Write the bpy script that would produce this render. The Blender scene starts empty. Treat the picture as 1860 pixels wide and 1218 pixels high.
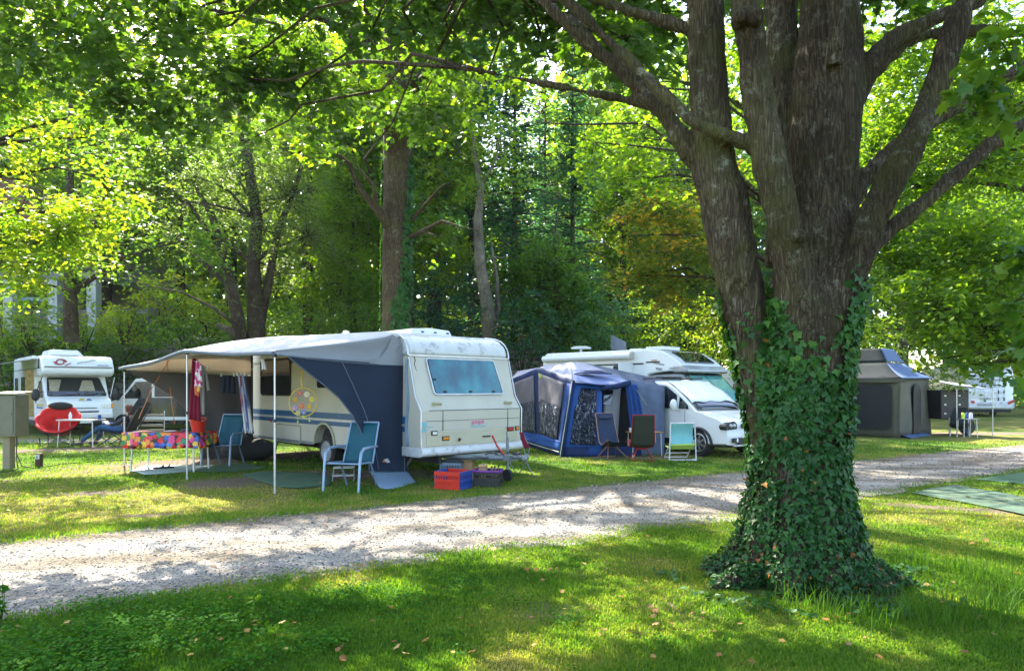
import bpy, bmesh, math, random
import numpy as np
from mathutils import Vector, Matrix
PI = math.pi
rad = math.radians
sc = bpy.context.scene
# ------------------------------------------------------------------ camera, sky, sun, exposure
F, CX, HY, H = 1240.0, 930.0, 705.0, 1.6          # focal length, centre column and horizon row of the photograph (pixels), eye height
cam_d = bpy.data.cameras.new('camera'); cam = bpy.data.objects.new('camera', cam_d)
sc.collection.objects.link(cam); sc.camera = cam
cam.location = (0, 0, H); cam.rotation_euler = (rad(90), 0, 0)
cam_d.sensor_width = 36; cam_d.lens = F / 1860 * 36; cam_d.shift_y = (HY - 609) / 1860
cam_d.clip_start = 0.05; cam_d.clip_end = 2000
SUN_EL, SUN_AZ = 47.0, -30.0                       # azimuth: degrees clockwise from +Y
world = bpy.data.worlds.new('World'); sc.world = world; world.use_nodes = True
nt = world.node_tree; bg = nt.nodes['Background']
sky = nt.nodes.new('ShaderNodeTexSky'); sky.sky_type = 'NISHITA'; sky.sun_disc = False
sky.sun_elevation = rad(SUN_EL); sky.sun_rotation = rad(SUN_AZ); sky.dust_density = 2.2; sky.air_density = 1.0; sky.ozone_density = 1.0
nt.links.new(sky.outputs[0], bg.inputs[0]); bg.inputs[1].default_value = 0.15
sun_d = bpy.data.lights.new('sun', 'SUN'); sun_d.energy = 4.4; sun_d.angle = rad(0.5); sun_d.color = (1.0, 0.93, 0.80)
sun = bpy.data.objects.new('sun', sun_d); sc.collection.objects.link(sun)
TO_SUN = Vector((math.sin(rad(SUN_AZ)) * math.cos(rad(SUN_EL)), math.cos(rad(SUN_AZ)) * math.cos(rad(SUN_EL)), math.sin(rad(SUN_EL))))
sun.rotation_euler = TO_SUN.to_track_quat('Z', 'Y').to_euler()
sun.location = (-10, 20, 40)
sc.view_settings.view_transform = 'Standard'; sc.view_settings.look = 'None'
sc.view_settings.exposure = 2.42; sc.view_settings.gamma = 1.0
cy = sc.cycles
cy.max_bounces = 7; cy.diffuse_bounces = 5; cy.glossy_bounces = 3; cy.transmission_bounces = 5; cy.transparent_max_bounces = 8
cy.use_denoising = True; cy.caustics_reflective = False; cy.caustics_refractive = False; cy.sample_clamp_indirect = 6
try: cy.denoiser = 'OPENIMAGEDENOISE'
except Exception: pass
# ------------------------------------------------------------------ helpers
rng = np.random.default_rng(7)
random.seed(7)
COL = sc.collection
def W(px, py, Y):                                  # the point seen at (px, py) of the photograph at depth Y
    return Vector(((px - CX) / F * Y, Y, H - (py - HY) / F * Y))
def G(px, py):                                     # the ground point seen at (px, py)
    Y = H * F / (py - HY); return Vector(((px - CX) / F * Y, Y, 0.0))
def tag(o, label=None, cat=None, group=None, kind=None):
    for k, v in (('label', label), ('category', cat), ('group', group), ('kind', kind)):
        if v: o[k] = v
    return o
def thing(name, label, cat, loc=(0, 0, 0), rz=0.0, group=None):
    o = bpy.data.objects.new(name, None); COL.objects.link(o); o.empty_display_size = .2
    o.location = loc; o.rotation_euler = (0, 0, rad(rz)); return tag(o, label, cat, group)
def copy_tree(o, parent=None):
    c = o.copy(); COL.objects.link(c); c.parent = parent
    for ch in list(o.children): copy_tree(ch, c)
    return c
class MB:
    def __init__(s): s.v, s.f, s.m, s.mi = [], [], [], 0
    def add(s, vs, fs):
        b = len(s.v); s.v += [tuple(p) for p in vs]; s.f += [tuple(b + i for i in f) for f in fs]; s.m += [s.mi] * len(fs); return s
    def box(s, c, d, rz=0, R=None):
        M = R if R is not None else Matrix.Rotation(rad(rz), 3, 'Z')
        x, y, z = d[0] / 2, d[1] / 2, d[2] / 2; c = Vector(c)
        vs = [c + M @ Vector(p) for p in ((-x, -y, -z), (x, -y, -z), (x, y, -z), (-x, y, -z), (-x, -y, z), (x, -y, z), (x, y, z), (-x, y, z))]
        return s.add(vs, [(3, 2, 1, 0), (4, 5, 6, 7), (0, 1, 5, 4), (1, 2, 6, 5), (2, 3, 7, 6), (3, 0, 4, 7)])
    def tube(s, pts, r, n=8, cap=True):
        pts = [Vector(p) for p in pts]; k = len(pts)
        if not hasattr(r, '__len__'): r = [r] * k
        t0 = (pts[1] - pts[0]).normalized(); a = t0.cross(Vector((0, 0, 1)))
        if a.length < 1e-3: a = t0.cross(Vector((0, 1, 0)))
        a.normalize(); vs = []
        for i in range(k):
            t = (pts[min(i + 1, k - 1)] - pts[max(i - 1, 0)]).normalized()
            a = (a - t * a.dot(t)); a = a.normalized() if a.length > 1e-6 else t.orthogonal().normalized(); b = t.cross(a)
            for j in range(n):
                th = 2 * PI * j / n; vs.append(pts[i] + (a * math.cos(th) + b * math.sin(th)) * r[i])
        fs = [(i * n + j, i * n + (j + 1) % n, (i + 1) * n + (j + 1) % n, (i + 1) * n + j) for i in range(k - 1) for j in range(n)]
        if cap: fs += [tuple(range(n - 1, -1, -1)), tuple((k - 1) * n + j for j in range(n))]
        return s.add(vs, fs)
    def loop(s, pts, r, n=6):                      # closed tube
        pts = [Vector(p) for p in pts]; k = len(pts); vs = []
        c = sum(pts, Vector()) / k
        for i in range(k):
            t = (pts[(i + 1) % k] - pts[i - 1]).normalized(); a = (pts[i] - c); a = (a - t * a.dot(t)).normalized(); b = t.cross(a)
            for j in range(n):
                th = 2 * PI * j / n; vs.append(pts[i] + (a * math.cos(th) + b * math.sin(th)) * r)
        return s.add(vs, [(i * n + j, i * n + (j + 1) % n, ((i + 1) % k) * n + (j + 1) % n, ((i + 1) % k) * n + j) for i in range(k) for j in range(n)])
    def lathe(s, prof, o=(0, 0, 0), ax=(0, 0, 1), n=20):   # prof: (r, h) pairs
        o = Vector(o); ax = Vector(ax).normalized(); a = ax.orthogonal().normalized(); b = ax.cross(a)
        vs = [o + ax * h + (a * math.cos(2 * PI * j / n) + b * math.sin(2 * PI * j / n)) * r for r, h in prof for j in range(n)]
        k = len(prof)
        fs = [(i * n + j, i * n + (j + 1) % n, (i + 1) * n + (j + 1) % n, (i + 1) * n + j) for i in range(k - 1) for j in range(n)]
        if prof[0][0] > 1e-4: fs.append(tuple(range(n - 1, -1, -1)))
        if prof[-1][0] > 1e-4: fs.append(tuple((k - 1) * n + j for j in range(n)))
        return s.add(vs, fs)
    def prism(s, out, O, A, B, E):                 # outline (a, b) in the plane O + a A + b B, pushed along E
        O, A, B, E = Vector(O), Vector(A), Vector(B), Vector(E); n = len(out)
        p = [O + A * a + B * b for a, b in out]
        return s.add(p + [q + E for q in p], [tuple(range(n - 1, -1, -1)), tuple(range(n, 2 * n))] + [(i, (i + 1) % n, n + (i + 1) % n, n + i) for i in range(n)])
    def poly(s, pts): return s.add(pts, [tuple(range(len(pts)))])
    def grid(s, P):                                # P[i][j] points
        a, b = len(P), len(P[0])
        return s.add([q for r in P for q in r], [(i * b + j, i * b + j + 1, (i + 1) * b + j + 1, (i + 1) * b + j) for i in range(a - 1) for j in range(b - 1)])
    def patch(s, c00, c10, c11, c01, n=8, m=8, sag=None):
        a, b, c, d = map(Vector, (c00, c10, c11, c01)); P = []
        for i in range(n + 1):
            row = []
            for j in range(m + 1):
                u, v = i / n, j / m
                p = a * (1 - u) * (1 - v) + b * u * (1 - v) + c * u * v + d * (1 - u) * v
                if sag: p = p + Vector(sag(u, v))
                row.append(p)
            P.append(row)
        return s.grid(P)
    def ball(s, c, r, n=14, k=9, R=None):
        if not hasattr(r, '__len__'): r = (r, r, r)
        c = Vector(c); M = R or Matrix.Identity(3); vs = [c + M @ Vector((0, 0, -r[2]))]
        for i in range(1, k):
            ph = -PI / 2 + PI * i / k
            for j in range(n):
                th = 2 * PI * j / n; vs.append(c + M @ Vector((r[0] * math.cos(ph) * math.cos(th), r[1] * math.cos(ph) * math.sin(th), r[2] * math.sin(ph))))
        vs.append(c + M @ Vector((0, 0, r[2]))); L = len(vs) - 1
        fs = [(0, 1 + (j + 1) % n, 1 + j) for j in range(n)]
        fs += [(1 + i * n + j, 1 + i * n + (j + 1) % n, 1 + (i + 1) * n + (j + 1) % n, 1 + (i + 1) * n + j) for i in range(k - 2) for j in range(n)]
        fs += [(1 + (k - 2) * n + j, 1 + (k - 2) * n + (j + 1) % n, L) for j in range(n)]
        return s.add(vs, fs)
    def build(s, name, mat, parent=None, smooth=None, bevel=0, seg=2, solid=0, sub=0, fix=True):
        me = bpy.data.meshes.new(name); me.from_pydata(s.v, [], s.f)
        for m in (mat if isinstance(mat, (list, tuple)) else [mat]): me.materials.append(m)
        me.polygons.foreach_set('material_index', s.m)
        if fix:
            bm = bmesh.new(); bm.from_mesh(me); bmesh.ops.recalc_face_normals(bm, faces=bm.faces); bm.to_mesh(me); bm.free()
        if smooth is not None or bevel:
            me.polygons.foreach_set('use_smooth', [True] * len(me.polygons))
            if smooth != 180 : me.set_sharp_from_angle(angle=rad(smooth or 40))
        o = bpy.data.objects.new(name, me); COL.objects.link(o); o.parent = parent
        if bevel:
            b = o.modifiers.new('edge', 'BEVEL'); b.width = bevel; b.segments = seg; b.limit_method = 'ANGLE'; b.angle_limit = rad(32); b.harden_normals = True
        if solid:
            b = o.modifiers.new('thick', 'SOLIDIFY'); b.thickness = solid; b.offset = 0
        if sub:
            b = o.modifiers.new('sub', 'SUBSURF'); b.levels = b.render_levels = sub
        return o
def rrect(w, h, r, n=4, cx=0, cy_=0):               # rounded rectangle outline, centred
    out = []
    for (sx, sy, a0) in ((1, 1, 0), (-1, 1, 90), (-1, -1, 180), (1, -1, 270)):
        for i in range(n + 1):
            a = rad(a0 + 90 * i / n); out.append((cx + sx * (w / 2 - r) + r * math.cos(a), cy_ + sy * (h / 2 - r) + r * math.sin(a)))
    return out
def quick(name, mat, parent, fn, **k):
    m = MB(); fn(m); return m.build(name, mat, parent, **k)
# ---- numpy value noise
def _h(ix, iy, iz):
    n = (ix.astype(np.int64) * 374761393 + iy.astype(np.int64) * 668265263 + iz.astype(np.int64) * 2147483647) & 0x7fffffff
    n = ((n ^ (n >> 13)) * 1274126177) & 0x7fffffff
    return ((n ^ (n >> 16)) & 0xffff) / 65535.0
def vnoise(P):
    P = np.asarray(P, float); i = np.floor(P).astype(np.int64); f = P - i; f = f * f * (3 - 2 * f); r = 0
    for dx in (0, 1):
        for dy in (0, 1):
            for dz in (0, 1):
                w = (f[:, 0] if dx else 1 - f[:, 0]) * (f[:, 1] if dy else 1 - f[:, 1]) * (f[:, 2] if dz else 1 - f[:, 2])
                r = r + w * _h(i[:, 0] + dx, i[:, 1] + dy, i[:, 2] + dz)
    return r * 2 - 1
def fbm(P, oct=3):
    P = np.asarray(P, float); r = 0; a = 1.0
    for k in range(oct): r = r + a * vnoise(P * (2 ** k) + 17.3 * k); a *= .5
    return r
# ---- materials
def nodes_of(name):
    m = bpy.data.materials.new(name); m.use_nodes = True; n = m.node_tree; return m, n, n.nodes, n.links, n.nodes['Principled BSDF']
def N(nd, t, **k):
    x = nd.new(t)
    for a, b in k.items():
        if a.startswith('i_'): x.inputs[a[2:].replace('_', ' ')].default_value = b
        else: setattr(x, a, b)
    return x
def ramp(nd, stops):
    r = nd.new('ShaderNodeValToRGB'); el = r.color_ramp.elements
    while len(el) < len(stops): el.new(0.5)
    for e, (p, c) in zip(el, stops): e.position = p; e.color = (*c, 1) if len(c) == 3 else c
    return r
def shade(c, k): return tuple(min(1, x * k) for x in c)
def mat(name, col, rough=.5, metal=0.0, var=.12, scale=6.0, bump=0.0, bscale=60.0, spec=.5, coat=0.0, dirt=None, dscale=3.0, damt=.5, trans=0.0):
    m, n, nd, lk, p = nodes_of(name)
    tc = N(nd, 'ShaderNodeTexCoord'); no = N(nd, 'ShaderNodeTexNoise'); no.inputs['Scale'].default_value = scale; no.inputs['Detail'].default_value = 5
    lk.new(tc.outputs['Object'], no.inputs['Vector'])
    r = ramp(nd, [(.3, shade(col, 1 - var)), (.7, shade(col, 1 + var))]); lk.new(no.outputs['Fac'], r.inputs[0]); out = r.outputs[0]
    if dirt:
        d = N(nd, 'ShaderNodeTexNoise'); d.inputs['Scale'].default_value = dscale; d.inputs['Detail'].default_value = 9; d.inputs['Roughness'].default_value = .7
        lk.new(tc.outputs['Object'], d.inputs['Vector']); dr = ramp(nd, [(.52, (0, 0, 0)), (.72, (damt, damt, damt))]); lk.new(d.outputs['Fac'], dr.inputs[0])
        mx = N(nd, 'ShaderNodeMix', data_type='RGBA'); lk.new(dr.outputs[0], mx.inputs[0]); lk.new(out, mx.inputs[6]); mx.inputs[7].default_value = (*dirt, 1); out = mx.outputs[2]
    lk.new(out, p.inputs['Base Color']); p.inputs['Roughness'].default_value = rough; p.inputs['Metallic'].default_value = metal
    p.inputs['Specular IOR Level'].default_value = spec; p.inputs['Coat Weight'].default_value = coat
    if bump:
        b2 = N(nd, 'ShaderNodeTexNoise'); b2.inputs['Scale'].default_value = bscale; b2.inputs['Detail'].default_value = 4; lk.new(tc.outputs['Object'], b2.inputs['Vector'])
        bp = N(nd, 'ShaderNodeBump'); bp.inputs['Strength'].default_value = bump; bp.inputs['Distance'].default_value = .02
        lk.new(b2.outputs['Fac'], bp.inputs['Height']); lk.new(bp.outputs[0], p.inputs['Normal'])
    if trans:
        t = N(nd, 'ShaderNodeBsdfTranslucent'); lk.new(out, t.inputs['Color']); mx = N(nd, 'ShaderNodeMixShader'); mx.inputs[0].default_value = trans
        lk.new(p.outputs[0], mx.inputs[1]); lk.new(t.outputs[0], mx.inputs[2]); lk.new(mx.outputs[0], n.nodes['Material Output'].inputs[0])
    return m
def leaf_mat(name, cols, trans=.45, tcol=None, rough=.45, spec=.35):
    """cols: dark to light stops picked by the leaf's own 'tint' value; tcol: factor on the colour of light passing through."""
    m, n, nd, lk, p = nodes_of(name)
    at = N(nd, 'ShaderNodeAttribute', attribute_name='tint'); k = len(cols)
    r = ramp(nd, [(i / (k - 1), c) for i, c in enumerate(cols)]); lk.new(at.outputs['Fac'], r.inputs[0])
    lk.new(r.outputs[0], p.inputs['Base Color']); p.inputs['Roughness'].default_value = rough; p.inputs['Specular IOR Level'].default_value = spec
    t = N(nd, 'ShaderNodeBsdfTranslucent'); mm = N(nd, 'ShaderNodeMix', data_type='RGBA', blend_type='MULTIPLY'); mm.inputs[0].default_value = 1
    lk.new(r.outputs[0], mm.inputs[6]); mm.inputs[7].default_value = (*(tcol or (2.6, 2.2, .9)), 1); lk.new(mm.outputs[2], t.inputs['Color'])
    mx = N(nd, 'ShaderNodeMixShader'); mx.inputs[0].default_value = trans
    lk.new(p.outputs[0], mx.inputs[1]); lk.new(t.outputs[0], mx.inputs[2]); lk.new(mx.outputs[0], n.nodes['Material Output'].inputs[0])
    return m
def bark_mat(name, c1, c2, c3, scale=9.0, moss=(.06, .08, .02), mossamt=.5, bump=1.0, stretch=.11):
    m, n, nd, lk, p = nodes_of(name)
    tc = N(nd, 'ShaderNodeTexCoord'); mp = N(nd, 'ShaderNodeMapping'); mp.inputs['Scale'].default_value = (1, 1, stretch); lk.new(tc.outputs['Object'], mp.inputs[0])
    wn = N(nd, 'ShaderNodeTexNoise'); wn.inputs['Scale'].default_value = scale * .6; wn.inputs['Detail'].default_value = 3; lk.new(mp.outputs[0], wn.inputs['Vector'])
    ad = N(nd, 'ShaderNodeMix', data_type='RGBA', blend_type='LINEAR_LIGHT'); ad.inputs[0].default_value = .16; lk.new(mp.outputs[0], ad.inputs[6]); lk.new(wn.outputs['Color'], ad.inputs[7])
    vo = N(nd, 'ShaderNodeTexVoronoi', feature='DISTANCE_TO_EDGE'); vo.inputs['Scale'].default_value = scale * 6.5; lk.new(ad.outputs[2], vo.inputs['Vector'])
    vr = ramp(nd, [(.0, (.38, .38, .38)), (.20, (1, 1, 1))]); lk.new(vo.outputs['Distance'], vr.inputs[0])
    fn = N(nd, 'ShaderNodeTexNoise'); fn.inputs['Scale'].default_value = scale * 7; fn.inputs['Detail'].default_value = 8; fn.inputs['Roughness'].default_value = .7; lk.new(mp.outputs[0], fn.inputs['Vector'])
    cr = ramp(nd, [(.3, c1), (.55, c2), (.75, c3)]); lk.new(fn.outputs['Fac'], cr.inputs[0])
    m1 = N(nd, 'ShaderNodeMix', data_type='RGBA'); lk.new(vr.outputs[0], m1.inputs[0]); m1.inputs[6].default_value = (*shade(c1, .45), 1); lk.new(cr.outputs[0], m1.inputs[7])
    mo = N(nd, 'ShaderNodeTexNoise'); mo.inputs['Scale'].default_value = 1.7; mo.inputs['Detail'].default_value = 9; mo.inputs['Roughness'].default_value = .68; lk.new(tc.outputs['Object'], mo.inputs['Vector'])
    mr = ramp(nd, [(.48, (0, 0, 0)), (.68, (mossamt,) * 3)]); lk.new(mo.outputs['Fac'], mr.inputs[0])
    m2 = N(nd, 'ShaderNodeMix', data_type='RGBA'); lk.new(mr.outputs[0], m2.inputs[0]); lk.new(m1.outputs[2], m2.inputs[6]); m2.inputs[7].default_value = (*moss, 1)
    li = N(nd, 'ShaderNodeTexNoise'); li.inputs['Scale'].default_value = 5.5; li.inputs['Detail'].default_value = 10; li.inputs['Roughness'].default_value = .8
    mp2 = N(nd, 'ShaderNodeMapping'); mp2.inputs['Location'].default_value = (7, 3, 1); lk.new(tc.outputs['Object'], mp2.inputs[0]); lk.new(mp2.outputs[0], li.inputs['Vector'])
    lr = ramp(nd, [(.56, (0, 0, 0)), (.66, (.7, .7, .7))]); lk.new(li.outputs['Fac'], lr.inputs[0])
    m3 = N(nd, 'ShaderNodeMix', data_type='RGBA'); lk.new(lr.outputs[0], m3.inputs[0]); lk.new(m2.outputs[2], m3.inputs[6]); m3.inputs[7].default_value = (.30, .31, .25, 1)
    bn = N(nd, 'ShaderNodeTexNoise'); bn.inputs['Scale'].default_value = .9; bn.inputs['Detail'].default_value = 4; lk.new(mp2.outputs[0], bn.inputs['Vector'])
    br_ = ramp(nd, [(.35, (.62, .55, .48)), (.65, (1.25, 1.2, 1.1))]); lk.new(bn.outputs['Fac'], br_.inputs[0])
    m4 = N(nd, 'ShaderNodeMix', data_type='RGBA', blend_type='MULTIPLY'); m4.inputs[0].default_value = 1; lk.new(m3.outputs[2], m4.inputs[6]); lk.new(br_.outputs[0], m4.inputs[7])
    lk.new(m4.outputs[2], p.inputs['Base Color']); p.inputs['Roughness'].default_value = .9; p.inputs['Specular IOR Level'].default_value = .15
    mu = N(nd, 'ShaderNodeMath', operation='MULTIPLY_ADD'); lk.new(vr.outputs[0], mu.inputs[0]); mu.inputs[1].default_value = .55; lk.new(fn.outputs['Fac'], mu.inputs[2])
    bp = N(nd, 'ShaderNodeBump'); bp.inputs['Strength'].default_value = bump; bp.inputs['Distance'].default_value = .025; lk.new(mu.outputs[0], bp.inputs['Height']); lk.new(bp.outputs[0], p.inputs['Normal'])
    return m
# ---- leaves: one numpy mesh per crown
def half(pts): return np.array(pts, float)
MAPLE = (np.array([(0, 0, 0), (0, .55, .0), (0, 1, -.06), (.10, .72, .05), (.42, .86, .02), (.30, .50, .08), (.58, .38, .04), (.26, .16, .06),
                   (-.10, .72, .05), (-.42, .86, .02), (-.30, .50, .08), (-.58, .38, .04), (-.26, .16, .06)]) - (0, .45, 0),
         [(0, 7, 6, 5, 1), (1, 5, 4, 3, 2), (0, 1, 10, 11, 12), (1, 2, 8, 9, 10)])
OVAL = (np.array([(0, 0, 0), (.30, .35, .07), (.22, .75, .05), (0, 1, 0), (-.22, .75, .05), (-.30, .35, .07)]) - (0, .5, 0), [(0, 1, 2, 3), (0, 3, 4, 5)])
KITE = (np.array([(0, 0, 0), (.33, .45, .1), (0, 1, 0), (-.33, .45, .1)]) - (0, .5, 0), [(0, 1, 2), (0, 2, 3)])
IVY = (np.array([(0, 0, 0), (.34, -.10, .0), (.52, .26, .05), (.24, .42, .04), (0, 1, -.08), (-.24, .42, .04), (-.52, .26, .05), (-.34, -.10, .0)]) - (0, .3, 0),
       [(0, 1, 2, 3, 4), (0, 4, 5, 6, 7)])
NEEDLE = (np.array([(-.06, 0, 0), (.06, 0, 0), (.16, .5, .02), (0, 1, -.05), (-.16, .5, .02)]) - (0, .2, 0), [(0, 1, 2, 3, 4)])
def frames(nrm, yaw):
    """rows x, y, z of a frame whose z is nrm, turned by yaw"""
    nrm = nrm / np.linalg.norm(nrm, axis=1, keepdims=True)
    ref = np.where(np.abs(nrm[:, 2:3]) < .95, np.array([[0, 0, 1.]]), np.array([[1., 0, 0]]))
    a = np.cross(ref, nrm); a /= np.linalg.norm(a, axis=1, keepdims=True); b = np.cross(nrm, a)
    c, s = np.cos(yaw)[:, None], np.sin(yaw)[:, None]
    return a * c + b * s, -a * s + b * c, nrm
class Leaves:
    def __init__(s): s.V, s.T, s.L, s.S, s.nv = [], [], [], [], 0
    def add(s, tpl, P, nrm, yaw, size, tint):
        tv, tf = tpl; n = len(P)
        if n == 0: return
        X, Y, Z = frames(nrm, yaw)
        sz = size[:, None, None]
        V = P[:, None, :] + sz * (tv[None, :, 0:1] * X[:, None, :] + tv[None, :, 1:2] * Y[:, None, :] + tv[None, :, 2:3] * Z[:, None, :])
        k = len(tv); flat = np.concatenate([np.array(f) for f in tf]); cnt = np.array([len(f) for f in tf])
        L = (np.arange(n)[:, None] * k + flat[None, :]).ravel() + s.nv
        s.V.append(V.reshape(-1, 3)); s.T.append(np.repeat(tint, k)); s.L.append(L); s.S.append(np.tile(cnt, n)); s.nv += n * k
    def build(s, name, mat, parent=None, origin=(0, 0, 0)):
        V = np.concatenate(s.V) - np.array(origin); L = np.concatenate(s.L).astype(np.int32); S = np.concatenate(s.S).astype(np.int32); T = np.concatenate(s.T)
        me = bpy.data.meshes.new(name); me.vertices.add(len(V)); me.vertices.foreach_set('co', V.astype(np.float32).ravel())
        me.loops.add(len(L)); me.loops.foreach_set('vertex_index', L); me.polygons.add(len(S))
        st = np.concatenate([[0], np.cumsum(S)[:-1]]).astype(np.int32); me.polygons.foreach_set('loop_start', st)
        me.update(calc_edges=True)
        a = me.attributes.new('tint', 'FLOAT', 'POINT'); a.data.foreach_set('value', np.clip(T, 0, 1).astype(np.float32))
        me.materials.append(mat); o = bpy.data.objects.new(name, me); COL.objects.link(o); o.parent = parent; return o
# ------------------------------------------------------------------ materials of the setting
M = {}
M['bark'] = bark_mat('maple_bark', (.034, .026, .018), (.105, .082, .058), (.25, .215, .165), 6, moss=(.075, .08, .022), mossamt=.8, bump=1.0)
M['bark_far'] = bark_mat('far_bark', (.035, .027, .02), (.085, .067, .05), (.16, .13, .10), 5, mossamt=.5, bump=.9)
M['bark_pale'] = bark_mat('pale_bark', (.10, .09, .075), (.20, .18, .15), (.32, .29, .25), 5, mossamt=.2, bump=.5)
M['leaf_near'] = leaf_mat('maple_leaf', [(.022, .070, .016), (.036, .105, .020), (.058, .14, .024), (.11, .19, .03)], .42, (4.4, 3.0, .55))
M['leaf_yellow'] = leaf_mat('sunlit_maple_leaf', [(.042, .11, .015), (.072, .16, .018), (.115, .20, .022), (.18, .22, .03)], .6, (3.9, 2.95, .5))  # paler, yellower copy of the maple leaf: sunlight put into its colours
M['leaf_mid'] = leaf_mat('lime_leaf', [(.032, .085, .02), (.05, .12, .024), (.085, .165, .026), (.14, .20, .03)], .6, (4.2, 3.2, .7))
M['leaf_grey'] = leaf_mat('grey_green_leaf', [(.04, .075, .032), (.065, .11, .042), (.09, .14, .055), (.13, .17, .06)], .55, (2.9, 2.7, 1.0))
M['leaf_blue'] = leaf_mat('blue_green_leaf', [(.02, .058, .038), (.033, .085, .05), (.05, .115, .06), (.08, .15, .06)], .5, (2.2, 2.7, 1.4))
M['leaf_orange'] = leaf_mat('turning_leaf', [(.06, .12, .02), (.14, .17, .025), (.30, .19, .035), (.42, .16, .05)], .6, (3.0, 2.4, .7))
M['ivy'] = leaf_mat('ivy_leaf', [(.014, .052, .012), (.024, .085, .018), (.040, .125, .024), (.09, .20, .035)], .22, (2.4, 2.2, .6), rough=.42, spec=.25)
M['ivy_rust'] = leaf_mat('dead_ivy_leaf', [(.16, .05, .02), (.35, .11, .02), (.45, .20, .05)], .3, (1.5, 1.3, .8))
M['shrub'] = leaf_mat('shrub_leaf', [(.03, .08, .018), (.055, .13, .024), (.10, .19, .03), (.18, .26, .05)], .6, (3.4, 2.8, .7))

# ------------------------------------------------------------------ ground
def inpoly_dist(P, A, B):                            # signed distance to the line A-B (left positive)
    d = np.array([B[0] - A[0], B[1] - A[1]]); d /= np.linalg.norm(d); n = np.array([-d[1], d[0]])
    return (P[:, 0] - A[0]) * n[0] + (P[:, 1] - A[1]) * n[1]
RN0, RN1 = G(0, 1128), G(1860, 852)                  # near edge of the lane
RF0, RF1 = G(0, 986), G(1860, 808)                   # far edge of the lane
def gauss(P, x, y, rx, ry, rot=0):
    c, s = math.cos(rot), math.sin(rot); dx, dy = P[:, 0] - x, P[:, 1] - y
    return np.exp(-((dx * c + dy * s) / rx) ** 2 - ((-dx * s + dy * c) / ry) ** 2)
DIRT = [(1.55, 5.15, .42, .25, -.4), (-8.2, 9.6, .7, .3, .2), (-9.5, 11.6, 1.0, .35, .4), (-4.6, 8.6, .5, .15, .3), (-4.2, 12.2, 2.0, .7, .75), (-2.6, 12.6, 1.4, 1.0, .75), (-6.5, 15.3, 3.0, 1.0, .75), (-11, 18.2, 3.6, .7, .5), (2.6, 15.7, 1.5, .28, 0), (5.2, 16.2, 1.0, .3, 0),
        (1.1, 5.0, .45, .35, -.5), (.75, 4.35, .3, .22, 0), (.3, 4.9, .5, .3, 0), (-6.5, 10.4, .8, .35, .3), (-1.6, 9.2, .5, .2, .3), (17, 24.2, 5, .7, 0), (6.6, 14.2, 1.4, .25, .5), (6.2, 9.0, 1.4, .22, -.35)]
def dirt_at(P):
    r = np.zeros(len(P))
    for x, y, rx, ry, ro in DIRT: r = np.maximum(r, gauss(P, x, y, rx, ry, ro) * (1 if rx > 1.3 else .62))
    q = np.c_[P[:, 0], P[:, 1], np.zeros(len(P))]
    r = r * 1.15 + fbm(q * 1.3, 4) * .26 * (.35 + r) + fbm(q * 3.7, 3) * .2 * (.3 + r)
    dn, df = inpoly_dist(P, RN0, RN1), inpoly_dist(P, RF0, RF1)
    edge = np.exp(-(np.minimum(np.abs(dn), np.abs(df)) / .12) ** 2) * .6
    return np.clip(np.maximum(r, edge + fbm(q * 4, 2) * .15), 0, 1)
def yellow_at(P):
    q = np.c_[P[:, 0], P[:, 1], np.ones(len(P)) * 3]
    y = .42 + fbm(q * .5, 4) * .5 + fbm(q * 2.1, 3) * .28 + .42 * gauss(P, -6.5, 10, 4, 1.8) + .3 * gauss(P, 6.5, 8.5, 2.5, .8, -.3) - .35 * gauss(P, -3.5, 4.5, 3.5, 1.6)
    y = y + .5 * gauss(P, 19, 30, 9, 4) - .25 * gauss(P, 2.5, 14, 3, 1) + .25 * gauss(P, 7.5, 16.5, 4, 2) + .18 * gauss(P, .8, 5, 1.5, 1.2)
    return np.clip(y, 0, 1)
xs = np.unique(np.concatenate([np.linspace(-150, -30, 20), np.linspace(-30, 30, 241), np.linspace(30, 150, 20)]))
ys = np.unique(np.concatenate([np.linspace(-14, 2, 8), np.linspace(2, 34, 161), np.linspace(34, 150, 24)]))
XX, YY = np.meshgrid(xs, ys, indexing='ij'); gp = np.c_[XX.ravel(), YY.ravel(), np.zeros(XX.size)]
me = bpy.data.meshes.new('ground'); nx, ny = len(xs), len(ys)
ii = np.arange((nx - 1) * (ny - 1)); a_ = ii // (ny - 1) * ny + ii % (ny - 1)
me.from_pydata(gp.tolist(), [], np.c_[a_, a_ + ny, a_ + ny + 1, a_ + 1].tolist())
for nm, fn in (('dirt', dirt_at), ('yellow', yellow_at)):
    at = me.attributes.new(nm, 'FLOAT', 'POINT'); at.data.foreach_set('value', fn(gp[:, :2]).astype(np.float32))
ground = bpy.data.objects.new('ground', me); COL.objects.link(ground); ground['kind'] = 'structure'
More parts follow.
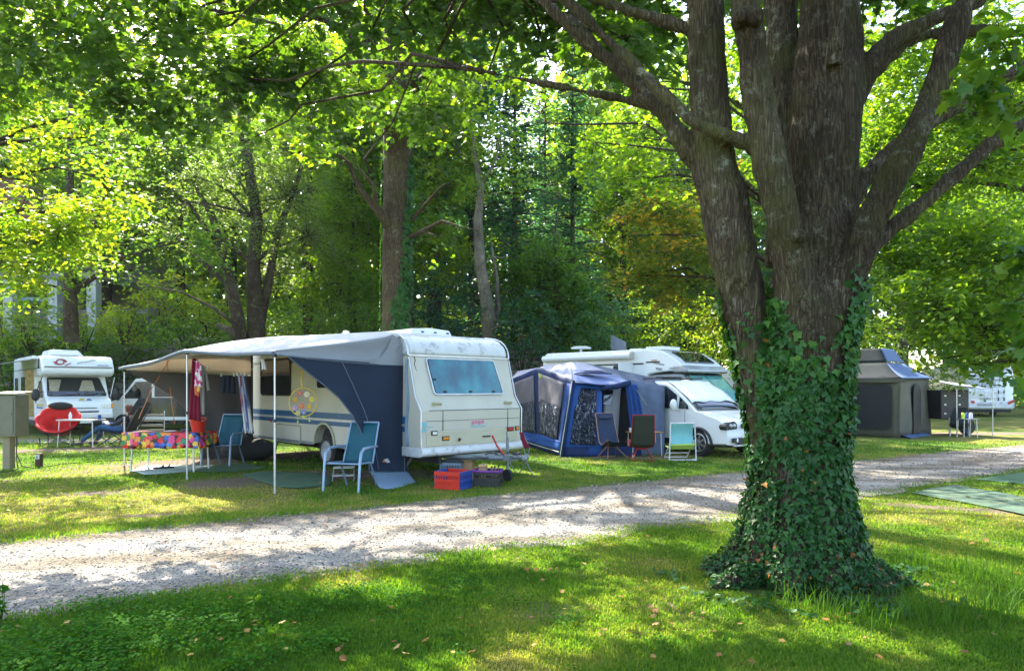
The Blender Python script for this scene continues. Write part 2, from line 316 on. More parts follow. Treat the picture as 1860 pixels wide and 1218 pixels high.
def ground_material():
    m, n, nd, lk, p = nodes_of('lawn')
    tc = N(nd, 'ShaderNodeTexCoord')
    n1 = N(nd, 'ShaderNodeTexNoise'); n1.inputs['Scale'].default_value = 14; n1.inputs['Detail'].default_value = 8; n1.inputs['Roughness'].default_value = .75; lk.new(tc.outputs['Object'], n1.inputs[0])
    g = ramp(nd, [(.3, (.030, .065, .012)), (.5, (.060, .125, .018)), (.7, (.11, .17, .03))]); lk.new(n1.outputs[0], g.inputs[0])
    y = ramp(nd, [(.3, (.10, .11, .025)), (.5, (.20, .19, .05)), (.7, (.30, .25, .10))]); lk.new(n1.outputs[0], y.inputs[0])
    n2 = N(nd, 'ShaderNodeTexNoise'); n2.inputs['Scale'].default_value = 45; n2.inputs['Detail'].default_value = 8; n2.inputs['Roughness'].default_value = .8; lk.new(tc.outputs['Object'], n2.inputs[0])
    d = ramp(nd, [(.3, (.09, .065, .045)), (.5, (.20, .15, .11)), (.68, (.34, .28, .21))]); lk.new(n2.outputs[0], d.inputs[0])
    ya = N(nd, 'ShaderNodeAttribute', attribute_name='yellow'); da = N(nd, 'ShaderNodeAttribute', attribute_name='dirt')
    n3 = N(nd, 'ShaderNodeTexNoise'); n3.inputs['Scale'].default_value = 5; n3.inputs['Detail'].default_value = 6; lk.new(tc.outputs['Object'], n3.inputs[0])
    def jitter(src, lo, hi):
        ma = N(nd, 'ShaderNodeMath', operation='MULTIPLY_ADD'); lk.new(n3.outputs[0], ma.inputs[0]); ma.inputs[1].default_value = .8; lk.new(src, ma.inputs[2])
        mr = N(nd, 'ShaderNodeMapRange'); mr.inputs[1].default_value = lo; mr.inputs[2].default_value = hi; lk.new(ma.outputs[0], mr.inputs[0]); return mr.outputs[0]
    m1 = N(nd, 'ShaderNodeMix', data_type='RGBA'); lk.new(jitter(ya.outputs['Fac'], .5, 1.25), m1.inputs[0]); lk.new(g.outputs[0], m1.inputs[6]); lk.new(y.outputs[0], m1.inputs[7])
    m2 = N(nd, 'ShaderNodeMix', data_type='RGBA'); lk.new(jitter(da.outputs['Fac'], .62, 1.05), m2.inputs[0]); lk.new(m1.outputs[2], m2.inputs[6]); lk.new(d.outputs[0], m2.inputs[7])
    lk.new(m2.outputs[2], p.inputs['Base Color']); p.inputs['Roughness'].default_value = .95; p.inputs['Specular IOR Level'].default_value = .1
    bp = N(nd, 'ShaderNodeBump'); bp.inputs['Strength'].default_value = .9; bp.inputs['Distance'].default_value = .05; lk.new(n2.outputs[0], bp.inputs['Height']); lk.new(bp.outputs[0], p.inputs['Normal'])
    return m
me.materials.append(ground_material())
def gravel_material():
    m, n, nd, lk, p = nodes_of('gravel'); tc = N(nd, 'ShaderNodeTexCoord')
    vo = N(nd, 'ShaderNodeTexVoronoi'); vo.inputs['Scale'].default_value = 34; lk.new(tc.outputs['Object'], vo.inputs['Vector'])
    n1 = N(nd, 'ShaderNodeTexNoise'); n1.inputs['Scale'].default_value = 60; n1.inputs['Detail'].default_value = 8; n1.inputs['Roughness'].default_value = .8; lk.new(tc.outputs['Object'], n1.inputs[0])
    mp = N(nd, 'ShaderNodeMapping'); mp.inputs['Rotation'].default_value = (0, 0, -rad(31.6)); mp.inputs['Scale'].default_value = (.35, 1.2, 1); lk.new(tc.outputs['Object'], mp.inputs[0])
    n2 = N(nd, 'ShaderNodeTexNoise'); n2.inputs['Scale'].default_value = 1.6; n2.inputs['Detail'].default_value = 6; lk.new(mp.outputs[0], n2.inputs[0])
    c = ramp(nd, [(.28, (.14, .13, .12)), (.5, (.34, .32, .30)), (.72, (.52, .50, .47))]); lk.new(n1.outputs[0], c.inputs[0])
    sr = ramp(nd, [(0, (.35, .34, .34)), (.5, (.85, .84, .82)), (1, (1, 1, 1))]); lk.new(vo.outputs['Color'], sr.inputs[0])
    mm = N(nd, 'ShaderNodeMix', data_type='RGBA', blend_type='MULTIPLY'); mm.inputs[0].default_value = .75; lk.new(c.outputs[0], mm.inputs[6]); lk.new(sr.outputs[0], mm.inputs[7])
    wr = ramp(nd, [(.36, (.55, .51, .44)), (.60, (1, 1, 1))]); lk.new(n2.outputs[0], wr.inputs[0])
    m3 = N(nd, 'ShaderNodeMix', data_type='RGBA', blend_type='MULTIPLY'); m3.inputs[0].default_value = 1; lk.new(mm.outputs[2], m3.inputs[6]); lk.new(wr.outputs[0], m3.inputs[7])
    ac = N(nd, 'ShaderNodeAttribute', attribute_name='across'); ja = N(nd, 'ShaderNodeMath', operation='MULTIPLY_ADD'); lk.new(n2.outputs[0], ja.inputs[0]); ja.inputs[1].default_value = .22; lk.new(ac.outputs['Fac'], ja.inputs[2])
    rr_ = ramp(nd, [(.10, (.80, .76, .70)), (.24, (1.0, .99, .97)), (.40, (1.2, 1.19, 1.17)), (.52, (.90, .87, .81)), (.64, (.86, .83, .77)), (.78, (1.2, 1.19, 1.17)), (.92, (1.0, .98, .96)), (1.08, (.78, .73, .66))]); lk.new(ja.outputs[0], rr_.inputs[0])
    m5 = N(nd, 'ShaderNodeMix', data_type='RGBA', blend_type='MULTIPLY'); m5.inputs[0].default_value = 1; lk.new(m3.outputs[2], m5.inputs[6]); lk.new(rr_.outputs[0], m5.inputs[7])
    lk.new(m5.outputs[2], p.inputs['Base Color']); p.inputs['Roughness'].default_value = .95; p.inputs['Specular IOR Level'].default_value = .1
    bp = N(nd, 'ShaderNodeBump'); bp.inputs['Strength'].default_value = 1; bp.inputs['Distance'].default_value = .02; lk.new(vo.outputs['Distance'], bp.inputs['Height']); lk.new(bp.outputs[0], p.inputs['Normal'])
    return m
M['gravel'] = gravel_material()
def lane(name, A0, A1, B0, B1, ext0, ext1, z, n=520, jit=.17):
    A0, A1, B0, B1 = [np.array(p[:2]) for p in (A0, A1, B0, B1)]; t = np.linspace(-ext0, 1 + ext1, n)
    a = A0[None] + (A1 - A0)[None] * t[:, None]; ld_ = (A1 - A0) / np.linalg.norm(A1 - A0); nrm = np.array([-ld_[1], ld_[0]]); bd = B1 - B0; wd_ = ((B0 - a) @ np.array([-bd[1], bd[0]])) / (nrm @ np.array([-bd[1], bd[0]])); b = a + nrm[None] * wd_[:, None]
    q = np.c_[a, np.zeros(n)]
    bow = .35 * np.sin(t * PI) if name == 'lane' else 0 * t
    a = a + nrm * (fbm(q * 2.2, 3) * jit - bow * .6)[:, None]; b = b + nrm * (fbm(q * 2.2 + 9, 3) * jit - bow * .2)[:, None]
    P = []
    for i in range(n): P.append([(a[i][0] * (1 - k / 8) + b[i][0] * k / 8, a[i][1] * (1 - k / 8) + b[i][1] * k / 8, z) for k in range(9)])
    m_ = MB().grid(P); o_ = m_.build(name, M['gravel'], fix=True); at = o_.data.attributes.new('across', 'FLOAT', 'POINT'); at.data.foreach_set('value', [k / 8 for _ in range(n) for k in range(9)]); return o_, a, b
road, ra, rb = lane('lane', RN0, RN1, RF0, RF1, .45, 1.6, .004)
road['kind'] = 'structure'
path, _, _ = lane('path', G(-420, 805), G(460, 803), G(-420, 798), G(460, 797), .3, .0, .004, 120, .06); path['kind'] = 'structure'
def on_road(P, pad=0.0):
    dn, df = inpoly_dist(P, RN0, RN1), inpoly_dist(P, RF0, RF1)
    return (dn > -pad + .05) & (df < pad)
# ---- hillside behind the stone wall on the left
def hill_z(x, y):
    ed = np.clip((12 - x) / 12, 0, 1); ed = ed * ed * (3 - 2 * ed)
    return (3.5 + 5.5 * np.clip((y - 31) / 28, 0, 1.4)) * ed - .3
hx, hy = np.linspace(-90, 14, 90), np.linspace(31.2, 120, 50)
hm = MB().grid([[(x, y, float(hill_z(x, y))) for y in hy] for x in hx])
M['hill'] = mat('undergrowth_soil', (.045, .06, .02), .95, var=.5, scale=2, bump=.6, bscale=8)
hs = hm.build('hillside', M['hill'], smooth=60); hs['kind'] = 'structure'
def wall_material():
    m, n, nd, lk, p = nodes_of('field_stone'); tc = N(nd, 'ShaderNodeTexCoord')
    mp = N(nd, 'ShaderNodeMapping'); mp.inputs['Scale'].default_value = (1, 1, 1.7); lk.new(tc.outputs['Object'], mp.inputs[0])
    vo = N(nd, 'ShaderNodeTexVoronoi', feature='DISTANCE_TO_EDGE'); vo.inputs['Scale'].default_value = 2.2; lk.new(mp.outputs[0], vo.inputs['Vector'])
    vc = N(nd, 'ShaderNodeTexVoronoi'); vc.inputs['Scale'].default_value = 2.2; lk.new(mp.outputs[0], vc.inputs['Vector'])
    c = ramp(nd, [(0, (.10, .085, .075)), (.5, (.20, .17, .15)), (1, (.30, .26, .23))]); lk.new(vc.outputs['Color'], c.inputs[0])
    j = ramp(nd, [(0, (.15, .15, .15)), (.07, (1, 1, 1))]); lk.new(vo.outputs[0], j.inputs[0])
    mm = N(nd, 'ShaderNodeMix', data_type='RGBA', blend_type='MULTIPLY'); mm.inputs[0].default_value = 1; lk.new(c.outputs[0], mm.inputs[6]); lk.new(j.outputs[0], mm.inputs[7])
    lk.new(mm.outputs[2], p.inputs['Base Color']); p.inputs['Roughness'].default_value = .9
    bp = N(nd, 'ShaderNodeBump'); bp.inputs['Strength'].default_value = 1; bp.inputs['Distance'].default_value = .08; lk.new(j.outputs[0], bp.inputs['Height']); lk.new(bp.outputs[0], p.inputs['Normal'])
    return m
wm = MB(); P = []
for x in np.linspace(-60, 2, 120):
    zt = 3.55 + .12 * math.sin(x * .9) + .1 * math.sin(x * 2.7); yy = 30.6 + .12 * math.sin(x * 1.3)
    P.append([(x, yy, -.1), (x, yy + .1, 1.2), (x, yy + .18, 2.5), (x, yy + .3, zt), (x, yy + .95, zt), (x, yy + 1.0, -.1)])
wm.grid(P)
stone_wall = wm.build('retaining_wall', wall_material(), smooth=50)
tag(stone_wall, 'old rough stone retaining wall overgrown with greenery behind the campers', 'wall')

# ------------------------------------------------------------------ trees
SL = np.array([TO_SUN.x / TO_SUN.z, TO_SUN.y / TO_SUN.z])
# patches of ground the photograph shows in the sun: the crowns are thin along their rays (x, y, rx, ry, chance that a spray is missing)
SUNNY = [(-6.6, 9.3, 2.3, 1.1, .9), (-10.5, 14.0, 1.5, .8, .8), (2.6, 13.8, 2.8, 1.2, .97), (5.2, 8.0, 2.2, 1.9, .95), (6.6, 6.2, 1.8, 1.2, .95), (3.9, 5.6, 1.2, .7, .95), (-.3, 7.3, 1.4, .8, .95), (3.2, 10.2, 1.8, 1.0, .97), (9.5, 14.5, 4.2, 1.7, .95),
         (19, 30, 9, 5, .95), (-3.4, 7.0, 1.5, .55, .95), (-4.5, 6.0, .9, .5, .9), (1.2, 5.2, .8, .35, .96), (.9, 4.3, .7, .25, .95), (-.9, 5.3, .6, .25, .9), (-8, 17.4, 3, 1.2, .9), (-1.5, 8.6, 1.1, .5, .85), (3.0, 4.2, .9, .3, .95), (-.2, 3.95, .5, .2, .9), (1.9, 4.6, .5, .3, .95), (.3, 6.2, .7, .3, .9), (-2.2, 4.5, .5, .2, .85), (2.4, 6.9, .8, .4, .9),
         (-.2, 13.4, 1.6, 1.6, .85), (5.0, 16.5, 1.6, 1.3, .9), (-12, 20, 3, 2, .85), (1.6, 9.3, 1.3, .5, .9), (2.4, 17.5, 1.8, 1.6, .9), (7.5, 9.5, 1.8, 1.0, .95), (12, 20, 3, 2, .8), (-16, 26, 3, 3, .9), (-3, 17, 3, 1.5, .7)]
def shine(P):                                         # chance that a spray at P is missing
    g = P[:, :2] - P[:, 2:3] * SL[None]; r = np.zeros(len(P))
    for x, y, rx, ry, p in SUNNY:
        d = ((g[:, 0] - x) / (rx * 1.2 + .12)) ** 2 + ((g[:, 1] - y) / (ry * 1.2 + .12)) ** 2
        r = np.maximum(r, np.where(d < 1, p, 0))
    return r
def clusters(blobs, prune=True, shell=.45):
    C, O, B = [], [], []
    for k, (c, r, n) in enumerate(blobs):
        r = np.array(r if hasattr(r, '__len__') else (r, r, r * .8), float)
        d = rng.normal(size=(n, 3)); d /= np.linalg.norm(d, axis=1, keepdims=True)
        q = d * (rng.random((n, 1)) ** shell) * r
        q = q * (1 + .35 * fbm(d * 1.9 + k * 5.1, 2)[:, None])
        C.append(np.array(c)[None] + q); O.append(d); B.append(np.full(n, k))
    C, O, B = map(np.concatenate, (C, O, B))
    if prune:
        keep = (rng.random(len(C)) > shine(C)) | (C[:, 2] < 2.2); C, O, B = C[keep], O[keep], B[keep]
    keep = C[:, 2] > .15
    return C[keep], O[keep], B[keep]
def sprays(L, C, O, m, cr, size, tpl, tbase=.45, tvar=.25, droop=.35, up=.8, sv=.3, cv=.18):
    n = len(C)
    if n == 0: return
    cd = O * .55 + np.array([0, 0, .75]) + rng.normal(size=(n, 3)) * .35
    X, Y, Z = frames(cd, rng.random(n) * 2 * PI)
    a = rng.random((n, m)) * 2 * PI; rr = np.sqrt(rng.random((n, m))) * cr * (.7 + .6 * rng.random((n, 1)))
    u, v = rr * np.cos(a), rr * np.sin(a)
    P = C[:, None] + u[..., None] * X[:, None] + v[..., None] * Y[:, None] + (rng.normal(size=(n, m)) * cr * .16)[..., None] * Z[:, None]
    P[..., 2] -= droop * rr ** 2 / max(cr, .01)
    outw = (u[..., None] * X[:, None] + v[..., None] * Y[:, None]) / np.maximum(rr, 1e-4)[..., None]
    nr = np.array([0, 0, up]) + outw * .45 + Z[:, None] * .3 + rng.normal(size=(n, m, 3)) * .42
    tint = np.clip(tbase + (rng.random((n, 1)) - .5) * 2 * cv + rng.normal(size=(n, m)) * tvar * .5, 0, 1)
    sz = size * (1 + sv * (rng.random((n, m)) * 2 - 1))
    L.add(tpl, P.reshape(-1, 3), nr.reshape(-1, 3), rng.random(n * m) * 2 * PI, sz.ravel(), tint.ravel())
def wig(a, b, k=4, amp=.12, sag=0.0):
    a, b = Vector(a), Vector(b); L_ = (b - a).length; pts = []
    for i in range(k + 1):
        t = i / k; p = a.lerp(b, t); s = math.sin(t * PI) * amp * L_
        pts.append(p + Vector((random.uniform(-1, 1) * s, random.uniform(-1, 1) * s, random.uniform(-.6, .6) * s + math.sin(t * PI) * sag * L_)))
    return pts
def limb_to(mb, P0, r0, C, r1=.02, n=7, sag=.12): mb.tube(wig(P0, C, 5, .07, sag), np.linspace(r0, r1, 6), n)
def twigs(mb, C, B, blobs, r0=.012, every=2, inner=.25):
    for i in range(0, len(C), every):
        c = Vector(blobs[B[i]][0]); e = Vector(C[i]); s = c.lerp(e, inner * random.random())
        mb.tube(wig(s, e, 3, .08, .05), [r0, r0 * .8, r0 * .6, r0 * .35], 3, cap=False)
def tree(name, label, base, trunk, blobs, leafmat, barkmat, m=16, cr=.5, size=.13, tpl=KITE, tbase=.45, limbs=(), group=None, twig_every=3, prune=True, shell=.45, twig_r=.012, cat='tree', auto=True, cv=.18, up=.8, limb_r=.4, droop=.35):
    root = thing(name, label, cat, base, 0, group); mb = MB(); b = Vector(base)
    for pts, rr in [trunk] + list(limbs): mb.tube(pts, rr, 12 if rr[0] > .1 else 7)
    tp, tr = trunk
    if auto:
        for c, r, n in blobs:
            c = Vector(c); below = [(i, p) for i, p in enumerate(map(Vector, tp)) if p.z < c.z + .3 or i == 0]
            i, p = min(below, key=lambda q: (q[1] - c).length + abs(q[1].z - (c.z - .35 * (Vector((c.x, c.y, 0)) - Vector((q[1].x, q[1].y, 0))).length)) * .8)
            limb_to(mb, p, max(.02, min(tr[i] * limb_r, .03 * (c - p).length + .02)), c, .012)
    C, O, B = clusters(blobs, prune, shell)
    if twig_every: twigs(mb, C, B, blobs, twig_r, twig_every)
    V = np.array(mb.v); V += np.c_[fbm(V * 3.1, 2), fbm(V * 3.1 + 7, 2), fbm(V * 3.1 + 13, 2)] * .02 * (1 if tr[0] > .15 else .3)
    mb.v = [tuple(q) for q in (V - np.array(b))]
    mb.build('trunk', barkmat, root, smooth=180, fix=False)
    L = Leaves(); sprays(L, C, O, m, cr, size, tpl, tbase, cv=cv, up=up, droop=droop); L.build('crown', leafmat, root, origin=tuple(b))
    return root
def shrub(name, label, c, r, n, leafmat, size=.10, m=14, cr=.28, tpl=KITE, tbase=.5, group=None, cat='shrub', stems=5):
    c = Vector(c); base = Vector((c.x, c.y, c.z - r[2])); root = thing(name, label, cat, base, 0, group); mb = MB()
    blobs = [(tuple(c), r, n)]; C, O, B = clusters(blobs, False, .4)
    for k in range(stems):
        mb = MB(); e = Vector((random.uniform(-.6, .6) * r[0], random.uniform(-.6, .6) * r[1], r[2] * random.uniform(1.0, 1.7)))
        mb.tube(wig(Vector((e.x * .15, e.y * .15, -.1)), e, 4, .08), [.04, .03, .024, .016, .008], 5)
        mb.build('stem', M['bark_far'], root, smooth=180, fix=False)
    L = Leaves(); sprays(L, C, O, m, cr, size, tpl, tbase); L.build('foliage', leafmat, root, origin=tuple(base)); return root

# ---- the big multi-stemmed maple in front
TY = 5.75                                              # depth of its middle
def T(px, py, dy=0.0): return W(px, py, TY + dy)
bt = MB()
def stem(pts, n=20): k_ = .93 if pts[0][3] > 100 else .80; bt.tube([T(x, y, d) for x, y, d, r in pts], [r * (k_ if r > 14 else .9) * TY / F for x, y, d, r in pts], n)
stem([(1452, 1100, 0, 126), (1452, 1060, 0, 108), (1453, 1000, 0, 92), (1454, 920, 0, 84), (1455, 830, 0, 80), (1458, 740, 0, 82), (1462, 660, 0, 84), (1467, 600, .0, 82), (1476, 540, .05, 82), (1484, 470, .12, 78),
      (1488, 400, .18, 74), (1492, 300, .2, 68), (1500, 200, .2, 66), (1506, 100, .2, 63), (1508, 0, .2, 56), (1510, -160, .2, 50), (1500, -420, .3, 40), (1490, -800, .5, 24), (1480, -1150, .5, 8)])
for ang, ln in ((200, .80), (238, .58), (278, .5), (318, .66), (345, .82), (15, .62), (60, .55), (110, .6), (160, .7)):   # root flare
    a = rad(ang); d = Vector((math.cos(a), math.sin(a), 0)); b0 = Vector(((1452 - CX) / F * TY, TY, 0))
    bt.tube([b0 + d * .24 + Vector((0, 0, .75)), b0 + d * .33 + Vector((0, 0, .32)), b0 + d * .46 + Vector((0, 0, .10)), b0 + d * ln + Vector((0, 0, -.02)), b0 + d * (ln + .25) + Vector((0, 0, -.12))], [.14, .16, .14, .09, .04], 10)
stem([(1400, 860, .05, 40), (1388, 740, .05, 38), (1368, 640, .05, 44), (1352, 560, .03, 50), (1336, 480, .0, 51), (1318, 390, -.02, 51), (1300, 310, -.02, 50), (1291, 240, 0, 47), (1286, 150, 0, 43), (1282, 60, 0, 39), (1279, -20, 0, 36), (1268, -250, 0, 32), (1240, -560, 0, 22), (1200, -900, 0, 9)])
stem([(1440, 640, -.12, 50), (1446, 560, -.22, 47), (1440, 480, -.30, 41), (1424, 410, -.34, 36), (1404, 330, -.34, 32), (1388, 240, -.33, 31), (1374, 150, -.32, 30), (1364, 70, -.3, 30), (1354, 0, -.3, 27), (1335, -120, -.3, 24), (1290, -400, -.2, 16), (1230, -700, 0, 6)])
stem([(1420, 480, .3, 34), (1424, 330, .42, 38), (1424, 180, .5, 42), (1420, 60, .55, 42), (1415, -100, .6, 36), (1400, -500, .9, 18)])
stem([(1490, 640, -.08, 50), (1520, 560, -.16, 45), (1543, 490, -.22, 38), (1566, 430, -.26, 33), (1596, 370, -.26, 31), (1634, 300, -.25, 30), (1668, 230, -.22, 28), (1698, 160, -.2, 26), (1722, 90, -.2, 24), (1746, 20, -.2, 20), (1790, -90, -.2, 17), (1850, -260, -.3, 12), (1900, -500, -.4, 5)])
stem([(1530, 520, .15, 30), (1566, 462, .18, 24), (1620, 414, .22, 20), (1680, 368, .25, 18), (1740, 314, .28, 17), (1800, 262, .3, 14), (1866, 224, .3, 12), (1990, 150, .3, 9), (2150, 100, .3, 5)], 12)
stem([(1520, 400, .35, 26), (1570, 320, .45, 22), (1630, 262, .5, 20), (1700, 214, .55, 18), (1780, 172, .6, 15), (1860, 120, .65, 12), (1980, 40, .7, 8)], 12)
stem([(1540, 190, .15, 30), (1585, 110, .1, 24), (1630, 66, .1, 17), (1700, 32, .1, 14), (1780, 4, .1, 11), (1900, -60, .1, 7)], 12)
stem([(1560, 150, .2, 20), (1640, 72, .3, 12), (1720, 60, .4, 9), (1800, 55, .5, 6)], 10)
stem([(1512, 120, -.12, 22), (1520, 50, -.2, 17), (1524, -30, -.22, 15), (1530, -300, -.3, 8)], 10)
stem([(1290, 300, .05, 34), (1248, 272, .08, 25), (1210, 214, .12, 21), (1172, 174, .2, 19), (1130, 128, .3, 17), (1085, 92, .4, 14), (1040, 50, .5, 12), (990, 5, .6, 9), (900, -80, .8, 5)], 12)
stem([(1180, 190, .2, 14), (1120, 178, .3, 10), (1060, 166, .4, 9), (990, 152, .5, 7.5), (920, 138, .6, 6), (850, 124, .7, 4.5), (760, 118, .9, 3)], 10)
stem([(1400, 270, -.2, 26), (1345, 258, -.25, 19), (1300, 240, -.3, 16), (1262, 222, -.28, 15), (1214, 184, -.2, 14), (1170, 136, -.1, 12), (1120, 90, 0, 10), (1060, 30, .1, 8), (960, -60, .3, 5)], 12)
stem([(1280, 60, 0, 20), (1220, 44, .1, 12), (1150, 22, .2, 9), (1060, -10, .4, 6)], 10)
stem([(1358, 40, -.32, 26), (1372, 32, -.46, 13), (1376, 30, -.52, 12)], 12)      # sawn-off stubs
stem([(1350, 40, -.3, 24), (1344, 30, -.48, 9)], 10)
stem([(1448, 440, -.42, 20), (1452, 424, -.50, 17), (1454, 415, -.53, 10)], 10)
tmp = bt.build('tmp', M['bark'], None, fix=False)
md = tmp.modifiers.new('r', 'REMESH'); md.mode = 'VOXEL'; md.voxel_size = .0155; md.adaptivity = 0
sm = tmp.modifiers.new('s', 'SMOOTH'); sm.factor = .6; sm.iterations = 9
dg = bpy.context.evaluated_depsgraph_get(); tme = bpy.data.meshes.new_from_object(tmp.evaluated_get(dg)); bpy.data.objects.remove(tmp)
nv = len(tme.vertices); co = np.empty(nv * 3, np.float32); tme.vertices.foreach_get('co', co); co = co.reshape(-1, 3).astype(float)
nn = np.empty(nv * 3, np.float32); tme.vertices.foreach_get('normal', nn); nn = nn.reshape(-1, 3).astype(float)
tcx = (1452 - CX) / F * TY
lump = fbm(co * 1.8, 2) * .022 + fbm(co * 5, 2) * .008
wob = np.c_[fbm(co * 3, 2), fbm(co * 3 + 5, 2), np.zeros(nv)] * .06
q = (co + wob) * np.array([15, 15, 2.6]); ridge = 1 - np.abs(vnoise(q)) * 2.2
q2 = (co + wob) * np.array([31, 31, 6.5]); ridge2 = 1 - np.abs(vnoise(q2 + 40)) * 2
co2 = co + nn * (lump * 1.3 + (ridge - .4) * .013 * (.6 + .8 * vnoise(co * 2.1) ** 2 * 2) + ridge2 * .005)[:, None]
BIG_CO, BIG_N = co2.copy(), nn
big = thing('maple_tree', 'massive multi-stemmed maple with ivy at its foot beside the gravel lane', 'tree', (tcx, TY, 0))
tme.vertices.foreach_set('co', (co2 - np.array([tcx, TY, 0])).astype(np.float32).ravel()); tme.update()
tme.materials.clear(); tme.materials.append(M['bark']); tme.polygons.foreach_set('use_smooth', [True] * len(tme.polygons))
tk = bpy.data.objects.new('trunk', tme); COL.objects.link(tk); tk.parent = big; tme.name = 'trunk'
print('big trunk verts', nv)
def Bp(px, py, Y, rpx, k=1.0, flat=.75):               # an ellipsoid of foliage round the point seen at (px, py), depth Y
    r = rpx * Y / F; return (tuple(W(px, py, Y)), (r, r, r * flat), max(5, int(k * 62 * r * r)))
near = [Bp(330, 70, 9.0, 200), Bp(560, 40, 9.5, 190), Bp(130, 40, 9.5, 170, .8), Bp(780, 50, 9, 170), Bp(980, 20, 8.5, 170), Bp(1160, 30, 8, 130, 1.0), Bp(520, 190, 10, 120, .9), Bp(650, 150, 10.5, 120, 1.0),
        Bp(300, 190, 10, 110, .8), Bp(880, 150, 9.5, 110, .7), Bp(1130, 70, 6.6, 85, .9), Bp(660, 290, 11, 60, .5), Bp(440, 260, 11, 70, .5), Bp(760, 190, 10.5, 90, .8), Bp(1000, 110, 8.8, 90, .7),
        Bp(1640, 10, 8.5, 120, .6), Bp(1500, -60, 8.5, 160, .7), Bp(20, 90, 10, 120, .6), Bp(720, 30, 10, 200, .7), Bp(900, 60, 10, 150, .6), Bp(1380, -50, 8, 130, .6), Bp(100, 150, 11, 90, .6), Bp(210, 110, 10, 100, .7), Bp(430, 120, 9, 120, .6)]
C, O, B = clusters(near, True, .5); tb = MB(); L = Leaves(); sprays(L, C, O, 24, .30, .108, MAPLE, .26, cv=.24, droop=.5)
hubs = [T(1040, 50, .5), T(990, 5, .6), T(900, -80, .8), T(850, 124, .7), T(1060, 30, .1), T(960, -60, .3), T(1268, -250, 0), T(1240, -560), T(1850, -260, -.3), T(1150, 22, .2)]
for c, r, n in near:
    h = min(hubs, key=lambda p: (p - Vector(c)).length); limb_to(tb, h, .022, c, .012, 7, .06)
twigs(tb, C, B, near, .008, 2)
closer = [Bp(1815, 70, 4.5, 90, 1.6), Bp(1850, 190, 4.7, 70, 1.2), Bp(1790, 150, 4.6, 50, 1.2), Bp(1850, 545, 4.8, 50, 1.6), Bp(1862, 625, 4.8, 36, 1.5), Bp(1858, 460, 4.9, 26, 1.5)]
C2, O2, B2 = clusters(closer, False, .5); sprays(L, C2, O2, 9, .16, .105, MAPLE, .45, cv=.25, droop=.8, up=.5)
for c, r, n in closer: limb_to(tb, T(2150, 100, .3) if c[2] > 3 else W(2080, 360, 5), .015, c, .005, 6, .05)
twigs(tb, C2, B2, closer, .004, 1)
# the crown above the frame: it only shows as shade
over = []
for k in range(46):
    a = random.uniform(0, 2 * PI); rr = 6.2 * math.sqrt(random.random()); z = random.uniform(6.5, 12.5)
    over.append(((tcx + math.cos(a) * rr - .8, TY + math.sin(a) * rr + .8, z), (1.5, 1.5, 1.0), 22))
C3, O3, B3 = clusters(over, True, .5)
vis = (C3[:, 2] - H) / np.maximum(C3[:, 1], .1) * F < 660; C3, O3 = C3[~vis | (C3[:, 1] < 0)], O3[~vis | (C3[:, 1] < 0)]
sprays(L, C3, O3, 12, .42, .21, KITE, .4)
for k in range(26):
    c = Vector(over[k][0]); limb_to(tb, T(random.choice((1510, 1268, 1415)), -300), .05, c, .015, 6)
tb.v = [(x - tcx, y - TY, z) for x, y, z in tb.v]; tb.build('branch', M['bark_far'], big, smooth=180, fix=False)
L.build('crown', M['leaf_near'], big, origin=(tcx, TY, 0))

# ---- ivy on it
tri = rng.integers(0, nv, 300000); p = BIG_CO[tri]; nrm = BIG_N[tri]
pxs = p[:, 0] / p[:, 1] * F + CX; ang = np.arctan2(p[:, 1] - TY, p[:, 0] - tcx); z = p[:, 2]
top = 1.90 + .28 * vnoise(np.c_[ang * 2.2, ang * 0, ang * 0 + 2]) + .2 * vnoise(np.c_[ang * 7, ang * 0, ang * 0 + 9])
pyy = HY - (z - H) / p[:, 1] * F
line_l = np.interp(pyy, [520, 620, 720, 830, 1000], [1400, 1366, 1352, 1342, 1300])
dens = np.clip((top + .35 - z) / .35, 0, 1)
dens = np.where(np.abs(pxs - 1416 + (pyy - 600) * .05) < 16 + 10 * vnoise(p * 9), np.maximum(dens, (pyy > 545) * .75), dens)       # a strand climbing in the fork
dens = np.where((np.abs(pxs - 1355) < 13) & (pyy > 540) & (pyy < 760), np.maximum(dens, .35), dens)
dens = np.where((pxs > 1538) & (pyy > 500) & (pyy < 700), np.maximum(dens, .28), dens)
dens = np.where((np.abs(pxs - 1350 - 8 * vnoise(p * 3)) < 30) & (pyy < 800) & (p[:, 1] < TY + .1), dens * .12, dens)             # bare bark of the left stem
dens = np.where((np.abs(pxs - 1497) < 26 - (pyy - 560) * .12) & (pyy < 670), dens * .15, dens)
hole = vnoise(p * np.array([5, 5, 3.4]) + 31)
dens = np.where(hole > .78, dens * .1, dens); dens = np.where((z < .55) & (hole > .2) & (pxs < 1400), dens * .35, dens)
keep = (rng.random(len(p)) < dens * .30) & (z > .02) & (z < 3.4) & (np.hypot(p[:, 0] - tcx, p[:, 1] - TY) < 1.5)
p, nrm, hole = p[keep], nrm[keep], hole[keep]; k = len(p); print('ivy leaves', k)
L = Leaves(); P_ = p + nrm * (rng.random((k, 1)) ** 1.3 * .045 + .010)
nr = nrm * 1.0 + np.array([0, 0, .35]) + rng.normal(size=(k, 3)) * .42; sz = (.026 + .058 * rng.random(k) ** 1.6) * np.clip(.65 + p[:, 2] * .3, .6, 1.15)
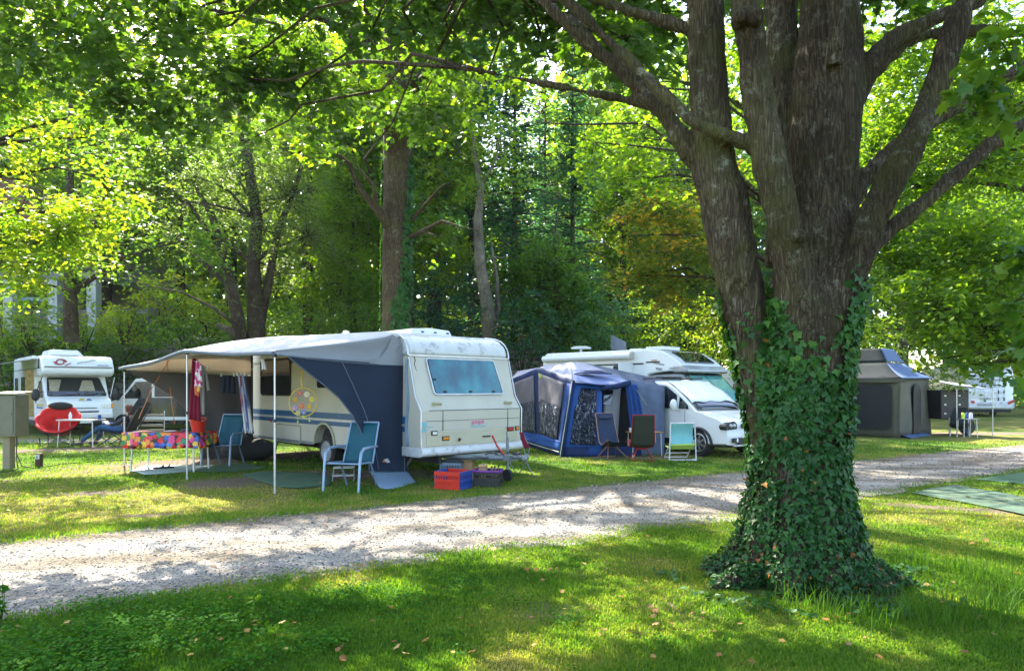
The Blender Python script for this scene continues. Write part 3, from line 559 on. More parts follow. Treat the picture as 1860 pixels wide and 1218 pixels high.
# leaves hang point down: turn the frame's y axis towards the ground
nrn = nr / np.linalg.norm(nr, axis=1, keepdims=True); yaw = PI + rng.normal(size=k) * .6
L.add(IVY, P_, nrn, yaw, sz, np.clip(.42 + .5 * vnoise(p * 2.5) * .5 + rng.normal(size=k) * .16 + np.where(p[:, 2] > 1.7, .25, 0), 0, 1))
ag = rng.uniform(PI * .95, PI * 2.1, 900); rg = .72 + .5 * rng.random(900) ** 1.5; gq = np.c_[tcx + np.cos(ag) * rg, TY + np.sin(ag) * rg * .9, .02 + .03 * rng.random(900)]; gq = gq[fbm(gq * 4, 2) > .05]; kg = len(gq)
L.add(IVY, gq, np.c_[rng.normal(size=(kg, 2)) * .3, np.ones(kg)], rng.random(kg) * 6.28, .03 + .035 * rng.random(kg), .3 + .3 * rng.random(kg)); L.V, ivy_f = L.V, None
ivy = thing('ivy', 'dark green ivy climbing the foot of the big maple', 'ivy', (tcx, TY, 0)); L.build('foliage', M['ivy'], ivy, origin=(tcx, TY, 0))
vm = MB()
for j in range(26):
    i0 = rng.integers(0, k); q0 = p[i0]; pts = [Vector(q0)]
    for s_ in range(5):
        tgt = Vector(pts[-1]) + Vector((random.uniform(-.08, .08), random.uniform(-.05, .05), -.16)); dd = np.argmin(((p - np.array(tgt)) ** 2).sum(1)); pts.append(Vector(p[dd] + nrm[dd] * .012))
    pts2 = [pts[0]] + [b_ for a_2, b_ in zip(pts, pts[1:]) if (b_ - a_2).length > .03]
    if len(pts2) > 2: vm.tube([(x - tcx, y - TY, z_) for x, y, z_ in pts2], .006, 5)
vm.build('stem', M['bark_far'], ivy, smooth=180, fix=False)
L2 = Leaves(); sel = rng.random(k) < (.002 + .035 * (gauss(np.c_[(p[:, 0] / p[:, 1] * F + CX), HY - (p[:, 2] - H) / p[:, 1] * F], 1472, 850, 14, 45) + .45 * (p[:, 2] < .35)))
L2.add(IVY, P_[sel] + nrm[sel] * .03, nr[sel], yaw[sel], sz[sel] * .9, rng.random(sel.sum())); L2.build('dead_leaves', M['ivy_rust'], ivy, origin=(tcx, TY, 0))

# ---- the straight tree behind the caravan
def Bw(x, y, z, r, k=1.0, flat=.8): return ((x, y, z), (r, r, r * flat), max(5, int(k * 34 * r * r)))
X0 = (722 - CX) / F * 20.5
tp = [(X0, 20.5, -.1), (X0, 20.5, .5), (X0, 20.5, 3), (X0 - .02, 20.5, 6), (X0 + .02, 20.5, 9), (X0, 20.5, 11), (X0 - .1, 20.4, 14), (X0, 20.4, 17.5), (X0 + .1, 20.4, 21)]
tr = [.68, .56, .48, .45, .44, .40, .32, .22, .05]
lb = [([(X0, 20.5, 9.6), (X0 - 1.2, 20.0, 11), (X0 - 3.2, 19.3, 11.8), (X0 - 5, 18.6, 12.0)], [.2, .15, .1, .04]), ([(X0, 20.5, 10), (X0 + 1.4, 20.2, 11.6), (X0 + 3.5, 20, 12.6)], [.19, .13, .05]),
      ([(X0, 20.5, 9.2), (X0 + .9, 20.3, 10.3), (X0 + 1.5, 20.2, 9.6), (X0 + 2.0, 20.1, 8.2)], [.06, .05, .035, .015])]
bl = [Bw(X0 + .6, 20, 15, 4.2, 1.0), Bw(X0 - 4, 19, 13.5, 3.0), Bw(X0 + 4, 20, 14, 3.0), Bw(X0, 20, 19, 3.6, .8), Bw(X0 - 1, 17, 13, 2.4, .9), Bw(X0 - 5.5, 18, 12, 1.8), Bp(640, 170, 18.5, 80, .7), Bp(560, 250, 18, 60, .55), Bp(640, 290, 18, 45, .4),
      Bp(820, 330, 19.5, 70, .8), Bp(800, 430, 19.5, 45, .9), Bp(870, 420, 19.5, 40, .7), Bp(780, 250, 19.5, 60, .9), Bp(880, 250, 20, 70, .6), Bp(820, 130, 20, 90, .8), Bp(740, 110, 19, 80, 1.2), Bp(540, 110, 18, 90, .6), Bp(700, 190, 19, 55, 1.3), Bp(770, 200, 19, 45, 1.3), Bp(715, 60, 18.5, 70, 1.2)]
mid = tree('lime_tree', 'tall straight trunk standing directly behind the caravan roof', (X0, 20.5, 0), (tp, tr), bl, M['leaf_yellow'], M['bark'], 16, .42, .17, OVAL, .35, lb, twig_every=3, cv=.3)
L = Leaves(); n_ = 6500; a = rng.random(n_) * 2 * PI; zz = rng.random(n_) ** 1.2 * 8.5; kp = (vnoise(np.c_[np.cos(a) * 2, np.sin(a) * 2, zz * .35]) > -.5 + zz * .11); a, zz = a[kp], zz[kp]
rr = np.interp(zz, [0, .6, 3, 6, 9], [.70, .59, .50, .47, .46]); P_ = np.c_[X0 + np.cos(a) * rr, 20.5 + np.sin(a) * rr, zz]
L.add(IVY, P_, np.c_[np.cos(a), np.sin(a), a * 0 + .3] + rng.normal(size=(len(a), 3)) * .4, rng.normal(size=len(a)) * .6 + PI, .12 + .08 * rng.random(len(a)), .4 + .3 * rng.random(len(a)))
iv2 = L.build('ivy', M['ivy'], None); tag(iv2, 'thin ivy growing up the straight trunk behind the caravan', 'ivy')
# ---- the trees and shrubs behind
def simple_tree(name, label, px, Y, z0, h, r, blobs, lm, bk=None, lean=0.0, **k):
    x = (px - CX) / F * Y; n = 6
    tp = [(x + lean * (i / n) ** 1.3 + random.uniform(-.08, .08) * (i > 0), Y, z0 - .2 + (h + .2) * i / n) for i in range(n + 1)]
    return tree(name, label, (x, Y, z0), (tp, [r * (1 - .85 * (i / n) ** 1.1) for i in range(n + 1)]), blobs, k.pop('lm2', lm), bk or M['bark_far'], **k)
GB = 'trees behind the pitches'
# A: bright tree hanging in from the left
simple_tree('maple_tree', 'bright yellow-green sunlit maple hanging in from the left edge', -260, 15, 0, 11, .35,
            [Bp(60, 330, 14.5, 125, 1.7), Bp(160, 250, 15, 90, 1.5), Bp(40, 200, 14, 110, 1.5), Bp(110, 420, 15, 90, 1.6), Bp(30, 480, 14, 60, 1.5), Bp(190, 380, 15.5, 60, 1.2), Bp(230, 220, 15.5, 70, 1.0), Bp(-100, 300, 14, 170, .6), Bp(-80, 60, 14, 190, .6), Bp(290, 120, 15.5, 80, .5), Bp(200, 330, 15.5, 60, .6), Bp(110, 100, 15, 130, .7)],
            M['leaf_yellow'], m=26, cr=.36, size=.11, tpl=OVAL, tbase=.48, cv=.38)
# B: dark drooping tree
simple_tree('hornbeam_tree', 'dark green tree between the bright maple and the bushy grey-green tree', 130, 25, 3.5, 10, .25,
            [Bp(210, 400, 24, 95), Bp(300, 360, 24.5, 80), Bp(140, 480, 24, 75), Bp(250, 490, 24, 70, .8), Bp(360, 440, 25, 60, .7), Bp(60, 520, 23.5, 70, .7), Bp(200, 300, 25, 80, .7), Bp(330, 250, 26, 80, .6)],
            M['leaf_mid'], m=16, cr=.5, size=.17, tbase=.2, limb_r=.5)
# C: multi-stemmed grey-green tree
cx = (452 - CX) / F * 28
def s3(pts, Y=28): return [tuple(W(x, y, Y)) for x, y in pts]
limbsC = [(s3([(440, 640), (430, 570), (408, 470), (385, 390), (350, 330)], 27.6), [.3, .26, .2, .14, .05]), (s3([(470, 600), (490, 500), (505, 420), (540, 330), (560, 250)], 28.2), [.2, .17, .14, .09, .03]),
          (s3([(462, 500), (470, 400), (455, 300), (450, 200)], 28), [.2, .17, .12, .04]), (s3([(420, 520), (360, 470), (310, 420), (270, 400)], 27.6), [.12, .1, .06, .02]), (s3([(400, 450), (330, 350), (290, 330)], 27.6), [.1, .06, .02]),
          (s3([(440, 600), (390, 560), (330, 530), (270, 520)], 27), [.08, .06, .04, .02]), (s3([(395, 590), (420, 600), (436, 620)], 27.4), [.1, .14, .18])]
tree('oak_tree', 'bushy grey-green tree with several leaning stems behind the awning', (cx, 28, 2), (s3([(462, 660), (466, 600), (463, 540), (460, 480), (466, 400), (440, 260), (430, 180)]), [.42, .36, .32, .27, .2, .1, .04]),
     [Bp(430, 300, 28, 90, .55), Bp(520, 360, 28.5, 85, .6), Bp(350, 320, 27.5, 80, .5), Bp(450, 200, 28.5, 90, .5), Bp(560, 430, 28.5, 60, .6), Bp(330, 420, 27, 60, .45), Bp(480, 420, 27, 60, .4), Bp(400, 380, 28.5, 60, .35), Bp(540, 280, 29, 80, .5), Bp(280, 380, 27, 50, .5), Bp(500, 490, 29, 45, .5)],
     M['leaf_grey'], M['bark_far'], m=24, cr=.5, size=.12, tbase=.5, limbs=limbsC, twig_every=2, twig_r=.02, up=1.2)
# G: pale slim trunk
simple_tree('ash_tree', 'slim pale-barked trunk with sparse leaves right of the straight trunk', 884, 29, 2.2, .3, .3, [Bp(900, 260, 29, 70, .4), Bp(860, 340, 29, 45, .4), Bp(930, 330, 29, 45, .35)],
            M['leaf_mid'], M['bark_pale'], m=12, cr=.5, size=.16, tbase=.6, auto=False, limbs=[(s3([(892, 640), (886, 560), (872, 480), (868, 400), (874, 340), (862, 280), (858, 220)], 29), [.34, .28, .24, .2, .15, .1, .04]),
            (s3([(888, 620), (905, 560), (902, 500), (892, 440)], 29.4), [.14, .12, .08, .03]), (s3([(872, 480), (890, 470), (925, 465)], 29), [.06, .04, .015]), (s3([(892, 600), (915, 585), (950, 580)], 28.6), [.05, .035, .01]), (s3([(874, 340), (900, 290), (912, 230)], 29), [.08, .05, .02])])
simple_tree('lime_tree', 'light yellow-green tree filling the gap left of the straight trunk', 640, 32, 3.4, 9, .16, [Bp(620, 470, 31, 60, .9), Bp(590, 400, 31.5, 60, .8), Bp(650, 390, 32, 55, .8), Bp(560, 520, 31, 45, .9), Bp(660, 520, 31, 45, .9), Bp(640, 330, 33, 60, .5)], M['leaf_yellow'], m=18, cr=.5, size=.17, tbase=.35, cv=.35, group=GB)
simple_tree('lime_tree', 'light green tree standing between the straight trunk and the pale slim trunk', 790, 33, 3.0, 9, .14, [Bp(800, 330, 32.5, 60, .8), Bp(780, 420, 32, 50, .8), Bp(840, 470, 32.5, 40, .8), Bp(830, 270, 33, 60, .6), Bp(790, 500, 32, 35, .8)], M['leaf_mid'], m=18, cr=.5, size=.17, tbase=.75, cv=.35, group=GB)
# H: tall blue-green conifers
def conifer(label, px, Y, z0, h, rbase, k=1.0):
    x = (px - CX) / F * Y; C, O = [], []; mb = MB(); mb.tube([(0, 0, -.2), (0, 0, h * .5), (0, 0, h)], [.2, .12, .02], 8); z = 2.2
    while z < h:
        f = 1 - (z / h) ** 1.1; nb = 6
        for j in range(nb):
            a = random.uniform(0, 2 * PI); ln = rbase * f * random.uniform(.6, 1.1) + .3; d = Vector((math.cos(a), math.sin(a), random.uniform(-.1, .22)))
            mb.tube([(0, 0, z), d * ln * .5 + Vector((0, 0, z + .1)), d * ln + Vector((0, 0, z - .15 * ln))], [.05, .03, .01], 4)
            for t in np.arange(.25, 1.05, .55 / max(ln, .6)):
                if random.random() < k: C.append(tuple(d * ln * t + Vector((random.uniform(-.3, .3), random.uniform(-.3, .3), z - .15 * ln * t * t)))); O.append((d.x * .3, d.y * .3, .3))
        z += random.uniform(.38, .62)
    root = thing('conifer', label, 'conifer', (x, Y, z0), 0, GB); mb.build('trunk', M['bark_far'], root, smooth=180, fix=False)
    C, O = np.array(C), np.array(O); kp = rng.random(len(C)) > shine(C + np.array([x, Y, z0])) * .9; C, O = C[kp], O[kp]; L = Leaves(); sprays(L, C, O, 18, .62, .21, KITE, .55, droop=.35, up=1.6, cv=.25); L.build('crown', M['leaf_blue'], root); return root
conifer('tall dark conifer just right of the pale slim trunk', 935, 34, 1.0, 19, 3.6, .9)
conifer('blue-green conifer left of the turning orange tree', 1040, 36, .3, 20, 4.0, .9)
conifer('conifer standing between the slim trunk and the orange tree, farther back', 990, 44, 0, 23, 4.2, .8)
simple_tree('beech_tree', 'dark leafy tree behind the silver camper roof', 1010, 31, .8, 9, .2, [Bp(985, 470, 31, 60, .9), Bp(1040, 520, 31, 55, .9), Bp(960, 560, 31, 50, .9), Bp(930, 500, 31, 45, .8), Bp(1030, 590, 31, 45, .8)], M['leaf_mid'], m=18, cr=.55, size=.17, tbase=.25, cv=.35, group=GB)
# F: hanging bright leaves right of the straight trunk belong to it (above). J: turning tree
simple_tree('turning_maple', 'maple turning orange at its left side behind the big tree', 1430, 23, 0, 11, .3,
            [Bp(1140, 430, 22, 70, .9), Bp(1200, 370, 22.5, 80, .9), Bp(1110, 500, 22, 38, .8), Bp(1250, 460, 22.5, 75, .9), Bp(1180, 310, 22.5, 60, .8), Bp(1290, 350, 23, 90, .8), Bp(1230, 540, 22, 40, .8), Bp(1160, 500, 22, 50, .8), Bp(1290, 560, 23, 40, .8)],
            M['leaf_orange'], m=26, cr=.42, size=.15, tbase=.12, cv=.42, up=1.3)
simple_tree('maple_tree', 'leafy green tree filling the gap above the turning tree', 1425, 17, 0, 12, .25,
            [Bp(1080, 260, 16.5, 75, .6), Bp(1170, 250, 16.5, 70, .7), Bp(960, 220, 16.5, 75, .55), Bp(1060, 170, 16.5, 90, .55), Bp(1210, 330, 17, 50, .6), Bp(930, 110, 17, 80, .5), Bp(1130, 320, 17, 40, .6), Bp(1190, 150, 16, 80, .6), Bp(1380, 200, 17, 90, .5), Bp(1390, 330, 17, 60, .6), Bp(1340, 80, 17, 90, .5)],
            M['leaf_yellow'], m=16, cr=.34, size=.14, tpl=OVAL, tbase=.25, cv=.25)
# L: bright tree on the right
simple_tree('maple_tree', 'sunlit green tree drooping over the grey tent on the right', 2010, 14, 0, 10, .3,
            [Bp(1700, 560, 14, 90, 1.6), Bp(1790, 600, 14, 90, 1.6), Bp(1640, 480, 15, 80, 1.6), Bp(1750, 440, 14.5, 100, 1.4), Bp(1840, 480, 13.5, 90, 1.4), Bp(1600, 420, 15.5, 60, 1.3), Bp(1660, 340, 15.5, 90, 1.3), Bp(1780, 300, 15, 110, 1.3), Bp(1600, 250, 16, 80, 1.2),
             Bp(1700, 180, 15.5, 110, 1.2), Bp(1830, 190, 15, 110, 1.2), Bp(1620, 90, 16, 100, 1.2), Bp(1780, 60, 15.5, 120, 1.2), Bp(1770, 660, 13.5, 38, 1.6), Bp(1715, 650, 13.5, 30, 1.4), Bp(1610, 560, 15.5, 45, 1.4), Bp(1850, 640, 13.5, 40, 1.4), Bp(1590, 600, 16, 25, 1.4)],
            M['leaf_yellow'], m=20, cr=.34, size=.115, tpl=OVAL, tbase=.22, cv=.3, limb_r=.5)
simple_tree('beech_tree', 'dark tree behind the grey tent roof', 1640, 33, 0, 10, .25, [Bp(1610, 540, 32, 60, .9), Bp(1680, 500, 33, 70, .9), Bp(1740, 560, 33, 60, .9), Bp(1590, 590, 31, 40, .9), Bp(1820, 560, 34, 70, .9), Bp(1640, 400, 34, 90, .8), Bp(1780, 420, 34, 100, .8)], M['leaf_mid'], m=16, cr=.6, size=.22, tbase=.3, group=GB)
# second row, shared crowns
def bigleaf(lm, seed, h=19, r=5.0, n=17, size=.3, tb=.4):
    random.seed(seed); bl = [((random.uniform(-r * .55, r * .55), random.uniform(-r * .4, r * .4), h * random.uniform(.3, 1.0)), (r * .5, r * .5, r * .42), 38) for _ in range(n)]
    return tree('beech_tree', '', (0, 0, 0), ([(0, 0, -.3), (.1, 0, h * .3), (-.1, .1, h * .6), (0, 0, h)], [.34, .26, .16, .03]), bl, lm, M['bark_far'], 16, .8, size, KITE, tb, group=GB, prune=False, twig_every=4, twig_r=.03)
protos = [bigleaf(M['leaf_mid'], 1), bigleaf(M['leaf_blue'], 2, 21, 4.6, tb=.5), bigleaf(M['leaf_yellow'], 3, 18, 5.0, tb=.3)]
rows = [(-60, 38, 0, 'pale house front and the left edge'), (80, 46, 2, 'terrace building at the left edge'), (190, 37, 0, 'stone wall above the alcove camper'), (330, 40, 2, 'left stems of the bushy grey-green tree'), (560, 36, 2, 'bushy tree and the straight trunk'),
        (640, 42, 2, 'gap left of the straight trunk'), (700, 33, 0, 'straight trunk, hidden in part by it'), (790, 37, 1, 'caravan skylight'), (860, 41, 1, 'pale slim trunk'), (1130, 46, 2, 'left side of the orange tree'), (1250, 44, 0, 'camper windscreen'), (1480, 40, 1, 'big maple, seen left of it'), (1720, 44, 0, 'black camping trailer'), (1880, 42, 2, 'camper at the right edge'),
        (420, 50, 0, 'bushy tree, higher up the slope'), (980, 52, 0, 'conifers, farthest of all'), (-200, 34, 1, 'alcove camper, beyond the edge')]
used = set(); rs = np.random.default_rng(3)
for i, (px, Y, kd, where) in enumerate(rows):
    pr = protos[kd]
    if kd in used: o = copy_tree(pr)
    else: o = pr; used.add(kd)
    x = (px - CX) / F * Y; z = max(0.0, float(hill_z(x, Y))) if x < 12 else 0.0
    o.location = (x, Y, z); o.rotation_euler = (0, 0, rs.random() * 6.28); s = .85 + .35 * rs.random(); o.scale = (s, s, s * (1 if px > 500 else .85))
    o['label'] = ('mid-green', 'dark blue-green', 'yellow-green')[kd] + ' background tree rising behind the ' + where
    o['group'] = GB
# far wood: nobody could count it
L = Leaves(); n_ = 26000
Pf = np.c_[rng.uniform(-80, 80, n_), rng.uniform(55, 72, n_), rng.random(n_) ** .8 * 40]
hz = np.array([max(0, float(hill_z(a_, b_))) if a_ < 12 else 0 for a_, b_ in Pf[:, :2]]); top = 22 + 9 * vnoise(np.c_[Pf[:, 0] * .13, Pf[:, 0] * 0, Pf[:, 0] * 0]); Pf = Pf[Pf[:, 2] < top]; hz = hz[:len(Pf)]
Pf[:, 2] += hz * .6; sprays(L, Pf, np.tile([0, -.9, .2], (len(Pf), 1)), 12, 1.7, .85, KITE, .5, cv=.35, up=.15)
wood = L.build('forest', M['leaf_mid'], None); tag(wood, 'dense green wood closing off the view far behind', 'wood', kind='stuff')
# shrubs on and before the wall
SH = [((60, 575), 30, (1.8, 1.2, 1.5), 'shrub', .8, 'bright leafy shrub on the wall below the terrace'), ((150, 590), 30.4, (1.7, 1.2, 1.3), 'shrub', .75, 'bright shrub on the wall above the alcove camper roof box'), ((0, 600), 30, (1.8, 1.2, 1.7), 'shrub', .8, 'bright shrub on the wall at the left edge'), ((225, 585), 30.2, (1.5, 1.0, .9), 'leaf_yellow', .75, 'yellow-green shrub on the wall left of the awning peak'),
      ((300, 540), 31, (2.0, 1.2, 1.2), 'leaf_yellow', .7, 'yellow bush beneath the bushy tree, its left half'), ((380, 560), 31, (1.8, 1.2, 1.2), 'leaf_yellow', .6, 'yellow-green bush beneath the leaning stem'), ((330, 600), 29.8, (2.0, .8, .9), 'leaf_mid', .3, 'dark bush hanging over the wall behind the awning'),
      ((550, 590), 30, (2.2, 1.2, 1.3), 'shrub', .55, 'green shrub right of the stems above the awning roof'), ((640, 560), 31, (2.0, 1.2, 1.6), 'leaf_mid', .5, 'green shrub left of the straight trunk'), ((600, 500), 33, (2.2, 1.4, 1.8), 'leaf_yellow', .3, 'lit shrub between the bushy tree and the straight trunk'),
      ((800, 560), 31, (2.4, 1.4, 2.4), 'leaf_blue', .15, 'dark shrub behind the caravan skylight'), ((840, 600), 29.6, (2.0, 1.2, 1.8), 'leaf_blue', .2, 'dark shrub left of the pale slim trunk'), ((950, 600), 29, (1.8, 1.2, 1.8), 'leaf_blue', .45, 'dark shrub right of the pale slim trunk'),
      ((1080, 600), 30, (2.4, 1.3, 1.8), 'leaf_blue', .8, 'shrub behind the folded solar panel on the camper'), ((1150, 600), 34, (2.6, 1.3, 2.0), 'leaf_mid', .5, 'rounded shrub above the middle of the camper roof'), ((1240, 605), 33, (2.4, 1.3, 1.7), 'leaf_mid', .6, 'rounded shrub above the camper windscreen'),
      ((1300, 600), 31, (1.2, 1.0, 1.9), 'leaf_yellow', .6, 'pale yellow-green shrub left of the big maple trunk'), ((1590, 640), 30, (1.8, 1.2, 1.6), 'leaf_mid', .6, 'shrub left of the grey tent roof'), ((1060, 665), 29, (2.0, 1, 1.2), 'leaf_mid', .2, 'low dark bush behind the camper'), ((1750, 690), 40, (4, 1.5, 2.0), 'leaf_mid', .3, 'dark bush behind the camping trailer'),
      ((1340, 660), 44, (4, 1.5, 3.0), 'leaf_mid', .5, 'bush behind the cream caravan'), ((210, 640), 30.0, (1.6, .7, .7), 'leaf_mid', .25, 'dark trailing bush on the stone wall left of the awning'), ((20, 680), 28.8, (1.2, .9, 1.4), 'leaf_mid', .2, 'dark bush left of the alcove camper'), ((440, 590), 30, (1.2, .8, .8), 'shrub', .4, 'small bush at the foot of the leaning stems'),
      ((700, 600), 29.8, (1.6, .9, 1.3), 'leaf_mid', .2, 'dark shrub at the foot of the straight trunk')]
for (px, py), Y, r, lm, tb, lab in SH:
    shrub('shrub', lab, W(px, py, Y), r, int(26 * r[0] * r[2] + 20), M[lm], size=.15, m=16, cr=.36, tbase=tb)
# overgrown creeper on the wall
L = Leaves(); n_ = 2600; P_ = np.c_[rng.uniform(-30, 2, n_), np.full(n_, 30.45), rng.uniform(.2, 3.7, n_)]
P_ = P_[vnoise(P_ * np.array([.55, 1, .8])) + P_[:, 2] * .18 > .25]; P_[:, 1] -= rng.random(len(P_)) * .25
sprays(L, P_, np.tile([0, -1., .1], (len(P_), 1)), 10, .3, .13, KITE, .35, up=.1); w = L.build('creeper', M['shrub']); tag(w, 'creeper hanging down the stone retaining wall', 'creeper')
# fill of undergrowth on the slope
L = Leaves(); n_ = 3000; P_ = np.c_[rng.uniform(-45, 8, n_), rng.uniform(31, 60, n_), np.zeros(n_)]; P_[:, 2] = [float(hill_z(a_, b_)) for a_, b_ in P_[:, :2]]; P_[:, 2] += rng.random(n_) * .9
sprays(L, P_, np.tile([0, -.3, .6], (n_, 1)), 14, .8, .26, KITE, .45, cv=.4); w = L.build('undergrowth', M['shrub']); tag(w, 'leafy undergrowth covering the slope above the wall', 'undergrowth', kind='stuff')
# ------------------------------------------------------------------ buildings behind
M['plaster'] = mat('plaster', (.20, .19, .18), .8, dirt=(.2, .18, .16)); M['interior_shade'] = mat('painted_interior_shade', (.03, .03, .035), .6); M['white_render'] = mat('white_render', (.42, .42, .42), .7)  # includes a flat dark colour painted for the shade inside open doors
M['win'] = mat('window_glass', (.05, .06, .07), .08); M['rooftile'] = mat('roof_tile', (.20, .10, .07), .8, bump=.5, bscale=20); M['fencewood'] = mat('weathered_fence_board', (.16, .13, .10), .85, var=.35, scale=9)
b0 = W(40, 555, 38); house = thing('terrace_house', 'grey house with a pillared terrace up the slope at the left edge', 'house', (b0.x, 38, b0.z - 2.2))
quick('wall', M['plaster'], house, lambda m: (m.box((-1, 4.5, 3.0), (14, 3, 7)), m.box((-1, 0, -.15), (14, 6.5, .3)), m.box((-1, 1.6, 3.4), (14, 9, .35))), bevel=.02)
for x in (-6.5, -3.6, -1.25, 1.3, 3.6, 5.6): quick('pillar', M['white_render'], house, lambda m: m.box((x, -2.6, 1.62), (.5, .5, 3.2)), bevel=.02)
for x in (-5, -.1, 2.6, 4.8):
    w_ = quick('window', M['win'], house, lambda m: m.box((x, 2.97, 1.5), (1.2, .06, 1.5))); quick('frame', M['white_render'], w_, lambda m: [m.box(c, d) for c, d in (((x, 2.93, 2.29), (1.36, .08, .08)), ((x, 2.93, .71), (1.36, .08, .08)), ((x - .64, 2.93, 1.5), (.08, .08, 1.5)), ((x + .64, 2.93, 1.5), (.08, .08, 1.5)))])
quick('roof', M['rooftile'], house, lambda m: m.prism([(-8, 6.6), (6, 6.6), (-1, 9.4)], (0, -1.5, 0), (1, 0, 0), (0, 0, 1), (0, 8, 0)))
b1 = W(55, 592, 35.5); fence = thing('board_fence', 'weathered horizontal board fence below the terrace house', 'fence', (b1.x, 35.5, b1.z - .9))
for k in range(5): quick('board', M['fencewood'], fence, lambda m: m.box((0, 0, .3 + k * .33), (9, .04, .24)))
for x in (-4.4, -2.2, 0, 2.2, 4.4): quick('post', M['fencewood'], fence, lambda m: m.box((x, .08, .9), (.12, .12, 1.9)))
b2 = W(78, 548, 36.5); swing = thing('garden_swing', 'pale blue canopy of a garden swing on the terrace', 'garden swing', (b2.x, 36.5, b2.z - 1.5)); M['paleblue'] = mat('pale_blue_canvas', (.35, .45, .6), .8); M['steel'] = mat('galvanised_steel', (.5, .51, .53), .4, .7)
quick('canopy', M['paleblue'], swing, lambda m: m.prism([(-1.1, 0), (1.1, 0), (1.0, .22), (-1.0, .22)], (0, -.6, 1.45), (1, 0, 0), (0, 0, 1), (0, 1.2, 0)), bevel=.03)
for x in (-1.0, 1.0): quick('leg', M['steel'], swing, lambda m: (m.tube([(x, -.6, -.2), (x, 0, 1.5)], .03), m.tube([(x, .6, -.2), (x, 0, 1.5)], .03)))
quick('seat', M['paleblue'], swing, lambda m: (m.box((0, 0, .35), (1.8, .55, .12)), m.box((0, .3, .65), (1.8, .1, .6))), bevel=.03)
b3 = W(1165, 553, 62); hb = thing('white_house', 'white house wall glimpsed through the trees above the shrubs', 'house', (b3.x, 62, 0))
quick('wall', M['white_render'], hb, lambda m: m.box((0, 2, b3.z / 2 + .6), (9, 6, b3.z + 1.2)), bevel=.03)
quick('roof', M['rooftile'], hb, lambda m: m.prism([(-5, 0), (5, 0), (0, 2.6)], (0, -1.4, b3.z + 1.2), (1, 0, 0), (0, 0, 1), (0, 7, 0)))
for x in (-2.6, 0, 2.6): quick('window', M['win'], hb, lambda m: m.box((x, -1.01, b3.z - .1), (1.1, .06, 1.2)))
# ------------------------------------------------------------------ vehicle materials
TH = 42.97                                            # all the pitches lie the same way
M['van_white'] = mat('van_white_paint', (.78, .79, .80), .28, coat=.4, var=.03, scale=2)
M['cream'] = mat('aged_cream_panel', (.56, .53, .45), .42, var=.05, scale=1.5, dirt=(.40, .37, .27), dscale=1.3, damt=.35)
M['cream_low'] = mat('grimy_cream_panel', (.50, .47, .33), .5, var=.10, scale=3, dirt=(.30, .28, .17), dscale=3, damt=.5)
M['cap'] = mat('weathered_white_roof', (.66, .67, .69), .3, var=.05, dirt=(.10, .09, .08), dscale=5, damt=.8)
M['blue_stripe'] = mat('blue_stripe', (.02, .10, .22), .4); M['grey_stripe'] = mat('grey_stripe', (.3, .31, .33), .4)
M['rubber'] = mat('rubber', (.02, .02, .021), .75, bump=.3); M['black'] = mat('black_plastic', (.022, .022, .025), .5); M['alloy'] = mat('wheel_alloy', (.50, .51, .53), .3, .8)
M['steelw'] = mat('white_steel_rim', (.36, .36, .35), .4, dirt=(.2, .17, .14), dscale=8); M['alu'] = mat('aluminium', (.62, .63, .65), .35, .6); M['under'] = mat('underbody', (.03, .03, .03), .9)
M['chassis'] = mat('galvanised_chassis', (.22, .25, .27), .5, .5, dirt=(.1, .09, .08)); M['amber'] = mat('amber_lens', (.75, .25, .02), .2); M['redlens'] = mat('red_lens', (.5, .02, .02), .2); M['clearlens'] = mat('clear_lens', (.75, .76, .74), .1)
def glass_mat(name, col, rough=.04, var=.5, scale=3):
    m = mat(name, col, rough, var=var, scale=scale, spec=.9, coat=.6); return m
M['glass_dark'] = glass_mat('dark_glass', (.012, .016, .018)); M['pink'] = mat('faded_pink_print', (.65, .22, .35), .5); M['tealprint'] = mat('faded_teal_print', (.2, .5, .58), .5)
def teal_window():
    m, n, nd, lk, p = nodes_of('blue_tint_painted_reflection'); tc = N(nd, 'ShaderNodeTexCoord'); mp = N(nd, 'ShaderNodeMapping'); mp.inputs['Scale'].default_value = (1.3, 1, 1.1); lk.new(tc.outputs['Object'], mp.inputs[0])
    no = N(nd, 'ShaderNodeTexNoise'); no.inputs['Scale'].default_value = 1.6; no.inputs['Detail'].default_value = 5; lk.new(mp.outputs[0], no.inputs[0])
    r = ramp(nd, [(.30, (.004, .035, .06)), (.46, (.008, .10, .15)), (.60, (.015, .20, .25)), (.75, (.07, .30, .34))]); lk.new(no.outputs[0], r.inputs[0]); lk.new(r.outputs[0], p.inputs['Base Color'])  # tones within the tint paint reflected foliage into the glass colour
    p.inputs['Roughness'].default_value = .06; p.inputs['Coat Weight'].default_value = .7; return m
M['teal_glass'] = teal_window()
M['teal_blind'] = mat('teal_windscreen_blind', (.10, .36, .34), .3, coat=.8, var=.08, scale=2)
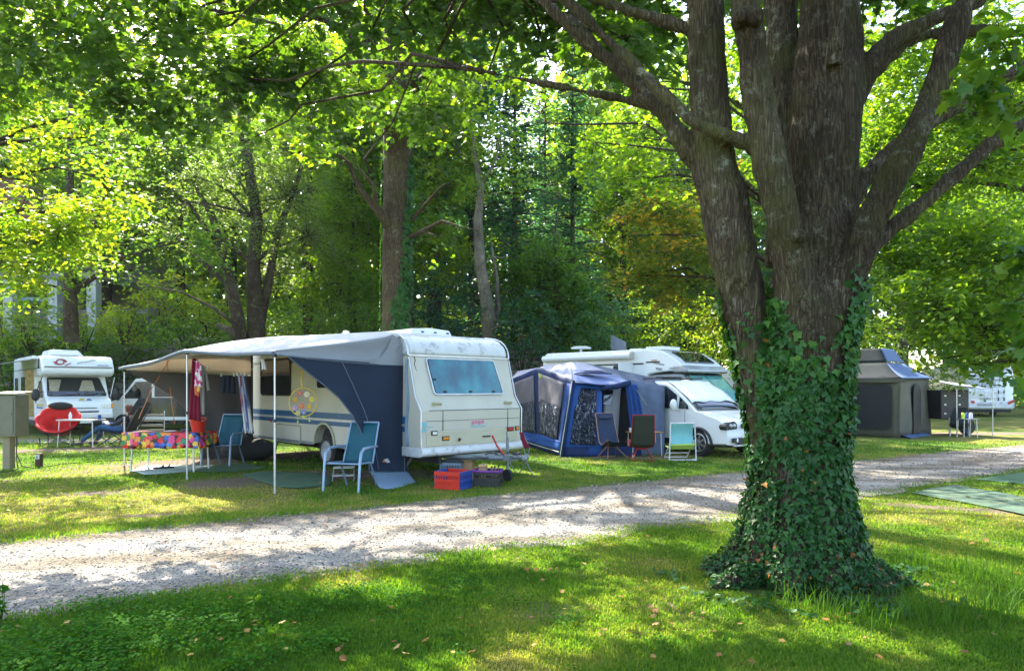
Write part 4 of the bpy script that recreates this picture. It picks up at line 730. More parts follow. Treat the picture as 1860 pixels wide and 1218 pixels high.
def wheel(parent, x, y, r=.33, w=.2, rim='alloy', side=-1, spokes=7):
    wm_ = MB().lathe([(r * .62, -w / 2), (r * .9, -w / 2), (r, -w * .35), (r, w * .35), (r * .9, w / 2), (r * .62, w / 2)], (x, y, r), (1, 0, 0), 28)
    t = wm_.build('wheel', M['rubber'], parent, smooth=35)
    def f(m):
        m.lathe([(r * .66, -.03), (r * .66, .03), (r * .62, .04), (r * .58, .022), (0, .022)], (x + side * (w * .5 - .02), y, r), (side, 0, 0), 28)
        if spokes:
            m.mi = 1; m.lathe([(r * .62, .0), (r * .6, .026), (0, .026)], (x + side * (w * .5 - .02), y, r), (side, 0, 0), 24); m.mi = 0
            for k in range(spokes):
                a = 2 * PI * k / spokes; m.box((x + side * (w * .5 + .012), y + math.cos(a) * r * .32, r + math.sin(a) * r * .32), (.02, r * .13, r * .60), R=Matrix.Rotation(a - PI / 2, 3, 'X'))
        else:
            m.lathe([(0, .03), (r * .22, .03), (r * .30, .0), (r * .45, .02), (r * .58, -.01)], (x + side * (w * .5 + .004), y, r), (side, 0, 0), 24)
        m.lathe([(0, .03), (r * .13, .03), (r * .15, 0)], (x + side * (w * .5 + .01), y, r), (side, 0, 0), 16)
    quick('rim', [M[rim], M['under']], t, f, smooth=35)
    return t
def arch(cy_, z0, R, n=9, flip=False):                 # wheel arch notch points from front to back
    pts = []
    for i in range(n + 1):
        a = PI * i / n; pts.append((cy_ - R * math.cos(a), z0 + max(0, R * math.sin(a))))
    return pts
# ------------------------------------------------------------------ the caravan
CL = (-1.77, 11.70, 0.0)
car = thing('caravan', 'old cream caravan with a blue stripe and a teal front window', 'caravan', CL, TH)
cW = Matrix.Translation(CL) @ Matrix.Rotation(rad(TH), 4, 'Z'); cI = cW.inverted()
def hit(px, py, P0, n, Mi=cI):                         # where the sight line through (px, py) meets a plane of the local frame
    o = Mi @ Vector((0, 0, H)); q = Mi @ W(px, py, 10); d = q - o; P0, n = Vector(P0), Vector(n); return o + d * ((P0 - o).dot(n) / d.dot(n))
prof = [(-.30, .50), (-.37, .56), (-.38, .62), (-.36, .86), (-.37, 1.22), (-.20, 1.46), (-.03, 2.12), (0, 2.17)]
prof += [(6.95, 2.17), (6.97, 1.4), (6.97, .5)] + [(6.9, .46), (3.45, .46)] + [(a, b) for a, b in reversed(arch(3.0, .46, .40))] + [(2.55, .46), (.3, .46)]
quick('body', M['cream'], car, lambda m: m.prism([(a, b) for a, b in prof], (0, 0, 0), (0, 1, 0), (0, 0, 1), (2.3, 0, 0)), bevel=.028)
rp = [(.0, 2.175), (.012, 2.27), (.05, 2.36), (.12, 2.44), (.22, 2.51), (.38, 2.565), (.7, 2.61), (1.6, 2.64), (6.1, 2.64), (6.5, 2.58), (6.8, 2.42), (6.93, 2.175)]
quick('roof', M['cap'], car, lambda m: m.prism(rp, (-.012, 0, 0), (0, 1, 0), (0, 0, 1), (2.324, 0, 0)), bevel=.07, seg=4)
quick('seam_rail', M['alu'], car, lambda m: (m.box((1.15, -.008, 2.172), (2.33, .03, .028)), m.tube([(-.02, a - .01, b) for a, b in rp[:7]], .014, 6), m.tube([(2.32, a - .01, b) for a, b in rp[:7]], .014, 6),
      m.tube([(-.012, a, b) for a, b in ((-.02, 2.14), (-.21, 1.46), (-.385, 1.22), (-.375, .9), (-.39, .6))], .011, 6), m.tube([(2.312, a, b) for a, b in ((-.02, 2.14), (-.21, 1.46), (-.385, 1.22), (-.375, .9), (-.39, .6))], .011, 6)), smooth=40)
FN = Vector((0, -1, .2576)).normalized()
def fp(x, z, off=0.0): return Vector((x, -.20 + (z - 1.46) * .2576, z)) + FN * off
wq = [(.352, 2.105), (1.855, 2.105), (1.975, 1.505), (.425, 1.505)]
def rounded(q, r=.06, n=4):
    out = []
    for i in range(len(q)):
        p, a, b = Vector(q[i]), Vector(q[i - 1]), Vector(q[(i + 1) % len(q)]); a = p + (a - p).normalized() * r; b = p + (b - p).normalized() * r
        for k in range(n + 1): t = k / n; out.append(tuple(a.lerp(p, t).lerp(p.lerp(b, t), t)))
    return out
def slab(m, q, off0, off1, f=fp):
    n = len(q); v = [f(x, z, off0) for x, z in q] + [f(x, z, off1) for x, z in q]
    m.add(v, [tuple(range(n)), tuple(range(2 * n - 1, n - 1, -1))] + [(i, n + i, n + (i + 1) % n, (i + 1) % n) for i in range(n)])
def grow(q, k):
    c = sum((Vector(p) for p in q), Vector((0, 0))) / len(q); return [tuple(Vector(p) + (Vector(p) - c).normalized() * k) for p in q]
fw = quick('front_window', M['teal_glass'], car, lambda m: slab(m, rounded(wq), .004, .028), smooth=30)
quick('frame', M['alu'], fw, lambda m: m.loop([fp(x, z, .016) for x, z in rounded(grow(wq, .035))], .017, 6), smooth=60)
quick('latch', M['black'], fw, lambda m: [m.box(fp(x, z, .036), (.06, .02, .035)) for x, z in ((.62, 1.535), (1.2, 1.535), (1.75, 1.535), (.43, 1.75))], bevel=.006)
low = [(-.362, .86), (-.384, .62), (-.372, .565)]
quick('lower_panel', M['cream_low'], car, lambda m: m.prism([(-.371, .86), (-.392, .62), (-.35, .60), (-.33, .86)], (.1, 0, 0), (0, 1, 0), (0, 0, 1), (2.1, 0, 0)), bevel=.006)
quick('bumper', M['cap'], car, lambda m: m.prism([(-.42, .46), (-.44, .50), (-.43, .57), (-.39, .60), (.2, .60), (.2, .43), (-.3, .43)], (-.02, 0, 0), (0, 1, 0), (0, 0, 1), (2.34, 0, 0)), bevel=.03, seg=3)
h_ = quick('locker_hatch', M['cream'], car, lambda m: m.prism([(-.374, 1.215), (-.366, .875), (-.34, .875), (-.34, 1.215)], (.46, 0, 0), (0, 1, 0), (0, 0, 1), (1.50, 0, 0)), bevel=.008)
quick('seal', M['black'], h_, lambda m: (m.box((1.21, -.371, 1.222), (2.1, .008, .010)), m.box((.452, -.370, 1.05), (.008, .008, .36)), m.box((1.968, -.370, 1.05), (.008, .008, .36)), m.box((1.2, -.3735, 1.045), (2.2, .006, .006))))
quick('logo', [M['pink'], M['tealprint']], car, lambda m: ([m.box((1.12 + k * .075, -.380, .99 + .01 * (k % 2)), (.05, .004, .07 - .015 * (k % 2))) for k in range(4)], setattr(m, 'mi', 1), m.box((1.24, -.380, .925), (.34, .004, .02))))
for x in (.36, 2.02): quick('handle', M['cream_low'], car, lambda m: (m.box((x, -.315, 1.33), (.20, .035, .05), R=Matrix.Rotation(.55, 3, 'X')), m.box((x, -.34, 1.355), (.16, .05, .02), R=Matrix.Rotation(.55, 3, 'X'))), bevel=.01)
for x, z, mm, w_ in ((.26, .84, 'clearlens', .09), (.50, .74, 'amber', .12), (2.02, .84, 'redlens', .13), (2.19, .85, 'amber', .06)):
    lt = quick('marker_light', M[mm], car, lambda m: m.box((x, -.392, z), (w_, .03, .05)), bevel=.008); quick('housing', M['black'], lt, lambda m: m.box((x, -.384, z), (w_ + .035, .02, .08)), bevel=.006)
quick('lock', M['black'], car, lambda m: (m.box((1.42, -.398, .735), (.18, .02, .025)), m.tube([(.78, -.40, .68), (.80, -.41, .73)], .022)), bevel=.004)
quick('side_print', M['tealprint'], car, lambda m: (m.box((.06, -.376, 1.0), (.10, .004, .06)), m.box((.05, -.376, .90), (.09, .004, .06)), m.box((.14, -.376, .95), (.2, .004, .014))))
quick('side_stripe', [M['blue_stripe'], M['alu']], car, lambda m: (m.box((-.006, 3.35, 1.05), (.01, 6.6, .12)), m.box((-.006, 3.35, .895), (.01, 6.6, .085)), setattr(m, 'mi', 1), m.box((-.012, 3.35, .965), (.02, 6.6, .025))))
def side_rect(px0, py0, px1, py1, off=0.0):
    a, b = hit(px0, py0, (off, 0, 0), (1, 0, 0)), hit(px1, py1, (off, 0, 0), (1, 0, 0)); return min(a.y, b.y), max(a.y, b.y), min(a.z, b.z), max(a.z, b.z)
y0, y1, z0, z1 = side_rect(476, 655, 528, 716)
sw_ = quick('side_window', M['glass_dark'], car, lambda m: m.prism(rrect(y1 - y0, z1 - z0, .06, 3, (y0 + y1) / 2, (z0 + z1) / 2), (-.03, 0, 0), (0, 1, 0), (0, 0, 1), (.026, 0, 0)), smooth=30)
quick('frame', M['black'], sw_, lambda m: m.loop([(-.016, a, b) for a, b in rrect(y1 - y0 + .03, z1 - z0 + .03, .07, 4, (y0 + y1) / 2, (z0 + z1) / 2)], .02, 6), smooth=60)
y0, y1, z0, z1 = side_rect(580, 689, 602, 703)
quick('side_window', M['glass_dark'], car, lambda m: m.prism(rrect(y1 - y0 + .5, .34, .05, 3, (y0 + y1) / 2 - .2, (z0 + z1) / 2 + .08), (-.03, 0, 0), (0, 1, 0), (0, 0, 1), (.026, 0, 0)), smooth=30)
y0, y1, z0, z1 = side_rect(503, 770, 546, 804)
ld = quick('locker_door', M['cream'], car, lambda m: m.prism(rrect(y1 - y0, z1 - z0, .04, 3, (y0 + y1) / 2, (z0 + z1) / 2), (-.018, 0, 0), (0, 1, 0), (0, 0, 1), (.016, 0, 0)), bevel=.004)
quick('frame', M['cream_low'], ld, lambda m: m.loop([(-.012, a, b) for a, b in rrect(y1 - y0 + .03, z1 - z0 + .03, .05, 4, (y0 + y1) / 2, (z0 + z1) / 2)], .012, 6), smooth=60)
quick('lock', M['redlens'], car, lambda m: m.lathe([(0, .02), (.03, .02), (.035, 0)], (0, 5.55, .86), (-1, 0, 0), 12))
quick('arch_trim', M['cream_low'], car, lambda m: m.tube([(-.012, a, b) for a, b in arch(3.0, .46, .43, 14)], .028, 8), smooth=50)
quick('skirt', M['chassis'], car, lambda m: (m.box((-.004, 1.3, .455), (.03, 2.5, .06)), m.box((-.004, 5.2, .455), (.03, 3.5, .06))), bevel=.006)
quick('underbody', M['under'], car, lambda m: (m.box((1.15, 3.2, .44), (2.1, 6.8, .05)), m.box((1.15, 3.0, .62), (2.0, .95, .3)), m.box((.45, 3, .36), (.07, 6.6, .12)), m.box((1.85, 3, .36), (.07, 6.6, .12)), m.box((1.15, 3.0, .31), (1.9, .1, .1))))
wheel(car, .14, 3.0, .32, .2, 'steelw', -1, 0); wheel(car, 2.16, 3.0, .32, .2, 'steelw', 1, 0)
for x, y in ((.35, .35), (1.95, .35), (.35, 5.9), (1.95, 6.2)):
    quick('corner_steady', M['chassis'], car, lambda m: (m.tube([(x, y, .42), (x, y + .38, .03)], .022), m.box((x, y + .38, .015), (.12, .12, .03))), bevel=.004)
quick('drawbar', M['chassis'], car, lambda m: (m.tube([(.55, .1, .40), (1.10, -1.30, .42)], .042, 6), m.tube([(1.75, .1, .40), (1.20, -1.30, .42)], .042, 6), m.box((1.15, -1.22, .43), (.20, .36, .09)), m.box((1.15, -.75, .44), (.62, .5, .02)),
      m.tube([(1.15, -1.3, .44), (1.15, -1.62, .46)], .035, 10), m.ball((1.15, -1.66, .44), .055)), smooth=40)
quick('brake_lever', M['redlens'], car, lambda m: (m.tube([(1.10, -1.22, .48), (1.03, -1.12, .62), (.98, -1.05, .80)], [.016, .016, .02], 8)), smooth=50)
quick('gas_line', M['black'], car, lambda m: (m.tube(wig((.95, -.9, .47), (1.25, -1.25, .52), 6, .12), .012, 6), m.tube(wig((1.3, -1.1, .5), (1.1, -1.55, .5), 6, .15), .012, 6), m.ball((1.28, -1.35, .47), (.08, .1, .06))), smooth=60)
jw = quick('jockey_wheel', M['chassis'], car, lambda m: (m.tube([(1.27, -1.12, .75), (1.27, -1.12, .16)], .026, 10), m.tube([(1.27, -1.12, .75), (1.20, -1.18, .78), (1.20, -1.18, .86)], .012, 6)), smooth=40)
quick('tyre', M['rubber'], jw, lambda m: m.lathe([(.04, -.03), (.10, -.03), (.11, 0), (.10, .03), (.04, .03)], (1.27, -1.12, .11), (1, 0, 0), 16), smooth=40)
a, b = hit(688, 604, (0, 1.3, 0), (0, 1, 0)), hit(786, 607, (0, 1.3, 0), (0, 1, 0))
sk = quick('skylight', M['van_white'], car, lambda m: m.prism([(.72, 2.63), (1.72, 2.63), (1.66, 2.74), (1.2, 2.77), (.78, 2.74)], (0, 1.0, 0), (1, 0, 0), (0, 0, 1), (0, 1.05, 0)), bevel=.02)
quick('handle', M['blue_stripe'], sk, lambda m: [m.box((x, .995, 2.685), (.06, .02, .03)) for x in (1.0, 1.3, 1.6)], bevel=.004)
quick('roof_vent', M['van_white'], car, lambda m: m.lathe([(.045, 2.6), (.045, 2.76), (.07, 2.765), (.07, 2.80), (.03, 2.82), (0, 2.82)], (.6, 3.2, 0), (0, 0, 1), 14), smooth=40)
# ------------------------------------------------------------------ its sun canopy
def cloth_mat(name, col, tr=.12, var=.10, scale=1.2, rough=.85):
    m = mat(name, col, rough, var=var, scale=scale, bump=.35, bscale=2.6, spec=.2, trans=tr, dirt=shade(col, .6), dscale=1.4, damt=.35); return m
M['canopy_top'] = cloth_mat('canopy_grey_white', (.55, .56, .60), .12); M['canopy_grey'] = cloth_mat('canopy_mid_grey', (.30, .32, .37), .1); M['navy'] = cloth_mat('canopy_navy', (.024, .036, .066), .05); M['beige'] = cloth_mat('canopy_beige', (.56, .50, .42), .35)
M['wall_grey'] = cloth_mat('canopy_dark_grey', (.11, .11, .11), .15); M['flap'] = cloth_mat('mud_flap_blue', (.22, .31, .42), .05); M['edge_grey'] = mat('canopy_edge_piping', (.12, .15, .20), .6); M['orange'] = mat('orange_cord', (.55, .20, .06), .7)
P1, P2, P3 = Vector((-2.24, .296, 0)), Vector((-2.68, 2.91, 0)), Vector((-2.90, 6.12, 0))
aw = thing('sun_canopy', 'grey and navy caravan sun canopy with curved side walls on three poles', 'awning', CL, TH)
def lerp3(s, a, b, c, sm=.46):
    return a.lerp(b, s / sm) if s < sm else b.lerp(c, (s - sm) / (1 - sm))
RI, RO = [], []
NS = 26
E1, E2, E3 = P1 + Vector((-.03, -.05, 2.15)), P2 + Vector((-.03, 0, 2.27)), P3 + Vector((-.05, .1, 2.03))
for i in range(NS + 1):
    s = i / NS; o = lerp3(s, E1, E2, E3); o = o + Vector((.06 * math.sin(s * PI * 2) ** 2, 0, -.03 * math.sin(s / .46 * PI) ** 2 if s < .46 else -.035 * math.sin((s - .46) / .54 * PI) ** 2)); RO.append(o)
    y = .20 + 6.45 * s; zz = np.interp(y, [.05, .12, .22, .38, .7, 1.6, 6.1, 6.7], [2.36, 2.44, 2.52, 2.575, 2.62, 2.65, 2.65, 2.58]); RI.append(Vector((.0 + .02, y, zz)))
def roofpt(s, t):
    k = s * NS; i = min(int(k), NS - 1); f = k - i; a, b = RI[i].lerp(RI[i + 1], f), RO[i].lerp(RO[i + 1], f); p = a.lerp(b, t)
    p.z += .10 * math.sin(t * PI) * (math.sin(min(1, s * 1.1) * PI) ** .7 if 0 < s < .91 else 0) + .10 * math.exp(-((s - .78) / .16) ** 2) * math.sin(t * PI) + .006 * math.sin(s * 60 + t * 4) * t; return p
quick('roof', M['canopy_top'], aw, lambda m: m.grid([[roofpt(i / 52, j / 16) for j in range(17)] for i in range(53)]), smooth=180, solid=.004)
quick('edge', M['edge_grey'], aw, lambda m: m.tube([p + Vector((-.01, 0, -.02)) for p in RO], .035, 8), smooth=60)
# near side wall: a grey upper and a navy lower panel, hanging in the plane of the caravan's front edge
def wl(px, py, y=.17, warp=0.0): p = hit(px, py, (0, y, 0), (0, 1, 0)); p.y += warp; return p
def strip(m, top, bot, n=30, k=10, fold=.02, ph=0.0):
    def samp(c, t):
        x = [i / (len(c) - 1) for i in range(len(c))]; i = min(int(t * (len(c) - 1)), len(c) - 2); f = t * (len(c) - 1) - i; return Vector(c[i]).lerp(Vector(c[i + 1]), f)
    P = []
    for i in range(n + 1):
        a, b = samp(top, i / n), samp(bot, i / n); row = []
        for j in range(k + 1):
            t = j / k; q_ = a.lerp(b, t); q_.y += fold * math.sin(i / n * 17 + t * 2.0 + ph) * math.sin(t * PI) + fold * .8 * math.sin(i / n * 7 + t * 5 + ph) * math.sin(t * PI) + .05 * math.sin(t * PI) * math.sin(i / n * PI); row.append(q_)
        P.append(row)
    m.grid(P)
tp_ = [(500, 636), (560, 630), (620, 623), (665, 618), (700, 612), (713, 607)]; md_ = [(503, 644), (560, 651), (620, 657), (670, 661), (712, 663), (739, 664)]
quick('side_panel', M['canopy_grey'], aw, lambda m: strip(m, [wl(*q) for q in tp_], [wl(*q) for q in [(503, 644), (560, 650), (620, 655), (670, 658), (712, 650), (728, 628)]], 30, 6, .012), smooth=180, solid=.004)
quick('side_panel', M['canopy_grey'], aw, lambda m: m.poly([wl(*q) for q in ((713, 607), (722, 613), (731, 626), (737, 645), (739, 664), (700, 662), (670, 659), (690, 650), (705, 630))]), solid=.004)
lft = [(505, 644), (521, 646), (553, 672), (586, 697), (615, 722), (640, 754), (654, 780), (664, 804), (669, 832), (671, 857)]
rgt = [(739, 664)] * 1 + [(739.2, 664 + 194 * k / 9) for k in range(1, 10)]
def navy(m):
    n = 30
    def samp(c, t): i = min(int(t * (len(c) - 1)), len(c) - 2); f = t * (len(c) - 1) - i; return Vector(c[i]).lerp(Vector(c[i + 1]), f)
    topc = [(503, 644), (560, 651), (620, 657), (670, 660), (712, 663), (739, 664)]
    # rows go down the curved left edge and the straight right edge, starting on the seam
    L_, R_ = [wl(*q) for q in lft], [wl(*q) for q in rgt]; P = []
    for i in range(n + 1):
        t = i / n; a, b = samp(L_, t), samp(R_, t); row = []
        for j in range(19):
            s = j / 18; q_ = a.lerp(b, s)
            if i == 0: pass
            q_.y += .05 * math.sin(s * PI) * math.sin(t * PI) + .022 * math.sin(s * 13 + t * 3) * math.sin(t * PI) * math.sin(s * PI) + .012 * math.sin(s * 30 + t * 6) * t * (1 - s); row.append(q_)
        P.append(row)
    m.grid(P)
quick('side_wall', M['navy'], aw, navy, smooth=180, solid=.004)
quick('piping', M['edge_grey'], aw, lambda m: (m.tube([wl(*q) for q in lft], .010, 6), m.tube([wl(*q) + Vector((0, -.012, 0)) for q in md_], .007, 5)), smooth=60)
quick('seam', M['edge_grey'], aw, lambda m: (m.tube([wl(*q) + Vector((0, -.03, 0)) for q in ((620, 658), (640, 700), (660, 745), (675, 790), (686, 850))], .006, 5), m.tube([wl(*q) + Vector((0, -.01, 0)) for q in ((735, 668), (735, 760), (734, 856))], .006, 5), m.tube([wl(*q) + Vector((0, -.012, 0)) for q in ((671, 857), (700, 857), (738, 857))], .008, 5)))
quick('badge', [M['canopy_top'], M['orange']], aw, lambda m: (m.poly([wl(x, y, .12) for x, y in ((697, 834), (704, 832), (709, 839), (703, 840))]), setattr(m, 'mi', 1), m.poly([wl(x, y, .118) for x, y in ((694, 838), (698, 834), (702, 839))])), solid=.003)
fl_b = [G(x, y) for x, y in ((690, 887), (700, 889), (716, 888), (734, 883), (748, 879), (757, 876))]; fl_t = [cW @ wl(x, 856) for x in (672, 685, 698, 712, 726, 739)]
def flapf(m):
    P = []
    for i in range(19):
        t = i / 18 * 5; k = min(int(t), 4); f = t - k; a, b = fl_t[k].lerp(fl_t[k + 1], f), fl_b[k].lerp(fl_b[k + 1], f); row = []
        for j in range(9): s = j / 8; q_ = a.lerp(b, s); q_.z = q_.z * (1 - s) ** .6 + .012 + .03 * abs(math.sin(i * 1.1 + s * 3)) * s * (1 - s) * 3; row.append(cI @ q_)
        P.append(row)
    m.grid(P)
quick('mud_flap', M['flap'], aw, flapf, smooth=180, solid=.004)
quick('draught_strip', M['flap'], aw, lambda m: m.grid([[hit(x, y, (0, -.02, 0), (0, 1, 0)) for x in (744, 748, 752)] if 0 else [Vector((x_, -.0 + .03 * math.sin(k * .9), z_)) for x_ in (-.06, .01, .06)] for k, z_ in enumerate(np.linspace(2.1, .62, 12))]), smooth=180, solid=.004)
quick('lacing', M['black'], aw, lambda m: m.tube([Vector((.09 + .02 * math.sin(k * 2.1), -.03 - .33 * (k / 24) * (1 if k < 12 else 1), 2.15 - 1.62 * k / 24)) for k in range(25)], .007, 5), smooth=60)
# far side wall, seen from within
def fw_(px, py): return hit(px, py, (0, 6.35, 0), (0, 1, 0))
def farw(m):
    top = [(227, 667), (280, 654), (340, 643), (400, 637), (457, 636)]; bot = [(228, 672), (280, 674.5), (340, 677), (400, 679), (457, 681)]
    strip(m, [fw_(*q) for q in top], [fw_(*q) for q in bot], 20, 5, .012)
quick('far_panel', M['beige'], aw, farw, smooth=180, solid=.004)
def farg(m):
    L_ = [fw_(*q) for q in ((229, 674), (255, 685), (280, 698), (310, 717), (338, 745), (350, 775), (360, 805), (366, 836))]; R_ = [fw_(457, 682 + 148 * k / 7) for k in range(8)]; P = []
    for i in range(29):
        t = i / 28 * 7; k = min(int(t), 6); f = t - k; a, b = L_[k].lerp(L_[k + 1], f), R_[k].lerp(R_[k + 1], f)
        P.append([a.lerp(b, j / 16) + Vector((0, .03 * math.sin(j * .9 + i * .15), 0)) for j in range(17)])
    m.grid(P)
quick('far_wall', M['wall_grey'], aw, farg, smooth=180, solid=.004)
quick('edge_strip', M['black'], aw, lambda m: m.tube([fw_(457.5, 634), fw_(457.5, 830)], .03, 6))
for p, h in ((P1, 2.13), (P2, 2.25), (P3, 2.0)):
    pl = quick('pole', M['alu'], aw, lambda m: (m.tube([(p.x, p.y, .0), (p.x, p.y, h * .52)], .016, 10), m.tube([(p.x, p.y, h * .5), (p.x, p.y, h)], .013, 10)), smooth=50)
    quick('clamp', M['black'], pl, lambda m: (m.box((p.x, p.y, h * .52), (.045, .045, .05)), m.box((p.x, p.y, h - .03), (.06, .06, .05))), bevel=.008)
quick('guy_rope', M['orange'], aw, lambda m: (m.tube([P2 + Vector((.05, 0, 2.2)), P2 + Vector((-.35, .5, 1.2))], .004, 4) if 0 else None,
      m.tube([fw_(308, 653), fw_(276, 705), fw_(252, 760)], .009, 5), m.tube([fw_(303, 653), fw_(310, 715), fw_(317, 770)], .009, 5)), smooth=60)
# ------------------------------------------------------------------ coachbuilt campers
def stripe_side(m, y0, y1, z, h, x=-.006): m.box((x, (y0 + y1) / 2, z), (.01, y1 - y0, h))
AL = (-15.82, 23.0, 0)
al = thing('camper', 'white overcab camper with a red swirl logo and its awning out', 'camper', AL, TH)
aI = (Matrix.Translation(AL) @ Matrix.Rotation(rad(TH), 4, 'Z')).inverted()
W2 = 2.12
quick('body', M['van_white'], al, lambda m: m.prism([(1.55, .45), (1.55, 2.0), (.9, 2.05), (.9, 2.72), (6.4, 2.78), (6.55, 2.65), (6.6, .5), (5.4, .45)] + list(reversed(arch(4.7, .45, .38))) + [(4.0, .45)], (0, 0, 0), (0, 1, 0), (0, 0, 1), (W2, 0, 0)), bevel=.05, seg=3)
quick('overcab', M['van_white'], al, lambda m: m.prism([(1.0, 2.02), (.25, 2.02), (.02, 2.09), (-.05, 2.2), (-.02, 2.34), (.22, 2.66), (.38, 2.73), (1.0, 2.735)], (-.02, 0, 0), (0, 1, 0), (0, 0, 1), (W2 + .04, 0, 0)), bevel=.09, seg=4)
quick('trim_line', M['black'], al, lambda m: (m.box((W2 / 2, -.055, 2.335), (W2 - .1, .02, .03)), stripe_side(m, .3, 6.3, 2.30, .022, -.022)), bevel=.004)
OCN = Vector((0, -.8, .6))
def oc(x, z): y = -.02 + (z - 2.34) * .75; return Vector((x, y - .03, z + .012))
def swirl(m):
    for t0, mi in ((0, 0), (PI, 0)):
        pts_o, pts_i = [], []
        for k in range(14):
            a = t0 + k / 13 * 3.6; r = .165 - .012 * k * .5; pts_o.append((.52 + math.cos(a) * r * 1.25, 2.50 + math.sin(a) * r * .8)); r2 = r - .07 + .004 * k; pts_i.append((.52 + math.cos(a) * r2 * 1.25, 2.50 + math.sin(a) * r2 * .8))
        for k in range(13): m.poly([oc(*pts_o[k]), oc(*pts_o[k + 1]), oc(*pts_i[k + 1]), oc(*pts_i[k])])
    m.poly([oc(.62, 2.37), oc(.68, 2.37), oc(.84, 2.47), oc(.80, 2.47)])
M['logo_red'] = mat('dark_red_print', (.30, .025, .03), .5); M['logo_grey'] = mat('grey_print', (.15, .17, .2), .5); M['logo_blue'] = mat('blue_print', (.05, .09, .35), .5); M['yellowp'] = mat('yellow_print', (.55, .45, .04), .5)
quick('logo', M['logo_red'], al, swirl, solid=.004)
def script_(m, x, z, n, w, h, sl):
    pts = [oc(x + w * k / n, z + sl * k / n + h * (.5 if k % 2 else -.5) * (1 + .8 * ((k * 7) % 5 == 0))) for k in range(n + 1)]; m.tube(pts, .009, 4)
quick('lettering', M['logo_grey'], al, lambda m: (script_(m, 1.02, 2.46, 20, .55, .04, .13),)); quick('lettering', M['logo_blue'], al, lambda m: (script_(m, 1.62, 2.40, 18, .34, .03, 0),))
quick('roof_box', M['van_white'], al, lambda m: m.prism([(.35, 2.77), (1.45, 2.77), (1.25, 2.98), (.42, 2.98)], (0, 1.2, 0), (1, 0, 0), (0, 0, 1), (0, 1.5, 0)), bevel=.05, seg=3)
# cab
quick('cab', M['van_white'], al, lambda m: m.prism([(-.42, .42), (-.50, .55), (-.50, .78), (-.40, 1.05), (-.22, 1.22), (.12, 1.30), (.62, 2.03), (1.6, 2.03), (1.6, .42)] + list(reversed(arch(.62, .42, .37))), (.08, 0, 0), (0, 1, 0), (0, 0, 1), (W2 - .2, 0, 0)), bevel=.05, seg=3)
WN = Vector((0, -.825, .565))
def wsf(x, z, off=0.0): t = (z - 1.30) / .73; return Vector((x, .12 + .5 * t, z)) + WN * off
wsq = [(.22, 1.97), (W2 - .34, 1.97), (W2 - .18, 1.33), (.16, 1.33)]
ws = quick('windscreen', M['glass_dark'], al, lambda m: slab(m, rounded(wsq, .06), -.004, .012, wsf), smooth=30)
M['curtain'] = mat('beige_curtain', (.35, .31, .22), .9, var=.2, scale=12)
for cq in ([(.26, 1.9), (.62, 1.9), (.5, 1.5), (.24, 1.5)], [(1.25, 1.88), (1.55, 1.88), (1.6, 1.5), (1.1, 1.5)]): quick('curtain', M['curtain'], ws, lambda m: slab(m, cq, .0125, .0145, wsf))
quick('seal', M['black'], ws, lambda m: m.loop([wsf(x, z, .008) for x, z in rounded(wsq, .07)], .014, 5), smooth=60)
quick('wiper', M['black'], al, lambda m: (m.tube([wsf(.5, 1.34, .03), wsf(1.0, 1.38, .03)], .010), m.tube([wsf(1.1, 1.34, .03), wsf(1.6, 1.38, .03)], .010)))
for x in (.32, W2 - .32):
    hl = quick('headlight', M['clearlens'], al, lambda m: m.prism(rrect(.28, .15, .03, 3, x, .99), (0, -.475, 0), (1, 0, 0), (0, 0, 1), (0, .12, 0)), bevel=.008); quick('indicator', M['amber'], hl, lambda m: m.box((x + (.19 if x > 1 else -.19), -.41, .99), (.08, .1, .14)), bevel=.008)
quick('grille', M['black'], al, lambda m: (m.box((W2 / 2, -.49, .80), (1.0, .05, .05)), m.box((W2 / 2, -.46, .93), (.9, .04, .02))), bevel=.008)
quick('bumper', M['black'], al, lambda m: m.prism([(-.52, .32), (-.58, .38), (-.58, .56), (-.50, .58), (-.2, .58), (-.2, .32)], (.05, 0, 0), (0, 1, 0), (0, 0, 1), (W2 - .14, 0, 0)), bevel=.03)
quick('number_plate', M['clearlens'], al, lambda m: m.box((W2 / 2, -.59, .47), (.52, .015, .11)), bevel=.003)
quick('emblem', [M['yellowp'], M['logo_blue']], al, lambda m: (m.poly([Vector((x, -.28, z)) for x, z in ((.98, 1.19), (1.14, 1.19), (1.20, 1.235), (1.06, 1.255))]), setattr(m, 'mi', 1), m.poly([Vector((x, -.28, z)) for x, z in ((1.22, 1.19), (1.40, 1.19), (1.34, 1.235), (1.26, 1.245))])), solid=.02)
sw2 = quick('side_window', M['glass_dark'], al, lambda m: m.prism([(.42, 1.28), (.72, 1.86), (1.35, 1.86), (1.35, 1.28)], (.062, 0, 0), (0, 1, 0), (0, 0, 1), (.03, 0, 0)), bevel=.006)
for y, z, w_, h_2 in ((.55, 2.46, .26, .34), (3.9, 1.75, .8, .55), (5.6, 1.75, .55, .5)):
    quick('side_window', M['glass_dark'], al, lambda m: m.prism(rrect(w_, h_2, .05, 3, y, z), (-.045, 0, 0), (0, 1, 0), (0, 0, 1), (.03, 0, 0)), smooth=30)
dr = quick('door', M['van_white'], al, lambda m: m.prism(rrect(.62, 1.75, .06, 3, 2.6, 1.45), (-.016, 0, 0), (0, 1, 0), (0, 0, 1), (.012, 0, 0)), bevel=.004); quick('opening_shade', M['interior_shade'], dr, lambda m: m.prism(rrect(.5, 1.6, .05, 3, 2.6, 1.45), (-.02, 0, 0), (0, 1, 0), (0, 0, 1), (.003, 0, 0)))  # thin dark sheet on the door paints the shade of the inside
